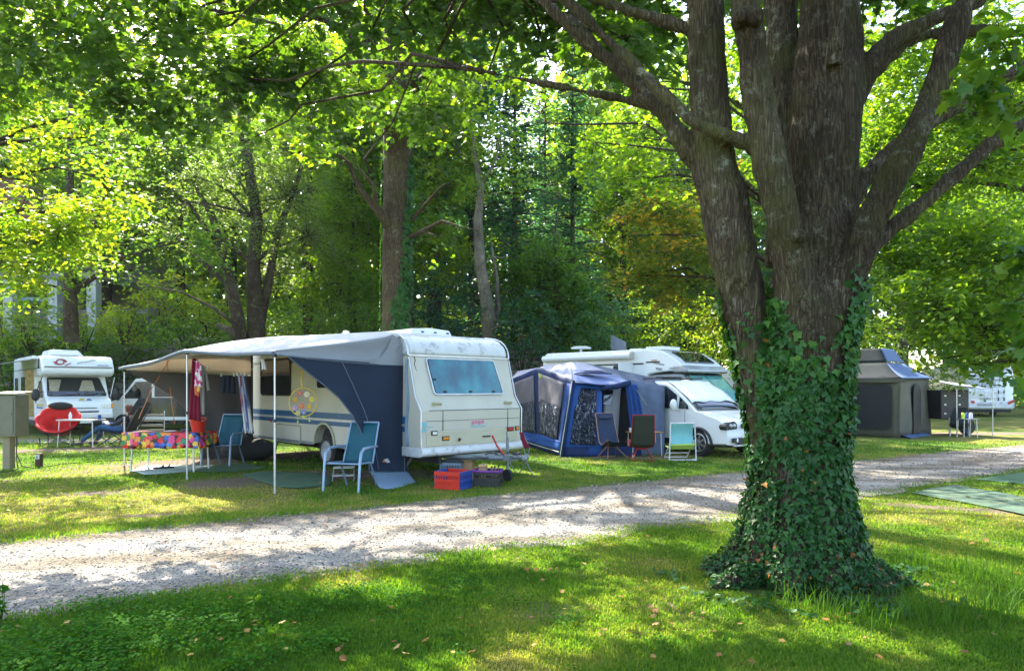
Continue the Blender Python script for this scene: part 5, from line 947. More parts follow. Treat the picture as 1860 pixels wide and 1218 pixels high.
M['wood_yellow'] = mat('ochre_curtain', (.42, .30, .12), .8, var=.25, scale=8); quick('open_door', M['wood_yellow'], al, lambda m: m.box((-.12, 1.75, 1.42), (.26, .05, 1.65)), bevel=.01)
quick('side_line', [M['yellowp'], M['logo_blue']], al, lambda m: (m.box((.072, 1.0, 1.02), (.01, 1.1, .06)), setattr(m, 'mi', 1), m.box((.072, 1.0, .93), (.01, 1.1, .05))))
quick('skirt', M['black'], al, lambda m: m.box((.03, 2.9, .42), (.04, 2.2, .16)))
for x, s in ((-.16, -1), (W2 + .10, 1)):
    mr_ = quick('mirror', M['black'], al, lambda m: (m.ball((x, .22, 1.38), (.13, .08, .21)), m.tube([(x - s * .02, .25, 1.45), (x - s * .3, .45, 1.5)], .018)), smooth=50)
    quick('glass', M['glass_dark'], mr_, lambda m: m.ball((x, .28, 1.38), (.1, .03, .17)))
quick('mirror_arm', M['black'], al, lambda m: (m.tube([(.06, .40, 2.02), (-.14, .2, 1.5), (-.16, .2, 1.1)], .014, 6), m.tube([(W2 - .06, .40, 2.02), (W2 + .06, .2, 1.5)], .014, 6)), smooth=50)
quick('aerial', M['van_white'], al, lambda m: m.tube([(W2 - .08, .1, 1.3), (W2 + .03, -.02, 2.0)], .012, 6))
wheel(al, .20, .62, .33, .2, 'steelw', -1, 0); wheel(al, W2 - .20, .62, .33, .2, 'steelw', 1, 0); wheel(al, .14, 4.7, .33, .2, 'steelw', -1, 0); wheel(al, W2 - .14, 4.7, .33, .2, 'steelw', 1, 0)
awn = quick('awning', M['canopy_top'], al, lambda m: m.patch((-.02, 1.1, 2.64), (-.02, 4.6, 2.64), (-2.3, 4.6, 2.18), (-2.3, 1.1, 2.18), 8, 8), smooth=180, solid=.01)
quick('leg', M['alu'], awn, lambda m: (m.tube([(-2.3, 1.1, 2.18), (-2.3, 1.1, 0)], .016), m.tube([(-2.3, 4.6, 2.18), (-2.3, 4.6, 0)], .016), m.box((-2.3, 2.85, 2.17), (.05, 3.5, .10)))); quick('cassette', M['van_white'], awn, lambda m: m.box((-.07, 2.85, 2.68), (.13, 3.6, .12)), bevel=.02)
# ---- silver semi-integrated camper behind the van
SM = (4.15, 20.9, 0)
sm_ = thing('camper', 'white and silver low-profile camper with teal screens behind the windscreen', 'camper', SM, TH)
M['silver'] = mat('silver_paint', (.33, .34, .36), .3, .5, coat=.5, var=.04); M['darkgrey'] = mat('dark_grey_paint', (.09, .10, .12), .35, .3, coat=.5)
quick('body', M['van_white'], sm_, lambda m: m.prism([(0, .4), (0, 2.02), (-.35, 2.08), (-1.25, 2.14), (-1.25, 2.25), (-.95, 2.50), (-.55, 2.72), (0, 2.80), (4.3, 2.83), (4.5, 2.7), (4.55, .5), (3.9, .4)] + list(reversed(arch(3.1, .4, .38))) + [(2.5, .4)], (0, 0, 0), (0, 1, 0), (0, 0, 1), (2.3, 0, 0)), bevel=.07, seg=4)
quick('cab', M['silver'], sm_, lambda m: m.prism([(0.02, .4), (0.02, 2.04), (-1.15, 2.06), (-1.55, 1.65), (-2.05, 1.18), (-2.75, .98), (-2.95, .80), (-3.0, .45), (-2.7, .38), (-2.55, .38)] + arch(-2.1, .38, .38)[0:] + [(-1.6, .38)], (.12, 0, 0), (0, 1, 0), (0, 0, 1), (2.06, 0, 0)), bevel=.07, seg=3)
def sws(x, t, off=0): return Vector((x, -1.24 - .80 * t, 2.02 - .80 * t)) + Vector((0, -.7, .7)) * off
for xa, xb in ((.24, 1.12), (1.17, 2.06)):
    w_ = quick('windscreen', M['teal_blind'], sm_, lambda m: slab(m, rounded([(xa, .05), (xb, .05), (xb, .98), (xa, .98)], .05), -.01, .01, sws), smooth=30)
quick('windscreen_surround', M['glass_dark'], sm_, lambda m: slab(m, rounded([(.16, .0), (2.14, .0), (2.16, 1.08), (.14, 1.08)], .08), -.02, .004, sws), smooth=30)
cw_ = quick('side_window', M['teal_blind'], sm_, lambda m: m.prism([(-.35, 1.38), (-.35, 1.88), (-1.05, 1.86), (-1.45, 1.38)], (.095, 0, 0), (0, 1, 0), (0, 0, 1), (.02, 0, 0)), bevel=.01); quick('surround', M['glass_dark'], cw_, lambda m: m.prism([(-.25, 1.32), (-.25, 1.95), (-1.1, 1.93), (-1.6, 1.32)], (.105, 0, 0), (0, 1, 0), (0, 0, 1), (.02, 0, 0)))
quick('roof_window', M['glass_dark'], sm_, lambda m: m.prism([(-.62, 2.68), (-1.12, 2.36), (-1.14, 2.40), (-.64, 2.72)], (.35, 0, 0), (0, 1, 0), (0, 0, 1), (1.6, 0, 0)), bevel=.01)
quick('cowl', M['silver'], sm_, lambda m: m.prism([(-.9, 2.06), (-1.38, 2.06), (-1.42, 2.14), (-1.25, 2.28), (-.9, 2.28)], (-.01, 0, 0), (0, 1, 0), (0, 0, 1), (2.32, 0, 0)), bevel=.05)
quick('side_decal', [M['grey_stripe'], M['orange']], sm_, lambda m: (m.prism([(-.2, 2.42), (-.62, 2.32), (-.60, 2.28), (-.2, 2.36)], (-.012, 0, 0), (0, 1, 0), (0, 0, 1), (.008, 0, 0)), m.prism([(-.3, 2.24), (-.55, 2.2), (-.50, 2.14), (-.32, 2.16)], (-.012, 0, 0), (0, 1, 0), (0, 0, 1), (.008, 0, 0)), m.box((-.01, -.95, 2.2), (.02, .3, .04)), setattr(m, 'mi', 1), m.box((-.01, -.25, 2.45), (.012, .2, .03))))
quick('trim_line', M['black'], sm_, lambda m: (m.box((-.012, 2.3, 2.36), (.02, 4.3, .045)), m.box((-.012, -.2, 2.40), (.02, .5, .04))))
cs = quick('awning_cassette', M['van_white'], sm_, lambda m: m.tube([(-.09, .55, 2.62), (-.09, 4.35, 2.62)], .115, 14), smooth=50); quick('end_cap', M['cream'], cs, lambda m: m.tube([(-.09, .50, 2.62), (-.09, .56, 2.62)], .125, 14), smooth=50)
quick('roof_aerial', M['van_white'], sm_, lambda m: (m.lathe([(.35, 2.98), (.36, 3.03), (.25, 3.07), (0, 3.07)], (.8, 3.4, 0)), m.tube([(.8, 3.4, 2.8), (.8, 3.4, 3.0)], .05)), smooth=50)
quick('solar_panel', M['darkgrey'], sm_, lambda m: m.box((1.0, 1.9, 3.05), (.75, .04, .5), R=Matrix.Rotation(-.25, 3, 'X') @ Matrix.Rotation(.3, 3, 'Y')), bevel=.01)
quick('roof_hatch', M['van_white'], sm_, lambda m: (m.box((1.1, .2, 2.86), (.9, .7, .12)), m.box((1.1, 1.1, 2.85), (.5, .5, .1))), bevel=.03)
dw = quick('open_door', M['van_white'], sm_, lambda m: m.box((-.36, .55, 1.55), (.72, .05, 1.65)), bevel=.02); quick('door_bin', M['cream'], dw, lambda m: (m.box((-.36, .50, 1.95), (.5, .12, .18)), m.box((-.36, .50, 1.3), (.5, .12, .18))), bevel=.02)
quick('doorway_shade', M['interior_shade'], sm_, lambda m: m.prism(rrect(.66, 1.75, .06, 3, 1.0, 1.45), (-.012, 0, 0), (0, 1, 0), (0, 0, 1), (.01, 0, 0))); quick('curtain', M['cream'], sm_, lambda m: m.grid([[(-.03 + .02 * math.sin(j * 2), .92 + j * .02, z) for j in range(8)] for z in (2.2, 1.2)]), smooth=180, solid=.003)  # dark sheet on the body side stands for shade within the door
quick('bonnet_line', M['black'], sm_, lambda m: (m.box((1.15, -3.0, .72), (1.6, .06, .2)), m.box((1.15, -2.9, .92), (1.2, .1, .03))), bevel=.02)
for x in (.35, 1.95): quick('headlight', M['clearlens'], sm_, lambda m: m.box((x, -2.93, .86), (.32, .12, .16)), bevel=.03)
for y in (-2.1, 3.1): wheel(sm_, .22, y, .34, .2, 'alloy', -1); wheel(sm_, 2.08, y, .34, .2, 'alloy', 1)
# ---- the small white van with the tent at its side
VTH = 33.0; VP = (4.40 + .47, 16.1 - .72, 0)
va = thing('van', 'small white van with a silver windscreen cover parked beside the blue tent', 'van', VP, VTH)
vprof = [(.02, .30), (-.02, .42), (.0, .62), (.06, .76), (.22, .87), (.80, 1.02), (.98, 1.06), (1.38, 1.38), (1.74, 1.62), (2.0, 1.75), (2.6, 1.80), (4.0, 1.79), (4.28, 1.70), (4.42, 1.1), (4.45, .40), (4.40, .28), (3.85, .28)] + list(reversed(arch(3.48, .28, .37))) + [(1.25, .28)] + list(reversed(arch(.86, .28, .37)))
def tumble(o, z0, z1, k, xc=.9):                        # lean the sides inwards above the waist
    for v in o.data.vertices:
        t = max(0, (v.co.z - z0) / (z1 - z0)); v.co.x = xc + (v.co.x - xc) * (1 - k * t)
        f = max(0, (.55 - v.co.y) / .6); v.co.x = xc + (v.co.x - xc) * (1 - .10 * min(1, f) ** 2)
vb = MB()
for i in range(7):
    pass
n_p = len(vprof); xsn = [0, .03, .12, .5, .9, 1.3, 1.68, 1.77, 1.8]; rd = [.055, .02, 0, -.0, -.01, 0, 0, .02, .055]
vv = []
for x, r in zip(xsn, rd):
    cen = Vector((2.2, 1.0)); vv.append([(x, a + (cen.x - a) * r * .25 + (0.06 * ((x - .9) / .9) ** 2 if a < .7 else 0), b + (cen.y - b) * r) for a, b in vprof])
for i in range(len(xsn) - 1):
    b0_ = len(vb.v); vb.add(vv[i] + vv[i + 1], [(j, (j + 1) % n_p, n_p + (j + 1) % n_p, n_p + j) for j in range(n_p)])
vb.add(vv[0], [tuple(range(n_p))]); vb.add(vv[-1], [tuple(range(n_p - 1, -1, -1))])
bm = bmesh.new(); me_ = bpy.data.meshes.new('body'); me_.from_pydata(vb.v, [], vb.f); bm.from_mesh(me_); bmesh.ops.remove_doubles(bm, verts=bm.verts, dist=.0005); bmesh.ops.recalc_face_normals(bm, faces=bm.faces); bm.to_mesh(me_); bm.free()
me_.polygons.foreach_set('use_smooth', [True] * len(me_.polygons)); me_.set_sharp_from_angle(angle=rad(38)); me_.materials.append(M['van_white']); ob = bpy.data.objects.new('body', me_); COL.objects.link(ob); ob.parent = va; tumble(ob, .95, 1.8, .13)
def vx(z, side=-1):                                     # x of the body side at height z
    t = max(0, (z - .95) / .85); return .9 + side * .9 * (1 - .13 * t)
def vside(m, q, th=.012, side=-1, off=.004):
    pts = [Vector((vx(z, side) + side * off, y, z)) for y, z in q]; m.add(pts + [p + Vector((side * th, 0, 0)) for p in pts], [tuple(range(len(q))), tuple(range(2 * len(q) - 1, len(q) - 1, -1))] + [(i, (i + 1) % len(q), len(q) + (i + 1) % len(q), len(q) + i) for i in range(len(q))])
for q in ([(1.55, 1.12), (1.60, 1.44), (1.98, 1.66), (2.42, 1.70), (2.42, 1.10)], [(1.18, 1.10), (1.22, 1.20), (1.50, 1.40), (1.50, 1.11)], [(2.55, 1.10), (2.55, 1.70), (3.3, 1.70), (3.3, 1.12)]):
    quick('side_window', M['glass_dark'], va, lambda m: vside(m, q), bevel=.004)
VN = Vector((0, -.62, .79))
def vw(x, t, off=0): 
    a, b = Vector((x, .98, 1.08)), Vector((x, 1.97, 1.735)); p = a.lerp(b, t); p.z += .055 * math.sin(t * PI) + .035 * (1 - ((x - .9) / .9) ** 2) - .02; p.x = .9 + (p.x - .9) * (1 - .10 * t - .02); return p + VN * off
quick('windscreen', M['glass_dark'], va, lambda m: m.grid([[vw(.10 + 1.6 * j / 10, i / 8, .016) for j in range(11)] for i in range(9)]), smooth=180, solid=.008)
M['foil'] = mat('silver_foil_cover', (.82, .84, .86), .35, .1, var=.06, scale=4, bump=.5, bscale=7)
quick('windscreen_cover', M['foil'], va, lambda m: m.grid([[vw(.07 + 1.66 * j / 14, .20 + .86 * i / 10 + .02 * math.sin(j * 1.3), .034 + .01 * math.sin(i + j * .7)) for j in range(15)] for i in range(11)]), smooth=180, solid=.006)
hl = quick('headlight', M['clearlens'], va, lambda m: m.prism([(0, 0), (.40, .05), (.44, .14), (.30, .20), (.06, .12)], (.02, .055, .66), (.80, -.30 * .0, 0), (0, .25, 1), (.0, .22, .02)), bevel=.02)
quick('headlight_surround', M['black'], va, lambda m: (m.prism([(0, 0), (.42, .02), (.46, .13), (.38, .20), (.08, .16), (-.02, .09)], (.0, .045, .65), (.84, -.05, 0), (0, .22, 1), (0, .2, 0))), bevel=.02)
for x in (.16, .28): quick('lens', M['alloy'], hl, lambda m: m.ball((x, .055, .745), (.055, .04, .05)))
quick('headlight', M['clearlens'], va, lambda m: m.box((1.55, .10, .76), (.34, .2, .14)), bevel=.03)
quick('grille', M['black'], va, lambda m: (m.box((.9, -.012, .74), (.95, .04, .09)), m.box((.9, -.03, .40), (1.2, .05, .16)), m.box((.25, -.012, .42), (.22, .06, .1))), bevel=.015)
quick('bumper_strip', M['alu'], va, lambda m: m.box((.9, -.03, .30), (1.5, .06, .04)), bevel=.01)
quick('fog_light', M['clearlens'], va, lambda m: m.lathe([(0, .03), (.05, .02), (.055, 0)], (.28, -.02, .42), (0, -1, 0), 14))
quick('arch_trim', M['black'], va, lambda m: (m.tube([(-.004, a, b) for a, b in arch(.86, .28, .385, 14)], .035, 6), m.tube([(-.004, a, b) for a, b in arch(3.48, .28, .385, 14)], .035, 6), m.box((.0, 2.2, .32), (.04, 1.9, .12))), smooth=50)
quick('wheel_well', M['under'], va, lambda m: (m.box((.9, .86, .45), (1.7, .72, .36)), m.box((.9, 3.48, .45), (1.7, .72, .36)), m.box((.9, 2.2, .27), (1.6, 4.0, .06))))
quick('door_line', M['black'], va, lambda m: (vside(m, [(1.30, .42), (1.31, .42), (1.31, 1.08), (1.30, 1.08)], .002, off=.001), vside(m, [(2.48, .42), (2.50, .42), (2.50, 1.75), (2.48, 1.75)], .002, off=.001)))
mr = quick('mirror', M['van_white'], va, lambda m: (m.ball((-.14, 1.52, 1.20), (.10, .09, .14)), m.box((-.05, 1.54, 1.10), (.16, .06, .05))), smooth=50); quick('glass', M['glass_dark'], mr, lambda m: m.ball((-.14, 1.58, 1.20), (.08, .04, .11)))
wheel(va, .12, .86, .325, .22, 'alloy', -1, 7); wheel(va, 1.68, .86, .325, .22, 'alloy', 1, 7); wheel(va, .12, 3.48, .325, .22, 'alloy', -1, 7)
quick('roof_rail', M['black'], va, lambda m: (m.tube([(.16, 2.2, 1.86), (.16, 4.0, 1.86)], .018), m.tube([(1.64, 2.2, 1.86), (1.64, 4.0, 1.86)], .018)))
# ---- white camper van behind the canopy, black rear
BV = G(197, 778); BV = (BV.x, 26.0, 0); bxx = (197 - CX) / F * 26
bv = thing('van', 'white camper van with its dark glossy side behind the canopy', 'van', (bxx, 25.6, 0), 8)
quick('body', M['van_white'], bv, lambda m: m.prism([(-.15, .35), (-.2, .8), (.1, 1.05), (.55, 1.2), (.6, 1.2), (1.15, 1.95), (1.5, 2.0), (4.6, 2.0), (4.75, 1.8), (4.8, .4)], (0, 0, 0), (1, 0, 0), (0, 0, 1), (0, 1.9, 0)), bevel=.06, seg=3)
M['gloss_black'] = mat('glossy_black_paint', (.03, .033, .038), .12, coat=.9, var=.6, scale=1.6)
quick('side_panel', M['gloss_black'], bv, lambda m: m.prism([(.85, .55), (1.3, 1.25), (4.7, 1.25), (4.7, .5)], (0, -.012, 0), (1, 0, 0), (0, 0, 1), (0, .01, 0)))
for q in ([(.72, 1.22), (1.2, 1.85), (1.75, 1.87), (1.75, 1.22)], [(1.85, 1.28), (1.85, 1.87), (3.1, 1.87), (3.1, 1.28)], [(3.2, 1.28), (3.2, 1.87), (4.5, 1.87), (4.5, 1.28)]): quick('window', M['glass_dark'], bv, lambda m: m.prism(q, (0, -.02, 0), (1, 0, 0), (0, 0, 1), (0, .018, 0)), bevel=.006)
quick('windscreen', M['glass_dark'], bv, lambda m: m.prism([(.57, 1.2), (1.12, 1.92), (1.10, 1.94), (.55, 1.22)], (0, .15, 0), (1, 0, 0), (0, 0, 1), (0, 1.6, 0)))
for x in (.75, 3.9): 
    w_ = quick('wheel', M['rubber'], bv, lambda m: m.lathe([(.2, -.1), (.3, -.1), (.33, 0), (.3, .1), (.2, .1)], (x, .08, .33), (0, 1, 0), 24), smooth=40); quick('rim', M['alloy'], w_, lambda m: m.lathe([(0, .04), (.08, .04), (.2, 0)], (x, .02, .33), (0, -1, 0), 20), smooth=40)
quick('mirror', M['black'], bv, lambda m: m.ball((.62, -.16, 1.3), (.07, .1, .16)), smooth=50); quick('headlight', M['clearlens'], bv, lambda m: m.box((-.08, .1, .85), (.16, .3, .16)), bevel=.02)
# ---- far vehicles right of the silver camper
x0 = (1288 - CX) / F * 36; fc = thing('caravan', 'plain cream caravan seen far off between the campers and the big maple', 'caravan', (x0, 36, 0), 5)
quick('body', M['cream'], fc, lambda m: m.prism([(0, .5), (-.1, 1.2), (.1, 2.2), (.5, 2.6), (5.0, 2.6), (5.3, 2.2), (5.4, .5)], (0, 0, 0), (1, 0, 0), (0, 0, 1), (0, 2.2, 0)), bevel=.08, seg=3)
quick('window', M['glass_dark'], fc, lambda m: m.prism(rrect(1.2, .5, .06, 3, 1.9, 1.6), (0, -.03, 0), (1, 0, 0), (0, 0, 1), (0, .025, 0))); quick('wheel', M['rubber'], fc, lambda m: m.lathe([(0, -.1), (.3, -.1), (.3, .1), (0, .1)], (2.6, .1, .3), (0, 1, 0), 20))
x0 = (1305 - CX) / F * 28.5
dc = thing('car', 'dark estate car half hidden behind the big maple', 'car', (x0, 28.5, 0), 30)
quick('body', M['darkgrey'], dc, lambda m: m.prism([(0, .3), (-.05, .7), (.2, .9), (1.0, 1.0), (3.9, 1.02), (4.3, .9), (4.35, .35)], (0, 0, 0), (1, 0, 0), (0, 0, 1), (0, 1.75, 0)), bevel=.09, seg=3)
quick('cabin', M['glass_dark'], dc, lambda m: m.prism([(.95, 1.0), (1.6, 1.42), (3.6, 1.45), (4.15, 1.02)], (0, .12, 0), (1, 0, 0), (0, 0, 1), (0, 1.5, 0)), bevel=.06, seg=3)
quick('roof', M['van_white'], dc, lambda m: m.box((2.6, .87, 1.47), (2.0, 1.35, .04)), bevel=.02); quick('headlight', M['clearlens'], dc, lambda m: m.box((.04, .25, .72), (.12, .3, .14)), bevel=.03)
for x in (.8, 3.5): quick('wheel', M['rubber'], dc, lambda m: m.lathe([(0, -.1), (.3, -.1), (.32, 0), (.3, .1), (0, .1)], (x, .06, .32), (0, 1, 0), 24), smooth=40)
# ---- camper at the right edge, seen from behind
RY = 38.5; rx = (1758 - CX) / F * RY
rc = thing('camper', 'white camper seen from behind with a folded bike rack', 'camper', (rx, RY, 0), -12)
quick('body', M['van_white'], rc, lambda m: m.prism([(0, .42), (0, 2.6), (.12, 2.85), (7, 2.85), (7, .42)], (0, 0, 0), (0, 1, 0), (0, 0, 1), (2.3, 0, 0)), bevel=.10, seg=4)
quick('bumper', M['cap'], rc, lambda m: m.box((1.15, -.02, .66), (2.3, .14, .36)), bevel=.05); quick('underbody', M['under'], rc, lambda m: (m.box((1.15, 3.4, .36), (2.1, 6.6, .2)),))
for x in (.12, 2.02): quick('tail_light', M['redlens'], rc, lambda m: m.box((x + .1, -.10, .84), (.36 if x > 1 else .18, .04, .14), R=Matrix.Rotation(-.5 if x > 1 else .3, 3, 'Y')), bevel=.02)
quick('rear_window', M['canopy_top'], rc, lambda m: m.prism(rrect(1.3, .75, .05, 3, .75, 2.0), (0, -.012, 0), (1, 0, 0), (0, 0, 1), (0, .012, 0)), bevel=.004)
bk = quick('bike_rack', M['alu'], rc, lambda m: (m.box((.7, -.16, 1.42), (1.4, .03, .04)), m.box((.7, -.22, 1.27), (1.4, .03, .04)), m.box((.7, -.16, 1.12), (1.4, .03, .04)), [m.tube([(x, -.06, 1.75), (x, -.2, 1.05)], .02) for x in (.3, .62, .78, 1.2)]), bevel=.004)
quick('clamp', M['black'], bk, lambda m: [m.box((x, -.2, z), (.05, .06, .18)) for x, z in ((.62, 1.72), (.78, 1.7), (1.45, 1.4), (1.72, 1.4), (1.45, 1.0), (1.72, 1.0))], bevel=.01)
quick('lettering', M['logo_grey'], rc, lambda m: m.tube([(.6 + .045 * k, -.012, .99 + (.05 if k % 2 else -.03)) for k in range(13)], .012, 4)); quick('number_plate', M['grey_stripe'], rc, lambda m: m.box((.8, -.10, .68), (.7, .02, .12)))
ld_ = quick('ladder', M['alu'], rc, lambda m: (m.tube([(1.5, -.08, .9), (1.5, -.08, 2.7)], .018), m.tube([(1.82, -.08, .9), (1.82, -.08, 2.7)], .018), [m.tube([(1.5, -.08, z), (1.82, -.08, z)], .014) for z in (1.1, 1.4, 1.7, 2.0, 2.3)]))
quick('side_door', M['cap'], rc, lambda m: m.prism(rrect(.9, 1.0, .04, 3, 1.0, 1.15), (2.302, 0, 0), (0, 1, 0), (0, 0, 1), (.01, 0, 0)), bevel=.004); quick('side_window', M['glass_dark'], rc, lambda m: m.prism(rrect(.8, .5, .06, 3, 1.3, 2.1), (2.303, 0, 0), (0, 1, 0), (0, 0, 1), (.02, 0, 0)))
for x, y in ((.15, 2.1), (2.15, 2.1)): quick('wheel', M['rubber'], rc, lambda m: m.lathe([(0, -.1), (.3, -.1), (.34, 0), (.3, .1), (0, .1)], (x, y, .34), (1, 0, 0), 20), smooth=40)
# ------------------------------------------------------------------ the blue tent
def pvc():
    m, n, nd, lk, p = nodes_of('pvc_painted_glints'); tc = N(nd, 'ShaderNodeTexCoord'); mp = N(nd, 'ShaderNodeMapping'); mp.inputs['Rotation'].default_value = (.3, .5, .4); mp.inputs['Scale'].default_value = (1, 1, .5); lk.new(tc.outputs['Object'], mp.inputs[0])
    no = N(nd, 'ShaderNodeTexNoise'); no.inputs['Scale'].default_value = 11; no.inputs['Detail'].default_value = 5; no.inputs['Distortion'].default_value = 2.5; lk.new(mp.outputs[0], no.inputs[0])
    p.inputs['Base Color'].default_value = (.50, .54, .60, 1); p.inputs['Metallic'].default_value = .55; p.inputs['Roughness'].default_value = .14
    r = ramp(nd, [(.35, (.012, .018, .04)), (.52, (.04, .05, .08)), (.68, (.42, .45, .52))]); lk.new(no.outputs[0], r.inputs[0]); lk.new(r.outputs[0], p.inputs['Base Color'])  # pale streaks paint the crinkled reflections into the base colour
    bp = N(nd, 'ShaderNodeBump'); bp.inputs['Strength'].default_value = 1; bp.inputs['Distance'].default_value = .12; lk.new(no.outputs[0], bp.inputs['Height']); lk.new(bp.outputs[0], p.inputs['Normal']); return m
M['pvc'] = pvc(); M['tent_blue'] = cloth_mat('tent_blue', (.03, .10, .36), .15, .2, 2, .6); M['tent_navy'] = cloth_mat('tent_navy', (.018, .035, .11), .05, .2, 2, .6); M['tent_lilac'] = cloth_mat('tent_lilac_grey', (.52, .52, .64), .25, .1, 2, .55)
M['tent_sky'] = cloth_mat('tent_pale_blue', (.22, .28, .52), .25, .1, 2, .6); M['tent_slate'] = cloth_mat('tent_slate', (.13, .16, .24), .15, .2, 3, .5); M['tent_mesh'] = mat('tent_mesh', (.13, .12, .14), .8)
M['cordp'] = mat('pale_guy_cord', (.45, .50, .38), .8); M['hivis'] = mat('lime_tag', (.6, .8, .05), .7)
tc0 = G(1018, 829); tent = thing('tent', 'blue drive-away tent with clear windows joined to the small white van', 'tent', tc0)
def TW(px, py, Y): return W(px, py, Y) - tc0
def TG(px, py, z=0): p = G(px, py) - tc0; p.z = z; return p
A0, A1, PK = TG(1018, 829), TW(1041, 691, 16.5), TW(1038, 657, 18.0); LT, LB, L0 = TW(980, 667, 18.2), TW(925, 690, 20.2), TG(946, 806); RT, R0 = TW(1146, 693, 16.9), TG(1165, 827)
BK = TW(940, 674, 21.5); RR = TW(1064, 659, 18.6); VR = TW(1212, 691, 18.0); VE = TW(1206, 700, 17.2); V0 = TG(1207, 826)
def wr(k=.03, f=9): return lambda u, v: (0, k * math.sin(u * f + v * 4) * math.sin(v * PI) * math.sin(u * PI), k * math.sin(u * f * 1.3 + v * 6) * math.sin(v * PI) * math.sin(u * PI))
quick('roof', M['tent_lilac'], tent, lambda m: (m.patch(LT, PK, A1, LT.lerp(A1, .5), 8, 8, wr(.02)), m.patch(BK, RR, PK, LT, 8, 8, wr(.03)), m.patch(LB, BK, LT, LT.lerp(LB, .5), 6, 6), m.patch(PK, RR, RT.lerp(RR, .45), A1.lerp(PK, .55), 8, 8, wr(.02))), smooth=180, solid=.005)
quick('gusset', M['tent_slate'], tent, lambda m: m.poly([LT.lerp(A1, .02), A1, TW(1034, 715, 16.5), TW(1028, 748, 16.6), TW(1008, 712, 17.3)]), solid=.006)
quick('canopy', M['tent_sky'], tent, lambda m: m.patch(A1.lerp(PK, .55), RT.lerp(RR, .45), RT + Vector((0, -.25, -.02)), A1 + Vector((.02, -.25, -.02)), 12, 8, lambda u, v: (0, 0, -.07 * math.sin(u * PI) * v)), smooth=180, solid=.005)
quick('roof_vent', M['tent_navy'], tent, lambda m: m.poly([TW(1043, 679, 16.9), TW(1062, 673, 17.2), TW(1092, 673, 17.2), TW(1112, 679, 17.0), TW(1090, 677, 16.9), TW(1062, 677, 16.9)]), solid=.02)
def lw(s, t):                                         # left wall: s from the front corner back, t up
    return (A0.lerp(L0, s)).lerp(A1.lerp(LT, min(1, s / .45)) if s < .45 else LT.lerp(LB, (s - .45) / .55), t)
def lwpatch(m, s0, s1, t0, t1, off=0.0, n=8, k=.015): m.grid([[lw(s0 + (s1 - s0) * i / n, t0 + (t1 - t0) * j / n) + Vector((-off, -off * .3, 0)) + Vector((k * math.sin(i * 1.7 + j), 0, k * math.sin(j * 1.3 + i))) * (0 < i < n and 0 < j < n) for j in range(n + 1)] for i in range(n + 1)])
quick('side_wall', M['tent_navy'], tent, lambda m: lwpatch(m, 0, 1, 0, 1, 0, 20, .006), smooth=180, solid=.004)
quick('mesh_panel', M['tent_mesh'], tent, lambda m: (lwpatch(m, .10, .46, .58, .93, .02), lwpatch(m, .54, .95, .58, .93, .02)), smooth=180, solid=.003)
quick('clear_window', M['pvc'], tent, lambda m: lwpatch(m, .10, .46, .20, .60, .03), smooth=180, solid=.003); quick('clear_window', M['pvc'], tent, lambda m: lwpatch(m, .54, .95, .20, .60, .03), smooth=180, solid=.003)
quick('blue_band', M['tent_blue'], tent, lambda m: (lwpatch(m, .0, 1, .07, .19, .025), lwpatch(m, .0, .06, .1, .95, .02)), smooth=180, solid=.003)
def fwp(px0, px1, py0, py1, Y0, Y1, m, n=8, k=.012): m.grid([[TW(px0 + (px1 - px0) * i / n, py0 + (py1 - py0) * j / n, Y0 + (Y1 - Y0) * i / n) + Vector((0, k * math.sin(i * 2 + j * 1.3), 0)) for j in range(n + 1)] for i in range(n + 1)])
def fwq(m, q, n=10, k=.02): a, b, c, d = [TW(*x) for x in q]; m.patch(a, b, c, d, n, n, wr(k, 14))
quick('front_wall', M['tent_blue'], tent, lambda m: (fwq(m, [(1022, 826, 16.05), (1093, 826, 16.1), (1094, 698, 16.6), (1042, 694, 16.5)])), smooth=180, solid=.004)
quick('clear_window', M['pvc'], tent, lambda m: fwq(m, [(1036, 806, 16.08), (1083, 808, 16.12), (1084, 706, 16.5), (1048, 703, 16.5)], 12, .02), smooth=180, solid=.003)
quick('corner_sleeve', M['tent_navy'], tent, lambda m: m.tube([A0 + Vector((.02, -.03, 0)), A0.lerp(A1, .5) + Vector((-.02, -.06, 0)), A1 + Vector((0, -.03, 0))], [.07, .06, .05], 8), smooth=180)
quick('ground_skirt', M['tent_navy'], tent, lambda m: (m.patch(A0, R0, R0 + Vector((0, .05, .22)), A0 + Vector((0, .05, .22)), 10, 3, wr(.02)), m.patch(A0 + Vector((0, -.10, .01)), R0 + Vector((0, -.10, .01)), R0, A0, 8, 2)), smooth=180, solid=.006)
quick('doorway_shade', M['interior_shade'], tent, lambda m: fwq(m, [(1092, 822, 17.3), (1156, 822, 17.3), (1150, 695, 17.4), (1092, 698, 17.4)], 2, 0))  # dark sheet behind the door gap paints the shade inside the tent
quick('inner_lining', M['canopy_top'], tent, lambda m: (fwq(m, [(1094, 800, 17.1), (1122, 800, 17.1), (1128, 702, 17.2), (1098, 703, 17.2)], 6, .03),), smooth=180, solid=.004)
quick('lining_window', M['glass_dark'], tent, lambda m: fwq(m, [(1096, 734, 17.0), (1110, 735, 17.0), (1114, 708, 17.05), (1098, 708, 17.05)], 3, 0), solid=.01)
quick('rolled_door', M['tent_navy'], tent, lambda m: m.tube([TW(x, y, 16.5) for x, y in ((1090, 706), (1105, 703), (1120, 701), (1135, 697), (1146, 694))], [.05, .06, .07, .07, .05], 8), smooth=180)
quick('door_curtain', M['tent_blue'], tent, lambda m: m.grid([[TW(1136 + i * 2.6 + (j / 10) * (14 + i * 1.2), 697 + j * 12.2, 16.6 + .05 * math.sin(i * 2.2)) for j in range(11)] for i in range(9)]), smooth=180, solid=.005)
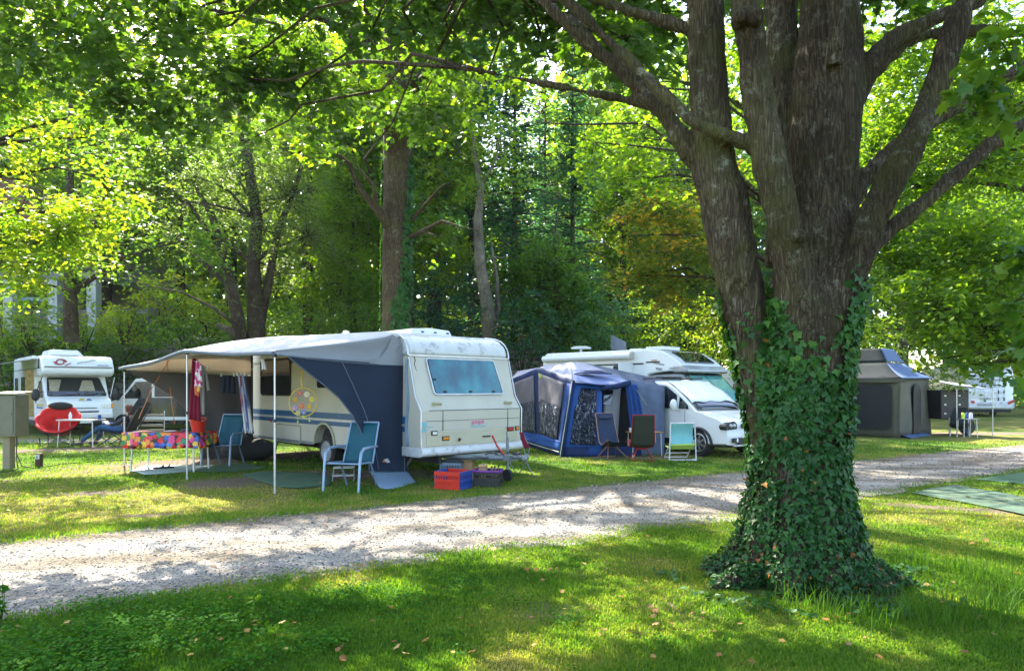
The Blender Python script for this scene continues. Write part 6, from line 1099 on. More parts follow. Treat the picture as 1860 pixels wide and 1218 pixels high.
quick('tunnel_roof', M['tent_slate'], tent, lambda m: m.patch(RR, VR, VE + Vector((0, -.1, -.05)), RT.lerp(RR, .1), 16, 10, wr(.05, 17)), smooth=180, solid=.005)
quick('tunnel_wall', M['tent_slate'], tent, lambda m: m.patch(RT.lerp(RR, .1), VE + Vector((0, -.1, -.05)), V0, R0, 12, 14, wr(.06, 12)), smooth=180, solid=.005)
quick('tie_cord', M['cordp'], tent, lambda m: (m.tube([TW(1155, 706, 16.3), TG(1225, 812)], .006, 4), m.tube([A0 + Vector((-.02, -.12, .02)), A1 + Vector((-.03, -.10, 0))], .008, 5), m.tube([L0 + Vector((-.1, -.2, .15)), A0 + Vector((-.04, -.1, .12))], .008, 4)))
quick('warning_tag', M['hivis'], tent, lambda m: m.poly([TW(978, 677, 18.0), TW(986, 684, 18.0), TW(981, 686, 18.0)]), solid=.02)
# ------------------------------------------------------------------ chairs and tables
M['teal_cloth'] = mat('teal_textilene', (.0, .085, .125), .6, var=.12, scale=30, bump=.4, bscale=300); M['blue_tube'] = mat('pale_blue_frame', (.26, .36, .50), .35, .3)
def armchair(label, loc, rz, grp):
    t = thing('garden_armchair', label, 'chair', loc, rz, grp)
    quick('seat', M['teal_cloth'], t, lambda m: m.patch((-.25, -.24, .43), (.25, -.24, .43), (.25, .22, .39), (-.25, .22, .39), 4, 4, lambda u, v: (0, 0, -.02 * math.sin(u * PI) * math.sin(v * PI))), smooth=180, solid=.008)
    quick('backrest', M['teal_cloth'], t, lambda m: m.patch((-.25, .22, .39), (.25, .22, .39), (.235, .47, 1.03), (-.235, .47, 1.03), 4, 8, lambda u, v: (0, .03 * math.sin(u * PI), 0)), smooth=180, solid=.008)
    for s in (-1, 1):
        quick('armrest', M['blue_tube'], t, lambda m: m.tube([(s * .30, -.36, 0), (s * .30, -.31, .45), (s * .30, -.27, .60), (s * .30, -.18, .66), (s * .30, .05, .665), (s * .285, .33, .66)], [.02, .022, .024, .026, .024, .018], 8), smooth=60)
        quick('leg', M['blue_tube'], t, lambda m: m.tube([(s * .27, .36, 0), (s * .26, .12, .42), (s * .26, -.22, .43)], .017, 8), smooth=60)
        quick('side_rail', M['blue_tube'], t, lambda m: m.tube([(s * .26, -.26, .44), (s * .26, .22, .40), (s * .245, .48, 1.04)], .015, 8), smooth=60)
    quick('crossbar', M['blue_tube'], t, lambda m: (m.tube([(-.30, -.27, .43), (.30, -.27, .43)], .015, 8), m.tube([(-.245, .48, 1.04), (.245, .48, 1.04)], .015, 8)), smooth=60); return t
c0 = (G(585, 892) + G(651, 895)) / 2 + Vector((.1, .33, 0)); armchair('teal garden armchair on the grass in front of the navy side wall', c0, -14, 'teal garden armchairs')
c1 = G(399, 846) + Vector((0, .2, 0)); armchair('teal garden armchair under the canopy right of the flowered table', c1, -4, 'teal garden armchairs')
st = thing('step_stool', 'small folding step behind the nearer teal armchair', 'step stool', G(625, 871), 10)
quick('tread', M['alu'], st, lambda m: m.box((0, 0, .22), (.36, .22, .02)), bevel=.006); quick('tread', M['alu'], st, lambda m: m.box((0, -.16, .10), (.36, .14, .02)), bevel=.006)
for s in (-1, 1): quick('leg', M['steel'], st, lambda m: (m.tube([(s * .18, .12, 0), (s * .17, -.05, .24)], .012), m.tube([(s * .18, -.24, 0), (s * .17, .08, .22)], .012)))
def floral():
    m, n, nd, lk, p = nodes_of('floral_oilcloth'); tc = N(nd, 'ShaderNodeTexCoord')
    v = N(nd, 'ShaderNodeTexVoronoi'); v.inputs['Scale'].default_value = 10
    dn = N(nd, 'ShaderNodeTexNoise'); dn.inputs['Scale'].default_value = 26; dn.inputs['Detail'].default_value = 2; lk.new(tc.outputs['Object'], dn.inputs['Vector']); dm = N(nd, 'ShaderNodeMix', data_type='RGBA', blend_type='LINEAR_LIGHT'); dm.inputs[0].default_value = .045; lk.new(tc.outputs['Object'], dm.inputs[6]); lk.new(dn.outputs['Color'], dm.inputs[7]); lk.new(dm.outputs[2], v.inputs['Vector'])
    sp = N(nd, 'ShaderNodeSeparateColor'); lk.new(v.outputs['Color'], sp.inputs[0])
    r = ramp(nd, [(0, (.75, .02, .03)), (.18, (.80, .06, .25)), (.34, (.02, .10, .45)), (.48, (.85, .25, .02)), (.62, (.75, .02, .04)), (.74, (.03, .22, .08)), (.86, (.8, .5, .05)), (.95, (.10, .25, .6))]); r.color_ramp.interpolation = 'CONSTANT'; lk.new(sp.outputs[0], r.inputs[0])
    d = ramp(nd, [(0, (.9, .7, .1)), (.14, (.9, .7, .1)), (.16, (1, 1, 1)), (.5, (1, 1, 1)), (.74, (.04, .02, .05))]); lk.new(v.outputs['Distance'], d.inputs[0])
    mm = N(nd, 'ShaderNodeMix', data_type='RGBA', blend_type='MULTIPLY'); mm.inputs[0].default_value = 1; lk.new(r.outputs[0], mm.inputs[6]); lk.new(d.outputs[0], mm.inputs[7]); lk.new(mm.outputs[2], p.inputs['Base Color']); p.inputs['Roughness'].default_value = .35; return m
M['floral'] = floral(); M['table_top'] = mat('pale_table_top', (.6, .62, .62), .4)
ta, tb_ = G(232, 857), G(357, 858); tcn = (ta + tb_) / 2 + Vector((.0, .32, 0)); trz = math.degrees(math.atan2(tb_.y - ta.y, tb_.x - ta.x))
tt = thing('folding_table', 'folding table under a flowered cloth beneath the canopy', 'table', tcn, trz)
quick('tabletop', M['table_top'], tt, lambda m: m.box((0, 0, .735), (1.42, .66, .03)), bevel=.008)
for sx in (-1, 1):
    for sy in (-1, 1): quick('leg', M['alu'], tt, lambda m: (m.tube([(sx * .62, sy * .28, 0), (sx * .60, sy * .26, .73)], .016, 8), m.tube([(sx * .625, sy * .28, 0), (sx * .62, sy * .275, .22)], .022, 8)))
def tcf(m):
    X_ = np.linspace(-.76, .76, 40)
    for sy in (-1, 1): m.grid([[(x, sy * (.345 + .03 * (j / 5) * (1 + math.sin(x * 19 + sy)) * .7), .752 - .29 * j / 5 * (1 + .04 * math.sin(x * 9))) for j in range(6)] for x in X_])
    for sx in (-1, 1): m.grid([[(sx * (.76 + .05 * (j / 5) * (1 + math.sin(y * 21)) * .7), y, .752 - .29 * j / 5) for j in range(6)] for y in np.linspace(-.345, .345, 20)])
    m.grid([[(x, y, .7535) for y in (-.345, -.15, .15, .345)] for x in np.linspace(-.76, .76, 10)])
tb2 = quick('tablecloth', M['floral'], None, tcf, smooth=180, solid=.003); tb2.location = tcn; tb2.rotation_euler = (0, 0, rad(trz)); tag(tb2, 'bright red and blue flowered cloth on the folding table', 'tablecloth')
M['red_pl'] = mat('red_plastic', (.62, .03, .015), .35); M['white_pl'] = mat('white_plastic', (.7, .71, .72), .4)
def on_table(px, dy=0.0): p = G(px, 857); s = (px - 232) / 125; q = ta.lerp(tb_, s) + Vector((0, .30 + dy, .758)); return q
bk_ = thing('bucket', 'red plastic bucket on the right end of the flowered table', 'bucket', on_table(349, -.05))
quick('tub', M['red_pl'], bk_, lambda m: m.lathe([(.0, 0), (.11, 0), (.155, .26), (.165, .26), (.165, .275), (.15, .275), (.106, .01), (0, .01)], n=24), smooth=40); quick('handle', M['white_pl'], bk_, lambda m: m.tube([(math.cos(a) * .165, -.02 - .10 * math.sin(a), .25 - .05 * math.sin(a)) for a in np.linspace(0, PI, 9)], .005, 5))
pt = quick('plate', M['white_pl'], None, lambda m: m.lathe([(0, 0), (.08, 0), (.12, .02), (.118, .026), (.078, .008), (0, .008)], n=24), smooth=40); pt.location = on_table(300, -.1); tag(pt, 'white plate on the flowered table left of the bucket', 'plate')
bo = quick('bowl', M['chassis'], None, lambda m: m.lathe([(0, 0), (.05, 0), (.09, .05), (.085, .052), (0, .012)], n=20), smooth=40); bo.location = on_table(318, .1); tag(bo, 'small grey bowl beside the red bucket', 'bowl')
# laundry
M['burgundy'] = mat('burgundy_towel', (.22, .008, .035), .95, bump=.5, bscale=80); M['greytowel'] = mat('grey_towel', (.34, .32, .31), .95, bump=.5, bscale=80); M['shorts'] = mat('navy_cotton', (.012, .016, .03), .9); M['whitec'] = mat('white_cotton', (.66, .66, .67), .9)
def pattern(name, cols, scale, vec=(1, 1, 1), wave=False):
    m, n, nd, lk, p = nodes_of(name); tc = N(nd, 'ShaderNodeTexCoord'); mp = N(nd, 'ShaderNodeMapping'); mp.inputs['Scale'].default_value = vec; lk.new(tc.outputs['Object'], mp.inputs[0])
    v = N(nd, 'ShaderNodeTexVoronoi'); v.inputs['Scale'].default_value = scale; lk.new(mp.outputs[0], v.inputs['Vector']); sp = N(nd, 'ShaderNodeSeparateColor'); lk.new(v.outputs['Color'], sp.inputs[0])
    r = ramp(nd, [(i / len(cols), c) for i, c in enumerate(cols)]); r.color_ramp.interpolation = 'CONSTANT'; lk.new(sp.outputs[0], r.inputs[0]); lk.new(r.outputs[0], p.inputs['Base Color']); p.inputs['Roughness'].default_value = .9; return m
M['pinkpat'] = pattern('pink_white_print', [(.72, .68, .68), (.65, .12, .28), (.7, .62, .62), (.5, .05, .15)], 22); M['striped'] = pattern('striped_towel', [(.62, .6, .6), (.10, .13, .3), (.6, .58, .57), (.35, .06, .1), (.18, .22, .40)], 26, (1, 1, .04)); M['tiedye'] = pattern('orange_print', [(.65, .25, .03), (.75, .45, .08), (.5, .1, .03)], 14)
def hang(name, label, cat, mt, tl, tr_, br, bl, Y, fold=.02, nf=3, pegs=()):
    o = thing(name, label, cat, W((tl[0] + tr_[0]) / 2, tl[1], Y)); b = o.location.copy(); a_, b_, c_, d_ = [W(x, y, Y) - b for x, y in (tl, tr_, br, bl)]
    quick('cloth', mt, o, lambda m: m.patch(a_, b_, c_, d_, 18, 14, lambda u, v: (0, fold * math.sin(u * nf * 2 * PI + v * 1.5) * (1 - .3 * v), .01 * math.sin(u * 5))), smooth=180, solid=.006)
    for x in pegs: quick('peg', M['white_pl'], o, lambda m: m.box(W(x, tl[1] - 2, Y) - b, (.02, .03, .07)), bevel=.003)
    return o
hang('towel', 'burgundy towel hanging beside the middle canopy pole', 'towel', M['burgundy'], (349, 651), (360, 652), (364, 764), (341, 762), 12.15, .03, 3)
hang('scarf', 'pink and white patterned cloth hanging over the burgundy towel', 'cloth', M['pinkpat'], (356, 654), (366, 660), (367, 702), (352, 704), 12.0, .02, 2)
hang('pennant', 'orange tie-dyed cloth end below the pink and white cloth', 'cloth', M['tiedye'], (352, 704), (364, 700), (361, 718), (354, 718), 11.98, .01, 1)
hang('towel', 'narrow grey towel hanging right of the burgundy towel', 'towel', M['greytowel'], (366, 664), (371, 664), (371, 752), (358, 752), 12.2, .02, 2)
hang('shirt', 'small pale cloth corner hanging right of the grey towel', 'cloth', M['greytowel'], (371, 668), (375, 672), (381, 707), (376, 711), 12.3, .01, 1, (377,))
hang('shorts', 'dark navy shorts pegged below the beige canopy lining', 'shorts', M['shorts'], (401, 682), (426, 682), (428, 714), (400, 714), 13.2, .015, 3, (402, 425))
hang('towel', 'long striped blue and white towel pegged on the line', 'towel', M['striped'], (431, 681), (445, 682), (461, 786), (444, 788), 12.6, .035, 3, (431, 438, 444))
hang('cloth', 'white cloth knotted near the nearest canopy pole', 'cloth', M['whitec'], (474, 652), (480, 652), (484, 670), (475, 672), 10.9, .02, 2)
ln = quick('clothes_line', M['cordp'], None, lambda m: m.tube([W(342, 650, 12.1), W(365, 662, 12.2), W(400, 680, 12.9), W(446, 681, 12.7), W(479, 651, 10.95), W(500, 645, 10.4)], .004, 5)); tag(ln, 'thin clothes line strung under the sun canopy', 'line')
# flower mobile
mo = thing('flower_mobile', 'round yellow ring of coloured flowers hanging from the canopy edge', 'ornament', W(551, 730, 11.3)); pc = mo.location.copy()
M['yel'] = mat('yellow_ribbon', (.7, .5, .04), .6)
quick('ring', M['yel'], mo, lambda m: m.loop([Vector((math.cos(a) * .235, .01 * math.sin(a * 3), math.sin(a) * .235)) for a in np.linspace(0, 2 * PI, 33)[:-1]], .009, 6), smooth=60)
quick('ribbon', M['yel'], mo, lambda m: m.tube([W(549, 705, 11.3) - pc, W(547, 688, 11.3) - pc, W(551, 668, 11.2) - pc], .012, 5))
fcol = [(.55, .12, .12), (.65, .6, .45), (.5, .28, .03), (.6, .5, .08), (.6, .15, .08), (.4, .25, .5), (.55, .3, .05), (.2, .22, .45), (.45, .4, .2)]
for k, (x, y) in enumerate(((545, 714), (557, 716), (536, 726), (566, 725), (548, 737), (535, 741), (562, 738), (552, 748), (541, 750))):
    mt = mat('petal', fcol[k], .7); q_ = W(x, y, 11.28) - pc
    quick('flower', [mt, M['yel']], mo, lambda m: ([m.ball(q_ + Vector((math.cos(a) * .030, 0, math.sin(a) * .030)), (.019, .006, .019), 8, 5) for a in np.linspace(0, 2 * PI, 7)[:-1]], setattr(m, 'mi', 1), m.ball(q_ + Vector((0, -.006, 0)), (.014, .008, .014), 8, 5)), smooth=60)
quick('pendant', M['hivis'], mo, lambda m: [(m.tube([W(x, 752, 11.3) - pc, W(x, y2, 11.3) - pc], .003, 4), m.ball(W(x, y2, 11.3) - pc, .016, 8, 5)) for x, y2 in ((541, 766), (562, 764), (552, 758))])
# crates
M['blue_pl'] = mat('blue_plastic', (.02, .06, .28), .4); M['purple_pl'] = mat('purple_plastic', (.20, .03, .28), .4); M['dark_pl'] = mat('dark_plastic', (.025, .028, .025), .5); M['greyblue_pl'] = mat('grey_blue_plastic', (.20, .27, .38), .5); M['card'] = mat('cardboard', (.42, .26, .14), .85)
def crate(label, loc, rz, w, d, h, ms, rim=None):
    t = thing('crate', label, 'crate', loc, rz, 'plastic crates by the drawbar')
    def side(m, L_, P_):
        m.box(P_(0, .02), L_(L_.w, .03)); m.box(P_(0, h / 2), L_(L_.w, .022)); m.box(P_(0, h - .02), L_(L_.w, .04))
    for nm, mt, c, ax, ln_ in (('front_side', ms[0], (0, -d / 2), 0, w), ('right_side', ms[1], (w / 2, 0), 1, d), ('back_side', ms[0], (0, d / 2), 0, w), ('left_side', ms[1], (-w / 2, 0), 1, d)):
        def f(m):
            for z, hh in ((.025, .05), (h * .5, .035), (h - .03, .06)): m.box((c[0], c[1], z), (ln_ if ax == 0 else .022, .022 if ax == 0 else ln_ - .03, hh))
            nb = max(4, int(ln_ / .05))
            for k in range(nb + 1):
                o_ = -ln_ / 2 + .02 + (ln_ - .04) * k / nb; m.box((c[0] + (o_ if ax == 0 else 0), c[1] + (o_ if ax else 0), h / 2), (.016, .016, h - .04))
            m.box((c[0] * .97, c[1] * .97, h * .27), (ln_ - .03 if ax == 0 else .006, .006 if ax == 0 else ln_ - .03, h * .30))
        quick(nm, mt, t, f)
    quick('base', ms[0], t, lambda m: m.box((0, 0, .012), (w - .03, d - .03, .02)))
    if rim: quick('rim', rim, t, lambda m: m.loop([(x, y, h) for x, y in rrect(w + .03, d + .03, .04)], .018, 6), smooth=60)
    return t
def mid3(a, b, c, d_): return a + (b - a) * .5 + d_
q1, q2, q3 = G(832, 890), G(789, 887), G(858, 885)
ex = (q1 - q2).normalized(); ey = Vector((-ex.y, ex.x, 0)); cr = crate('folding crate with a red front and a blue side, nearest the lane', q2 + ex * .23 + ey * .21, math.degrees(math.atan2(ex.y, ex.x)), .46, .42, .28, (M['red_pl'], M['blue_pl']))
crate('black crate with a purple rim beside the red and blue crate', G(886, 884) + Vector((.0, .18, 0)), -8, .42, .34, .25, (M['dark_pl'], M['dark_pl']), M['purple_pl'])
crate('grey-blue crate standing behind the red and blue crate', G(822, 872) + Vector((0, .1, 0)), -15, .38, .3, .33, (M['greyblue_pl'], M['greyblue_pl']), M['dark_pl'])
def carton(label, p, s, rz): 
    o = quick('carton', M['card'], None, lambda m: (m.box((0, 0, s[2] / 2), s), m.box((0, -s[1] / 2 - .02, s[2] + .01), (s[0], .07, .006), R=Matrix.Rotation(.5, 3, 'X')), m.box((0, 0, s[2] + .002), (.05, s[1] + .004, .004))), bevel=.004); o.location = p; o.rotation_euler = (0, 0, rad(rz)); tag(o, label, 'box'); return o
carton('light brown cardboard box between the grey-blue and the black crate', G(850, 872) + Vector((.0, .1, .0)), (.20, .2, .33), -12); carton('brown cardboard box in the black crate', G(880, 884) + Vector((-.03, .2, .04)), (.12, .18, .29), -5)
M['bottle_d'] = mat('brown_glass', (.10, .05, .02), .1)
for k in range(3):
    b_ = quick('bottle', M['bottle_d'], None, lambda m: m.lathe([(0, 0), (.035, 0), (.035, .19), (.014, .24), (.014, .29), (0, .29)], n=14), smooth=40); b_.location = G(886 + k * 6, 884) + Vector((.06, .15 + .06 * k, .03)); tag(b_, 'brown bottle standing in the black crate', 'bottle', 'bottles in the black crate')
# folded camping stool and small red folded chair by the drawbar
fs = thing('folded_chair', 'red and grey folded camp chair standing beyond the drawbar', 'chair', G(957, 861)); fo = fs.location.copy(); Yf = fo.y
def FW(x, y, dy=0): return W(x, y, Yf + dy) - fo
quick('frame', M['chassis'], fs, lambda m: (m.tube([FW(941, 862), FW(957, 838), FW(948, 800), FW(945, 784)], .010), m.tube([FW(968, 863), FW(955, 836), FW(962, 815), FW(952, 790)], .010), m.tube([FW(925, 838, .2), FW(936, 858, .2)], .009), m.tube([FW(925, 838, .2), FW(948, 832, .1)], .009), m.ball(FW(956, 829), (.05, .04, .06)))); quick('seat', M['burgundy'], fs, lambda m: m.patch(FW(943, 785), FW(949, 784), FW(962, 812), FW(953, 814), 4, 6, wr(.02)), smooth=180, solid=.02)
# high-backed camp chairs
M['olive'] = mat('dark_olive_canvas', (.03, .035, .025), .8); M['navy_c'] = mat('navy_canvas', (.02, .035, .085), .7, bump=.3, bscale=200); M['red_tube'] = mat('red_anodised_tube', (.42, .03, .03), .3, .4); M['bronze'] = mat('bronze_tube', (.40, .22, .14), .3, .5)
def camp(label, loc, rz, mc, mf, grp):
    t = thing('camp_chair', label, 'chair', loc, rz, grp)
    def S(u, v): y = [-.28, -.05, .12, .30, .42][0]; pts = [(-.30, .44), (-.02, .30), (.14, .36), (.26, .68), (.36, 1.02)]; k = min(int(v * 4), 3); f = v * 4 - k; a = pts[k]; b = pts[k + 1]; w = .27 - .05 * v; return Vector(((u - .5) * 2 * w, a[0] + (b[0] - a[0]) * f, a[1] + (b[1] - a[1]) * f - .05 * math.sin(u * PI) * (1 - v)))
    quick('sling', mc, t, lambda m: m.grid([[S(i / 8, j / 20) for j in range(21)] for i in range(9)]), smooth=180, solid=.008); quick('headrest', mc, t, lambda m: m.tube([S(.12, .93) + Vector((0, -.05, 0)), S(.5, .93) + Vector((0, -.06, 0)), S(.88, .93) + Vector((0, -.05, 0))], [.03, .045, .03], 8), smooth=180)
    for s in (0, 1):
        sg = -1 if s == 0 else 1; quick('side_pole', mf, t, lambda m: m.tube([S(s, v) + Vector((sg * .01, 0, 0)) for v in np.linspace(0, 1, 9)], .011, 6), smooth=60)
        quick('leg', mf, t, lambda m: (m.tube([(sg * .10, 0, .26), (sg * .27, -.27, 0)], .011, 6), m.tube([(sg * .10, .05, .26), (sg * .25, .26, 0)], .011, 6), m.tube([(sg * .10, 0, .26), S(s, .45)], .010, 6), m.tube([(sg * .10, 0, .26), S(s, .02)], .010, 6)), smooth=60)
    quick('hub', mf, t, lambda m: (m.tube([(-.11, .02, .26), (.11, .02, .26)], .02, 8), m.tube([(-.27, -.27, .02), (.27, -.27, .02)], .008, 6) if 0 else m.tube([(-.25, .26, .02), (.25, .26, .02)], .008, 6), m.tube([S(0, 1), S(1, 1)], .010, 6)), smooth=60); return t
camp('navy high-backed camp chair with bronze poles before the tent door', G(1118, 833) + Vector((-.05, .2, 0)), 22, M['navy_c'], M['bronze'], 'high-backed camp chairs')
camp('dark olive camp chair with a red frame, its back to the lane', G(1166, 838) + Vector((.05, .3, 0)), 176, M['olive'], M['red_tube'], 'high-backed camp chairs')
sd = thing('side_table', 'low wooden side table between the camp chairs', 'table', G(1172, 830) + Vector((.05, .35, 0)), 10); M['wood'] = mat('orange_wood', (.38, .17, .05), .5, var=.3, scale=14)
quick('tabletop', M['wood'], sd, lambda m: m.box((0, 0, .56), (.80, .42, .025)), bevel=.006)
for sx in (-1, 1):
    for sy in (-1, 1): quick('leg', M['alu'], sd, lambda m: m.tube([(sx * .36, sy * .18, 0), (sx * .34, sy * .17, .55)], .011, 6))
cu = quick('cup', M['white_pl'], None, lambda m: m.lathe([(0, 0), (.035, 0), (.042, .09), (.038, .09), (.032, .008), (0, .008)], n=16), smooth=40); cu.location = Vector(sd.location) + Vector((-.33, 0, .5735)); tag(cu, 'white cup on the low wooden side table', 'cup')
M['aqua'] = mat('aqua_canvas', (.22, .52, .55), .8, var=.06, scale=6); M['lime'] = mat('lime_canvas', (.45, .6, .12), .8); M['white_t'] = mat('white_tube', (.68, .67, .70), .35)
dk = thing('deck_chair', 'white framed deck chair with aqua canvas beside the van wheel', 'chair', (G(1216, 837) + G(1264, 836)) / 2 + Vector((0, .0, 0)), 3)
quick('sling', M['aqua'], dk, lambda m: m.patch((-.25, .02, .82), (.25, .02, .82), (.27, .02, .34), (-.27, .02, .34), 8, 8, lambda u, v: (0, .10 * math.sin(v * PI), 0)), smooth=180, solid=.005); quick('seat_edge', M['lime'], dk, lambda m: (m.patch((-.27, .02, .34), (.27, .02, .34), (.27, .10, .24), (-.27, .10, .24), 6, 4), m.tube([(-.27, .0, .34), (.30, .0, .36)], .022, 8), m.patch((-.27, .10, .24), (.27, .10, .24), (.27, .45, .30), (-.27, .45, .30), 6, 4)), smooth=180, solid=.004)
for s in (-1, 1): quick('side_bar', M['white_t'], dk, lambda m: (m.tube([(s * .30, 0, .0), (s * .27, .0, .86)], .015, 8), m.tube([(s * .26, .55, .02), (s * .26, .02, .45)], .013, 8)), smooth=60)
quick('crossbar', M['white_t'], dk, lambda m: (m.tube([(-.30, 0, .02), (.30, 0, .02)], .014, 8), m.tube([(-.27, 0, .83), (.27, 0, .83)], .014, 8), m.tube([(-.26, .4, .14), (.26, .4, .14)], .012, 8), m.tube([(-.26, .55, .03), (.26, .55, .03)], .012, 8)), smooth=60)
# ------------------------------------------------------------------ left pitch: moon chair, table, lounger, person
M['red_quilt'] = mat('red_quilted_cloth', (.62, .02, .02), .75, var=.15, scale=5, bump=.5, bscale=12); M['blk_cloth'] = mat('black_cloth', (.02, .022, .024), .85)
mc0 = G(90, 812); mch = thing('moon_chair', 'round red quilted moon chair with dark trim facing the small table', 'chair', mc0 + Vector((0, .45, 0)), 20)
Rm = Matrix.Rotation(rad(44), 3, 'X')
def moon(m):
    P = []
    for i in range(17):
        r = i / 16; row = []
        for j in range(61):
            a = 2 * PI * j / 60; lobe = abs(math.sin(a * 4.5 + .3)); pz = .50 * r ** 2.4 - .12 + .06 * math.sin(r * 11) * (r > .15) * r + .07 * lobe * r * (1 - .4 * r); rx = .53 * r * (1 - .05 * (1 - lobe) * r)
            row.append(Rm @ Vector((math.cos(a) * rx, math.sin(a) * rx * .95, pz)) + Vector((0, 0, .52)))
        P.append(row)
    m.grid(P)
quick('seat', M['red_quilt'], mch, moon, smooth=180, solid=.05); quick('trim', M['blk_cloth'], mch, lambda m: m.loop([Rm @ Vector((math.cos(a) * .52, math.sin(a) * .495, .31)) + Vector((0, 0, .50)) for a in np.linspace(0, 2 * PI, 41)[:-1]], .02, 8), smooth=60)
quick('headrest', M['blk_cloth'], mch, lambda m: m.ball(Rm @ Vector((0, .42, .42)) + Vector((0, 0, .52)), (.30, .10, .12), R=Rm), smooth=60)
for sx, sy in ((-1, -1), (1, -1), (-1, 1), (1, 1)): quick('leg', M['blk_cloth'], mch, lambda m: (m.tube([(sx * .38, sy * .36, 0), (sx * .40, sy * .38, .42 + .15 * sy)], .014, 6), m.tube([(sx * .38, sy * .36, .02), (-sx * .36, sy * .36, .40)], .010, 6)))
q1, q2 = G(104, 812), G(170, 812); tc1 = (q1 + q2) / 2 + Vector((0, .25, 0)); t3 = thing('folding_table', 'small pale folding table before the red moon chair', 'table', tc1, -2); M['tgrey'] = mat('pale_grey_top', (.5, .5, .48), .5)
quick('tabletop', M['tgrey'], t3, lambda m: m.box((0, 0, .735), (1.05, .55, .035)), bevel=.008)
for sx in (-1, 1):
    for sy in (-1, 1): quick('leg', M['alu'], t3, lambda m: m.tube([(sx * .49, sy * .25, 0), (sx * .46, sy * .22, .72)], .014, 6))
for lab, x, y, hh, mm_, nm in (('white bottle on the small pale folding table', -.30, .0, .20, 'white_pl', 'bottle'),):
    o = quick(nm, M[mm_], None, lambda m: m.lathe([(0, 0), (.04, 0), (.042, hh * .6), (.018, hh * .85), (.018, hh), (0, hh)], n=16), smooth=40); o.location = tc1 + Vector((x, y, .753)); tag(o, lab, nm)
lg0 = G(232, 811); lg = thing('camp_recliner', 'black camp recliner the person lies in', 'chair', (0, 0, 0)); LY = 18.9
def LP(x, y, dy=0.0): return W(x, y, LY + dy)
lg.location = (LP(232, 811).x, LY, 0); lo = lg.location.copy()
quick('sling', M['blk_cloth'], lg, lambda m: m.grid([[LP(*p_) + Vector((0, s, 0)) - lo for s in (-.28, -.1, .1, .28)] for p_ in ((193, 779), (205, 784), (220, 787), (235, 782), (246, 766), (256, 748), (262, 738))]), smooth=180, solid=.02)
quick('frame', M['black'], lg, lambda m: [(m.tube([LP(176, 809) + Vector((0, s, 0)) - lo, LP(196, 783) + Vector((0, s, 0)) - lo], .012, 6), m.tube([LP(182, 782) + Vector((0, s, 0)) - lo, LP(222, 810) + Vector((0, s, 0)) - lo], .012, 6), m.tube([LP(186, 810) + Vector((0, s, 0)) - lo, LP(224, 786) + Vector((0, s, 0)) - lo], .012, 6), m.tube([LP(226, 808) + Vector((0, s, 0)) - lo, LP(264, 737) + Vector((0, s, 0)) - lo], .014, 6)) for s in (-.3, .3)])
def skin(name, pts, edges, radii, mt, parent, off=(0, 0, 0), root=0, sub=1):
    me = bpy.data.meshes.new(name); o_ = Vector(off); me.from_pydata([tuple(Vector(p) - o_) for p in pts], edges, []); o = bpy.data.objects.new(name, me); COL.objects.link(o); o.parent = parent; me.materials.append(mt)
    s = o.modifiers.new('skin', 'SKIN'); s.use_smooth_shade = True
    for i, r in enumerate(radii): me.skin_vertices[0].data[i].radius = (r, r) if not hasattr(r, '__len__') else r
    me.skin_vertices[0].data[root].use_root = True
    if sub: u = o.modifiers.new('sub', 'SUBSURF'); u.levels = u.render_levels = sub
    return o
M['skin'] = mat('skin', (.50, .27, .19), .5, var=.06); M['jeans'] = mat('blue_jeans', (.03, .09, .22), .85, var=.2, scale=18, bump=.4, bscale=60); M['jacket'] = mat('dark_jacket', (.022, .026, .04), .8, var=.2, scale=8); M['hair'] = mat('red_brown_hair', (.11, .035, .02), .6, var=.3, scale=40, bump=.5, bscale=120); M['shoe'] = mat('grey_shoe', (.06, .05, .05), .7)
def body_pose():
    hip, chest, neck, head = LP(222, 779), LP(236, 762), LP(236, 752), LP(233, 744)
    z = Vector((0, 1, 0)); P = {'hip': hip, 'waist': hip.lerp(chest, .45), 'chest': chest, 'neck': neck}
    for s, n_ in ((-1, 'l'), (1, 'r')):
        P['hp' + n_] = hip + z * .10 * s; P['kn' + n_] = LP(186, 772 + (2 if s < 0 else -4)) + z * .14 * s; P['an' + n_] = LP(158 - 5 * (s < 0) + 12 * (s > 0), 801) + z * .14 * s; P['to' + n_] = LP(146 + 14 * (s > 0), 805) + z * .15 * s
        P['sh' + n_] = chest.lerp(neck, .4) + z * .19 * s; P['el' + n_] = LP(222, 768) + z * .27 * s; P['wr' + n_] = LP(204, 770) + z * .13 * s; P['ha' + n_] = LP(197, 771) + z * .09 * s
    return P, head
Pb, hd = body_pose(); per = thing('person', 'person in jeans and a dark jacket lying back in the black recliner', 'person', (Pb['hip'].x, LY, 0)); pO = Vector(per.location)
order = ['hip', 'waist', 'chest', 'neck', 'hpl', 'knl', 'anl', 'tol', 'hpr', 'knr', 'anr', 'tor', 'shl', 'ell', 'wrl', 'hal', 'shr', 'elr', 'wrr', 'har']
ed = [(0, 1), (1, 2), (2, 3), (0, 4), (4, 5), (5, 6), (6, 7), (0, 8), (8, 9), (9, 10), (10, 11), (2, 12), (12, 13), (13, 14), (14, 15), (2, 16), (16, 17), (17, 18), (18, 19)]
rdd = [.12, .11, .13, .055, .085, .055, .036, .03, .085, .055, .036, .03, .055, .04, .026, .03, .055, .04, .026, .03]
pts_ = [Pb[k] for k in order]; pts_ += [hd.lerp(Pb['neck'], .35), hd, hd + (hd - Pb['neck']).normalized() * .09]; ed += [(3, 20), (20, 21), (21, 22)]; rdd += [.06, .098, .07]
fing = []
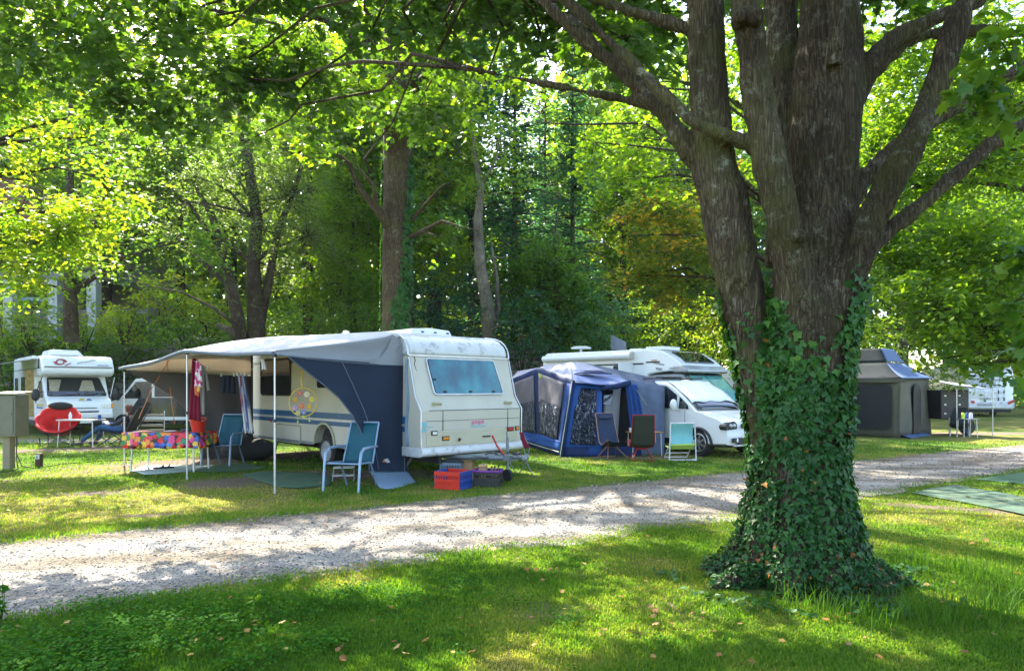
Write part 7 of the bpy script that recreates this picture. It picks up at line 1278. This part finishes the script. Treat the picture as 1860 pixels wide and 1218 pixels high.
for k_, h_i in (('hal', 15), ('har', 19)):
    hp = Pb[k_]; dirh = (Pb[k_] - Pb['wr' + k_[-1]]).normalized()
    for f in range(4): i0 = len(pts_); pts_.append(hp + dirh * .05 + Vector((0, (f - 1.5) * .020, 0))); pts_.append(hp + dirh * (.085 - .006 * abs(f - 1.4)) + Vector((0, (f - 1.5) * .020, -.02))); ed += [(h_i, i0), (i0, i0 + 1)]; rdd += [.009, .008]
    i0 = len(pts_); pts_.append(hp + dirh * .02 + Vector((0, -.04, .015))); ed.append((h_i, i0)); rdd.append(.009)
skin('body', pts_, ed, rdd, M['skin'], per, pO)
jn = ['hip', 'hpl', 'knl', 'anl', 'hpr', 'knr', 'anr', 'waist']; skin('jeans', [Pb[k] for k in jn], [(0, 1), (1, 2), (2, 3), (0, 4), (4, 5), (5, 6), (0, 7)], [.145, .105, .08, .062, .105, .08, .062, .13], M['jeans'], per, pO)
jk = ['waist', 'chest', 'shl', 'ell', 'wrl', 'shr', 'elr', 'wrr', 'neck', 'hip']; skin('jacket', [Pb[k].lerp(Pb['ell' if k == 'wrl' else 'elr'], .12) if k in ('wrl', 'wrr') else Pb[k] for k in jk], [(0, 1), (1, 2), (2, 3), (3, 4), (1, 5), (5, 6), (6, 7), (1, 8), (9, 0)], [.135, .155, .075, .058, .042, .075, .058, .042, .075, .14], M['jacket'], per, pO)
up_ = (hd - Pb['neck']).normalized()
quick('hair', M['hair'], per, lambda m: (m.ball(hd + up_ * .05 + Vector((.035, 0, .0)) - pO, (.105, .112, .12)), m.ball(hd + Vector((.06, 0, -.08)) - pO, (.06, .10, .11))), smooth=60)
quick('nose', M['skin'], per, lambda m: (m.ball(hd + Vector((-.105, 0, .02)) - pO, (.022, .014, .025), 8, 6), m.ball(hd + Vector((-.01, -.1, .01)) - pO, (.018, .012, .03), 8, 6)), smooth=60)
quick('eye', M['black'], per, lambda m: [m.ball(hd + Vector((-.088, s, .045)) - pO, (.01, .014, .008), 8, 5) for s in (-.035, .035)]); quick('mouth', M['logo_red'], per, lambda m: m.ball(hd + Vector((-.09, 0, -.03)) - pO, (.01, .024, .006), 8, 5))
for n_ in 'lr': quick('shoe', M['shoe'], per, lambda m: (m.ball(Pb['to' + n_].lerp(Pb['an' + n_], .4) + Vector((0, 0, -.02)) - pO, (.145, .05, .05)),), smooth=60)
bkk = quick('tablet', M['white_pl'], None, lambda m: m.box((0, 0, 0), (.20, .26, .015), R=Matrix.Rotation(.55, 3, 'Y')), bevel=.003); bkk.location = Pb['har'].lerp(Pb['hal'], .5) + Vector((-.03, 0, .05)); tag(bkk, 'pale book held on the lap of the person in the recliner', 'book')
cu = quick('mug', M['blue_pl'], None, lambda m: m.lathe([(0, 0), (.045, 0), (.045, .12), (.04, .12), (.038, .01), (0, .01)], n=16), smooth=40); cu.location = tc1 + Vector((.47, .05, .753)); tag(cu, 'blue mug at the right end of the small pale table', 'mug')
# folded items in front of the dark van
fb = thing('lounger', 'folded beige slatted lounger leaning before the dark van', 'lounger', G(270, 798)); fbo = fb.location.copy(); M['beige_s'] = mat('beige_slats', (.22, .19, .13), .6)
for k in range(4): quick('slat', M['beige_s'], fb, lambda m: m.box((0, .1, .28 + k * .16), (.85, .05, .07)), bevel=.01)
for x in (-.42, .42): quick('leg', M['white_t'], fb, lambda m: m.tube([(x, .14, 0), (x, .14, .9)], .012))
bg_ = quick('duffel_bag', M['blk_cloth'], None, lambda m: (m.ball((0, 0, .26), (.62, .32, .26), 20, 12), m.tube([(-.2, -.25, .5), (0, -.3, .66), (.2, -.25, .5)], .02)), smooth=60); bg_.location = G(452, 836) ; tag(bg_, 'large black bag on the ground at the foot of the grey side wall', 'bag')
# service box and marker at the left edge
M['box_green'] = mat('olive_grey_cabinet', (.14, .135, .09), .55, dirt=(.12, .11, .08)); M['post_tan'] = mat('tan_post', (.24, .20, .13), .8)
pb = thing('service_box', 'olive grey electric hook-up cabinet on a post at the left edge', 'cabinet', G(17, 851), -6)
quick('cabinet', M['box_green'], pb, lambda m: m.box((.03, 0, 1.06), (.50, .34, .82)), bevel=.012); quick('lid', M['box_green'], pb, lambda m: m.prism([(-.30, 1.475), (.30, 1.475), (.30, 1.50), (-.30, 1.50)], (.03, -.21, 0), (1, 0, 0), (0, 0, 1), (0, .42, .04)), bevel=.006); quick('post', M['post_tan'], pb, lambda m: m.box((-.01, 0, .33), (.16, .14, .68)), bevel=.01)
quick('door', M['box_green'], pb, lambda m: (m.box((.03, -.176, 1.06), (.42, .012, .72)), m.tube([(.20, -.185, 1.1), (.20, -.20, 1.1)], .02)), bevel=.004)
cb = quick('cable', M['rubber'], None, lambda m: m.tube([G(24, 851) + Vector((0, .1, .66)), G(30, 851) + Vector((0, .0, .3)), G(40, 852) + Vector((0, 0, .06)), G(55, 852) + Vector((0, .1, .012)), G(75, 850) + Vector((0, .5, .012)), G(110, 843) + Vector((0, 0, .012)), G(180, 838) + Vector((0, 0, .012)), G(240, 836) + Vector((0, 0, .012))], .010, 6), smooth=60); tag(cb, 'black power cable running from the hook-up cabinet over the grass', 'cable')
cb = quick('cable', M['rubber'], None, lambda m: m.tube([G(26, 851) + Vector((.02, .05, .66)), G(28, 853) + Vector((.02, 0, .2)), G(33, 853) + Vector((0, 0, .02)), G(12, 858) + Vector((0, 0, .012)), G(-30, 856) + Vector((0, 0, .012))], .009, 6), smooth=60); tag(cb, 'second black cable curling at the foot of the hook-up cabinet', 'cable')
mk = thing('pitch_marker', 'short brown pitch marker post with a white number plate', 'post', G(71, 848)); M['brownw'] = mat('dark_brown_wood', (.07, .04, .025), .8, var=.3)
quick('post', M['brownw'], mk, lambda m: m.box((0, 0, .14), (.10, .10, .28)), bevel=.008); np_ = quick('number_plate', M['white_pl'], mk, lambda m: m.box((0, -.054, .215), (.085, .008, .09)), bevel=.002)
fc_ = bpy.data.curves.new('number', 'FONT'); fc_.body = '6'; fc_.size = .09; fc_.extrude = .001; fc_.align_x = 'CENTER'; fo_ = bpy.data.objects.new('number', fc_); COL.objects.link(fo_); fo_.parent = np_; fo_.location = (0, -.0595, .185); fo_.rotation_euler = (PI / 2, 0, 0); fc_.materials.append(M['black'])
nme = bpy.data.meshes.new_from_object(fo_.evaluated_get(bpy.context.evaluated_depsgraph_get())); bpy.data.objects.remove(fo_); fo_ = bpy.data.objects.new('number', nme); COL.objects.link(fo_); fo_.parent = np_; fo_.location = (0, -.0595, .185); fo_.rotation_euler = (PI / 2, 0, 0)
# ground mats
M['mat_green'] = mat('green_groundsheet', (.055, .12, .06), .9, var=.2, scale=5, bump=.4, bscale=90, dirt=(.16, .15, .09), dscale=2, damt=.5); M['mat_pale'] = mat('pale_green_groundsheet', (.34, .42, .36), .85, var=.15, scale=3, dirt=(.2, .2, .14), dscale=2.5, damt=.6); M['mat_teal'] = mat('teal_ground_mesh', (.05, .095, .06), .9, var=.3, scale=7, dirt=(.22, .20, .10), dscale=3, damt=.6)
def matsheet(name, label, px, mt, z=.012):
    c = [G(*p) for p in px]; cen = sum(c, Vector()) / len(c)
    P = [[cen.lerp(c[i % len(c)].lerp(c[(i + 1) % len(c)], f / 6), r / 8) for r in range(9)] for i in range(len(c)) for f in range(6)]; P.append(P[0])
    for row in P:
        for r_, p in enumerate(row): p.z = z + .008 * math.sin(p.x * 5) * math.sin(p.y * 6) + (.004 if r_ == 8 else .008)
    o = MB().grid(P).build(name, mt, None, smooth=180, solid=.004, fix=True); tag(o, label, 'ground mat'); return o
matsheet('ground_mat', 'green ground mat on the bare soil behind the nearer teal armchair', [(438, 863), (478, 857), (560, 858), (606, 868), (600, 882), (545, 888), (505, 885)], M['mat_green'])
matsheet('ground_mat', 'green ground mat under the farther teal armchair', [(345, 858), (395, 845), (450, 843), (490, 851), (430, 857)], M['mat_green'])
matsheet('ground_mat', 'pale green ground mat under the flowered table', [(238, 855), (262, 847), (330, 845), (392, 846), (345, 857), (262, 863)], M['mat_pale'])
matsheet('ground_mat', 'teal mesh sheet on the sunlit lawn at the right edge', [(1655, 897), (1700, 887), (1735, 882), (1800, 893), (1900, 913), (1900, 946), (1790, 921)], M['mat_teal'], .016)
matsheet('ground_mat', 'narrow dark mesh sheet beside the lane at the right edge', [(1770, 872), (1860, 858), (1930, 862), (1930, 888), (1840, 879)], M['tent_slate'] if 0 else M['mat_green'], .014)
for k, (x, y) in enumerate(((292, 853), (303, 852))):
    sh = quick('sandal', M['blk_cloth'], None, lambda m: (m.box((0, 0, .02), (.26, .09, .03)), m.tube([(.03, -.04, .03), (.05, 0, .07), (.03, .04, .03)], .015)), bevel=.012); sh.location = G(x, y) + Vector((0, 0, .022)); sh.rotation_euler = (0, 0, k * .4); tag(sh, 'dark sandal lying on the pale green mat', 'sandal', 'pair of dark sandals')
# ------------------------------------------------------------------ grey trailer tent on the right
GT = (12.45, 21.9, 0); gt = thing('tent', 'grey-green trailer tent with a dark mesh window right of the big maple', 'tent', GT, TH)
M['tent_grey'] = cloth_mat('tent_grey_green', (.14, .135, .105), .05, .12, 2); M['tent_roof'] = cloth_mat('tent_dark_roof', (.022, .028, .030), .02, .2, 1.5, .9); M['tent_rblue'] = cloth_mat('lit_roof_and_flap_blue', (.09, .14, .25), .1, .1, 2, .5); M['meshd'] = mat('black_mesh', (.012, .013, .016), .5)
Wx, Wy, ez = 2.9, 3.2, 1.95
def wv(a, k=.05, f=7): return lambda u, v: (k * math.sin(u * f + v * 2) * (1 - v) if a else 0, 0 if a else k * math.sin(u * f + v * 3) * (1 - v), 0)
quick('front_wall', M['tent_grey'], gt, lambda m: m.patch((0, 0, 0), (0, Wy, 0), (0, Wy, ez), (0, 0, ez), 14, 8, wv(1)), smooth=180, solid=.01)
quick('right_wall', M['tent_grey'], gt, lambda m: m.patch((0, 0, 0), (Wx, 0, 0), (Wx, 0, ez), (0, 0, ez), 20, 8, wv(0, .09, 11)), smooth=180, solid=.01)
quick('back_wall', M['tent_grey'], gt, lambda m: (m.patch((Wx, 0, 0), (Wx, Wy, 0), (Wx, Wy, ez), (Wx, 0, ez)), m.patch((0, Wy, 0), (Wx, Wy, 0), (Wx, Wy, ez), (0, Wy, ez))), solid=.01)
quick('mesh_window', M['meshd'], gt, lambda m: m.prism(rrect(2.35, 1.45, .12, 4, 1.42, 1.0), (-.085, 0, 0), (0, 1, 0), (0, 0, 1), (.02, 0, 0)), smooth=30); quick('door', M['meshd'], gt, lambda m: m.prism([(.95, .12)] + [(1.70, .12)] + [(1.325 + .375 * math.cos(a), 1.42 + .34 * math.sin(a)) for a in np.linspace(0, PI, 9)], (0, -.11, 0), (1, 0, 0), (0, 0, 1), (0, .02, 0)), smooth=30)
i1, i2 = .60, .85; z1, z2, z3 = 2.46, 2.50, 2.95
quick('roof', M['tent_roof'], gt, lambda m: (m.patch((-.18, -.1, ez - .04), (-.18, Wy + .1, ez - .04), (i1, Wy - i1, z1), (i1, i1, z1), 8, 6, lambda u, v: (0, 0, -.06 * math.sin(v * PI))), m.patch((i1, i1, z2), (i1, Wy - i1, z2), (i2, Wy - i2, z3), (i2, i2, z3)), m.patch((i2, i2, z3), (i2, Wy - i2, z3), (Wx - i2, Wy - i2, z3), (Wx - i2, i2, z3)),
      m.patch((Wx + .1, -.1, ez), (Wx + .1, Wy + .1, ez), (Wx - i1, Wy - i1, z1), (Wx - i1, i1, z1)), m.patch((-.1, Wy + .1, ez), (Wx + .1, Wy + .1, ez), (Wx - i1, Wy - i1, z1), (i1, Wy - i1, z1)), m.patch((i1, i1, z1), (i1, Wy - i1, z1), (i1, Wy - i1, z2), (i1, i1, z2))), smooth=180, solid=.012)
quick('roof_side', M['tent_rblue'], gt, lambda m: (m.patch((-.18, -.16, ez - .04), (Wx + .1, -.16, ez), (Wx - i1, i1, z1), (i1, i1, z1), 8, 6, lambda u, v: (0, 0, -.07 * math.sin(v * PI))), m.patch((i1, i1, z2), (Wx - i1, i1, z2), (Wx - i2, i2, z3), (i2, i2, z3))), smooth=180, solid=.012)  # paler than the other slopes: sunlight on this side put into the colour
quick('valance', M['tent_grey'], gt, lambda m: (m.patch((-.18, -.16, ez - .04), (-.18, Wy + .1, ez - .04), (-.16, Wy + .1, ez - .16), (-.16, -.16, ez - .16)),), solid=.01); quick('mud_flap', M['tent_rblue'], gt, lambda m: m.patch((.1, -.02, .10), (2.2, -.02, .10), (2.2, -.30, .015), (.1, -.30, .015), 14, 4, wr(.03, 20)), smooth=180, solid=.005)
kt0 = G(1728, 797); kt = thing('kitchen_trailer', 'black camping trailer with a fold-out kitchen right of the grey tent', 'trailer', ((1722 - CX) / F * 23.4, 23.4, 0), 10)
quick('body', M['meshd'], kt, lambda m: m.box((.1, .5, 1.05), (1.1, 1.4, 1.0)), bevel=.05); quick('awning', M['canopy_grey'], kt, lambda m: m.patch((-.5, -.9, 1.70), (.95, -.9, 1.55), (.85, .3, 1.75), (-.4, .3, 1.9), 6, 6), smooth=180, solid=.01)
quick('latch', M['white_pl'], kt, lambda m: [m.box((-.3 + (k % 2) * .55, -.21, .75 + (k // 2) * .3), (.07, .02, .05)) for k in range(6)]); quick('leg', M['alu'], kt, lambda m: [m.tube([(x, y, 0), (x, y, 1.6)], .014) for x, y in ((-.45, -.85), (.92, -.85))]); quick('leg', M['alu'], kt, lambda m: [m.tube([(x, -.1, 0), (x + .05, -.1, .6)], .014) for x in (.0, .25)])
kw = quick('wheel', M['rubber'], kt, lambda m: m.lathe([(0, -.08), (.26, -.08), (.3, 0), (.26, .08), (0, .08)], (.5, -.25, .3), (0, 1, 0), 20), smooth=40)
k2 = thing('camp_chair', 'dark folding chair beside the kitchen trailer', 'chair', ((1742 - CX) / F * 22.8, 22.8, 0), -30)
quick('seat', M['blk_cloth'], k2, lambda m: (m.patch((-.26, -.25, .45), (.26, -.25, .45), (.26, .25, .38), (-.26, .25, .38)), m.ball((0, 0, .38), (.28, .25, .12))), smooth=180, solid=.02); quick('backrest', M['blk_cloth'], k2, lambda m: m.patch((-.26, .25, .38), (.26, .25, .38), (.26, .42, .95), (-.26, .42, .95)), solid=.02)
quick('leg', M['alu'], k2, lambda m: [(m.tube([(sx * .27, -.25, 0), (sx * .27, .2, .6)], .012), m.tube([(sx * .27, .28, 0), (sx * .27, -.2, .6)], .012)) for sx in (-1, 1)])
k3 = thing('camp_table', 'small camp table with cans at the end of the kitchen trailer', 'table', ((1757 - CX) / F * 22.3, 22.3, 0), 0); quick('tabletop', M['chassis'], k3, lambda m: m.box((0, 0, .60), (.5, .4, .03)), bevel=.006)
for sx in (-1, 1):
    for sy in (-1, 1): quick('leg', M['alu'], k3, lambda m: m.tube([(sx * .22, sy * .17, 0), (sx * .2, sy * .15, .59)], .012))
for k, cc in enumerate(('hivis', 'blue_pl', 'white_pl')): o = quick('can', M[cc], None, lambda m: m.lathe([(0, 0), (.05, 0), (.05, .16), (.03, .19), (0, .19)], n=14), smooth=40); o.location = Vector(k3.location) + Vector((-.14 + .13 * k, 0, .617)); tag(o, ('lime green', 'blue', 'white')[k] + ' can on the small camp table by the kitchen trailer', 'can')

# ------------------------------------------------------------------ lawn, weeds, stones and fallen leaves
M['grass'] = leaf_mat('grass_blade', [(.035, .095, .012), (.065, .16, .014), (.12, .21, .024), (.25, .26, .06), (.40, .34, .15)], .45, (2.2, 2.0, .8), rough=.6, spec=.15)
M['clover'] = leaf_mat('clover_leaf', [(.018, .085, .006), (.035, .14, .010), (.07, .19, .016)], .4, (2.4, 2, .5), rough=.7, spec=.08); M['fallen'] = leaf_mat('fallen_leaf', [(.16, .08, .03), (.30, .13, .03), (.38, .25, .06), (.20, .06, .025), (.42, .33, .12)], .15, (1.2, 1.1, .9), rough=.7)
def fld(n, y0, y1, pad=-.03, xlim=None):
    px = rng.uniform(-60, 1920, n) if xlim is None else rng.uniform(*xlim, n); py = rng.uniform(y0, y1, n); Y = H * F / (py - HY); return np.c_[(px - CX) / F * Y, Y]
def blades(P, h, w, tint, bend=.5, lo=0.0):
    n = len(P); a = rng.random(n) * 2 * PI; d = np.c_[np.cos(a), np.sin(a)]; e = np.c_[-d[:, 1], d[:, 0]]; ln = h * bend * rng.random(n)
    V = np.zeros((n, 5, 3)); wv_ = (w * .5)[:, None]
    V[:, 0, :2] = P - e * wv_; V[:, 1, :2] = P + e * wv_; V[:, 2, :2] = P + d * (ln * .35)[:, None] - e * wv_ * .8; V[:, 3, :2] = P + d * (ln * .35)[:, None] + e * wv_ * .8; V[:, 4, :2] = P + d * ln[:, None]
    V[:, 2, 2] = V[:, 3, 2] = h * .6; V[:, 4, 2] = h; V[:, :2, 2] = lo
    return V, tint
g = Leaves()
def addb(V, t):
    n = len(V); L_ = (np.arange(n)[:, None] * 5 + np.array([0, 1, 3, 2, 2, 3, 4])[None]).ravel() + g.nv; g.V.append(V.reshape(-1, 3)); g.T.append(np.repeat(t, 5)); g.L.append(L_); g.S.append(np.tile([4, 3], n)); g.nv += n * 5
P_ = fld(420000, 800, 1245); dt, yl = dirt_at(P_), yellow_at(P_); q3_ = np.c_[P_, np.zeros(len(P_))]
clump = fbm(q3_ * 2.2, 3); roadm = on_road(P_, -.02); dn_ = np.minimum(np.abs(inpoly_dist(P_, RN0, RN1)), np.abs(inpoly_dist(P_, RF0, RF1)))
mats_ = [([(438, 863), (478, 857), (560, 858), (606, 868), (600, 882), (545, 888), (505, 885)]), [(238, 855), (262, 847), (330, 845), (392, 846), (450, 843), (490, 851), (345, 858), (262, 863)], [(1655, 897), (1700, 887), (1735, 882), (1800, 893), (1900, 913), (1900, 946), (1790, 921)], [(1770, 872), (1860, 858), (1930, 862), (1930, 888), (1840, 879)]]
def inside(P, poly):
    r = np.zeros(len(P), bool); v = [G(*p) for p in poly]
    for i in range(len(v)):
        a, b = v[i - 1], v[i]; c = (a.y > P[:, 1]) != (b.y > P[:, 1]); x = (b.x - a.x) * (P[:, 1] - a.y) / ((b.y - a.y) or 1e-9) + a.x; r ^= c & (P[:, 0] < x)
    return r
im = np.zeros(len(P_), bool)
for pl in mats_: im |= inside(P_, pl)
keep = (~im | ((P_[:, 0] > 4) & (rng.random(len(P_)) < .38))) & (rng.random(len(P_)) > np.clip(yl - .55, 0, .5) * 1.1) & (~roadm | ((dn_ < .16) & (rng.random(len(P_)) < .25))) & (rng.random(len(P_)) > np.clip((dt - .25) * 1.6, 0, .97)) & (P_[:, 1] > 2.5) & (np.hypot(P_[:, 0] - tcx, P_[:, 1] - TY) > .75)
P_, yl, clump = P_[keep], yl[keep], clump[keep]; n = len(P_); Yd = P_[:, 1]
h = (.013 + .020 * rng.random(n)) * (1 + .45 * clump) * np.clip(1.15 - .3 * yl, .6, 1.2) * np.clip(1 + (Yd - 8) * .03, 1, 1.5); w = .0035 + .0009 * Yd
addb(*blades(P_, h, w, np.clip(.12 + yl * .62 + rng.normal(size=n) * .13 - clump * .10, 0, 1), .9)); print('blades', n)
# long grass round the foot of the maple
a = rng.uniform(PI * 1.02, PI * 2.15, 3000); rr = .72 + .55 * rng.random(3000) ** .8 + .30 * np.clip(np.cos(a - 5.9), 0, 1); P_ = np.c_[tcx + np.cos(a) * rr * 1.08, TY + np.sin(a) * rr * .95]
kp = (fbm(np.c_[P_ * 3, P_[:, 0] * 0], 2) > -.25) & ~((a < PI * 1.33)); P_ = P_[kp]; n = len(P_); addb(*blades(P_, .05 + .19 * rng.random(n) ** 2, np.full(n, .006), np.clip(.05 + .15 * rng.random(n), 0, 1), .95))
P_ = np.c_[rng.normal(3.0, .5, 420), rng.normal(5.15, .22, 420)]; addb(*blades(P_, .04 + .09 * rng.random(420), np.full(420, .005), .1 + .2 * rng.random(420), .95))
grass = g.build('grass', M['grass'], None); tag(grass, 'short lawn grass with longer tufts round the maple', 'grass', kind='stuff')
L = Leaves(); P_ = fld(52000, 1040, 1250, xlim=(-80, 1400)); dens = np.clip(gauss(P_, -2.9, 4.1, 1.3, .9) * 1.0 + gauss(P_, -1.4, 5.2, 1.2, .4) * .7 + fbm(np.c_[P_ * 2.6, P_[:, 0] * 0], 3) * .75 - .28, 0, .9) * ~on_road(P_, -.05); P_ = P_[rng.random(len(P_)) < dens]; n = len(P_)
L.add((OVAL[0] * np.array([1.25, 1, 1]), OVAL[1]), np.c_[P_, .03 + .05 * rng.random(n) + .03 * gauss(P_, -3.2, 3.9, .8, .6)], np.c_[rng.normal(size=(n, 2)) * .35, np.ones(n)], rng.random(n) * 6.28, .014 + .018 * rng.random(n), rng.random(n))
cl = L.build('clover', M['clover'], None); tag(cl, 'clover and low weeds along the near edge of the lane', 'ground cover', kind='stuff')
# weed sprig at the left edge
wd0 = G(2, 1128); wd = thing('weed', 'leafy weed sprig standing at the lower left edge', 'weed', wd0); L = Leaves(); sm2 = MB()
for k in range(4):
    top_ = Vector((random.uniform(-.06, .05), random.uniform(-.04, .04), random.uniform(.16, .30))); sm2.tube([(0, 0, 0), top_ * .5 + Vector((.01, 0, 0)), top_], [.004, .003, .002], 4)
    m_ = 12; tt_ = rng.uniform(.2, 1, m_); Pp = np.outer(tt_, np.array(top_)) + rng.normal(size=(m_, 3)) * .018; L.add(OVAL, Pp, np.c_[rng.normal(size=(m_, 2)) * .5, np.ones(m_)], rng.random(m_) * 6.28, .035 + .03 * rng.random(m_), rng.random(m_))
L.build('foliage', M['clover'], wd); sm2.build('stem', M['clover'], wd, fix=False)
# fallen leaves
L = Leaves(); P_ = fld(420, 800, 1218); kp = (rng.random(len(P_)) < np.where(on_road(P_), .15, .6)) & (np.hypot(P_[:, 0] - tcx, P_[:, 1] - TY) > .8); P_ = P_[kp]; P_ = np.r_[P_, np.c_[rng.normal(-1.2, 1.0, 24), rng.normal(6.1, .25, 24)], np.c_[rng.normal(1.1, .35, 16), rng.normal(4.75, .25, 16)]]; n = len(P_)
L.add(MAPLE, np.c_[P_, .035 + .012 * rng.random(n)], np.c_[rng.normal(size=(n, 2)) * .28, np.ones(n)], rng.random(n) * 6.28, (.028 + .036 * rng.random(n)) * np.clip(1 + (P_[:, 1] - 6) * .05, .8, 1.8), rng.random(n))
fl = L.build('fallen_leaves', M['fallen'], None); tag(fl, 'dry yellow and brown leaves scattered over the lawn', 'leaves', kind='stuff')
# loose stones on the lane
P_ = fld(60000, 812, 1140); kp = on_road(P_, .16); P_ = P_[kp]; n = len(P_); st = Leaves(); OCT = (np.array([(1, 0, 0), (0, 1, 0), (-1, 0, 0), (0, -1, 0), (0, 0, .7), (0, 0, -.7)]), [(0, 1, 4), (1, 2, 4), (2, 3, 4), (3, 0, 4), (1, 0, 5), (2, 1, 5), (3, 2, 5), (0, 3, 5)])
st.add(OCT, np.c_[P_, np.full(n, .006)], np.c_[rng.normal(size=(n, 2)) * .35, np.ones(n)], rng.random(n) * 6.28, (.0035 + .013 * rng.random(n) ** 3) * np.clip(P_[:, 1] / 7, .8, 2.0), rng.random(n))
M['stones'] = leaf_mat('lane_stones', [(.08, .07, .06), (.18, .165, .15), (.28, .265, .25), (.40, .38, .36)], 0.0, rough=.9, spec=.1); so = st.build('gravel', M['stones'], None); tag(so, 'loose pale stones lying on the gravel lane', 'gravel', kind='stuff')

# ------------------------------------------------------------------ the air
hz_ = MB().box((0, 70, 29), (310, 170, 60)); hz_m = bpy.data.materials.new('haze'); hz_m.use_nodes = True; hn = hz_m.node_tree; hn.nodes.remove(hn.nodes['Principled BSDF'])
pv = hn.nodes.new('ShaderNodeVolumePrincipled'); pv.inputs['Color'].default_value = (.80, .88, 1, 1); pv.inputs['Density'].default_value = .00018; pv.inputs['Anisotropy'].default_value = .3; hn.links.new(pv.outputs[0], hn.nodes['Material Output'].inputs['Volume'])
haze = hz_.build('haze', hz_m, None); haze['kind'] = 'stuff'; tag(haze, 'thin pale haze in the air of the wood', 'haze')
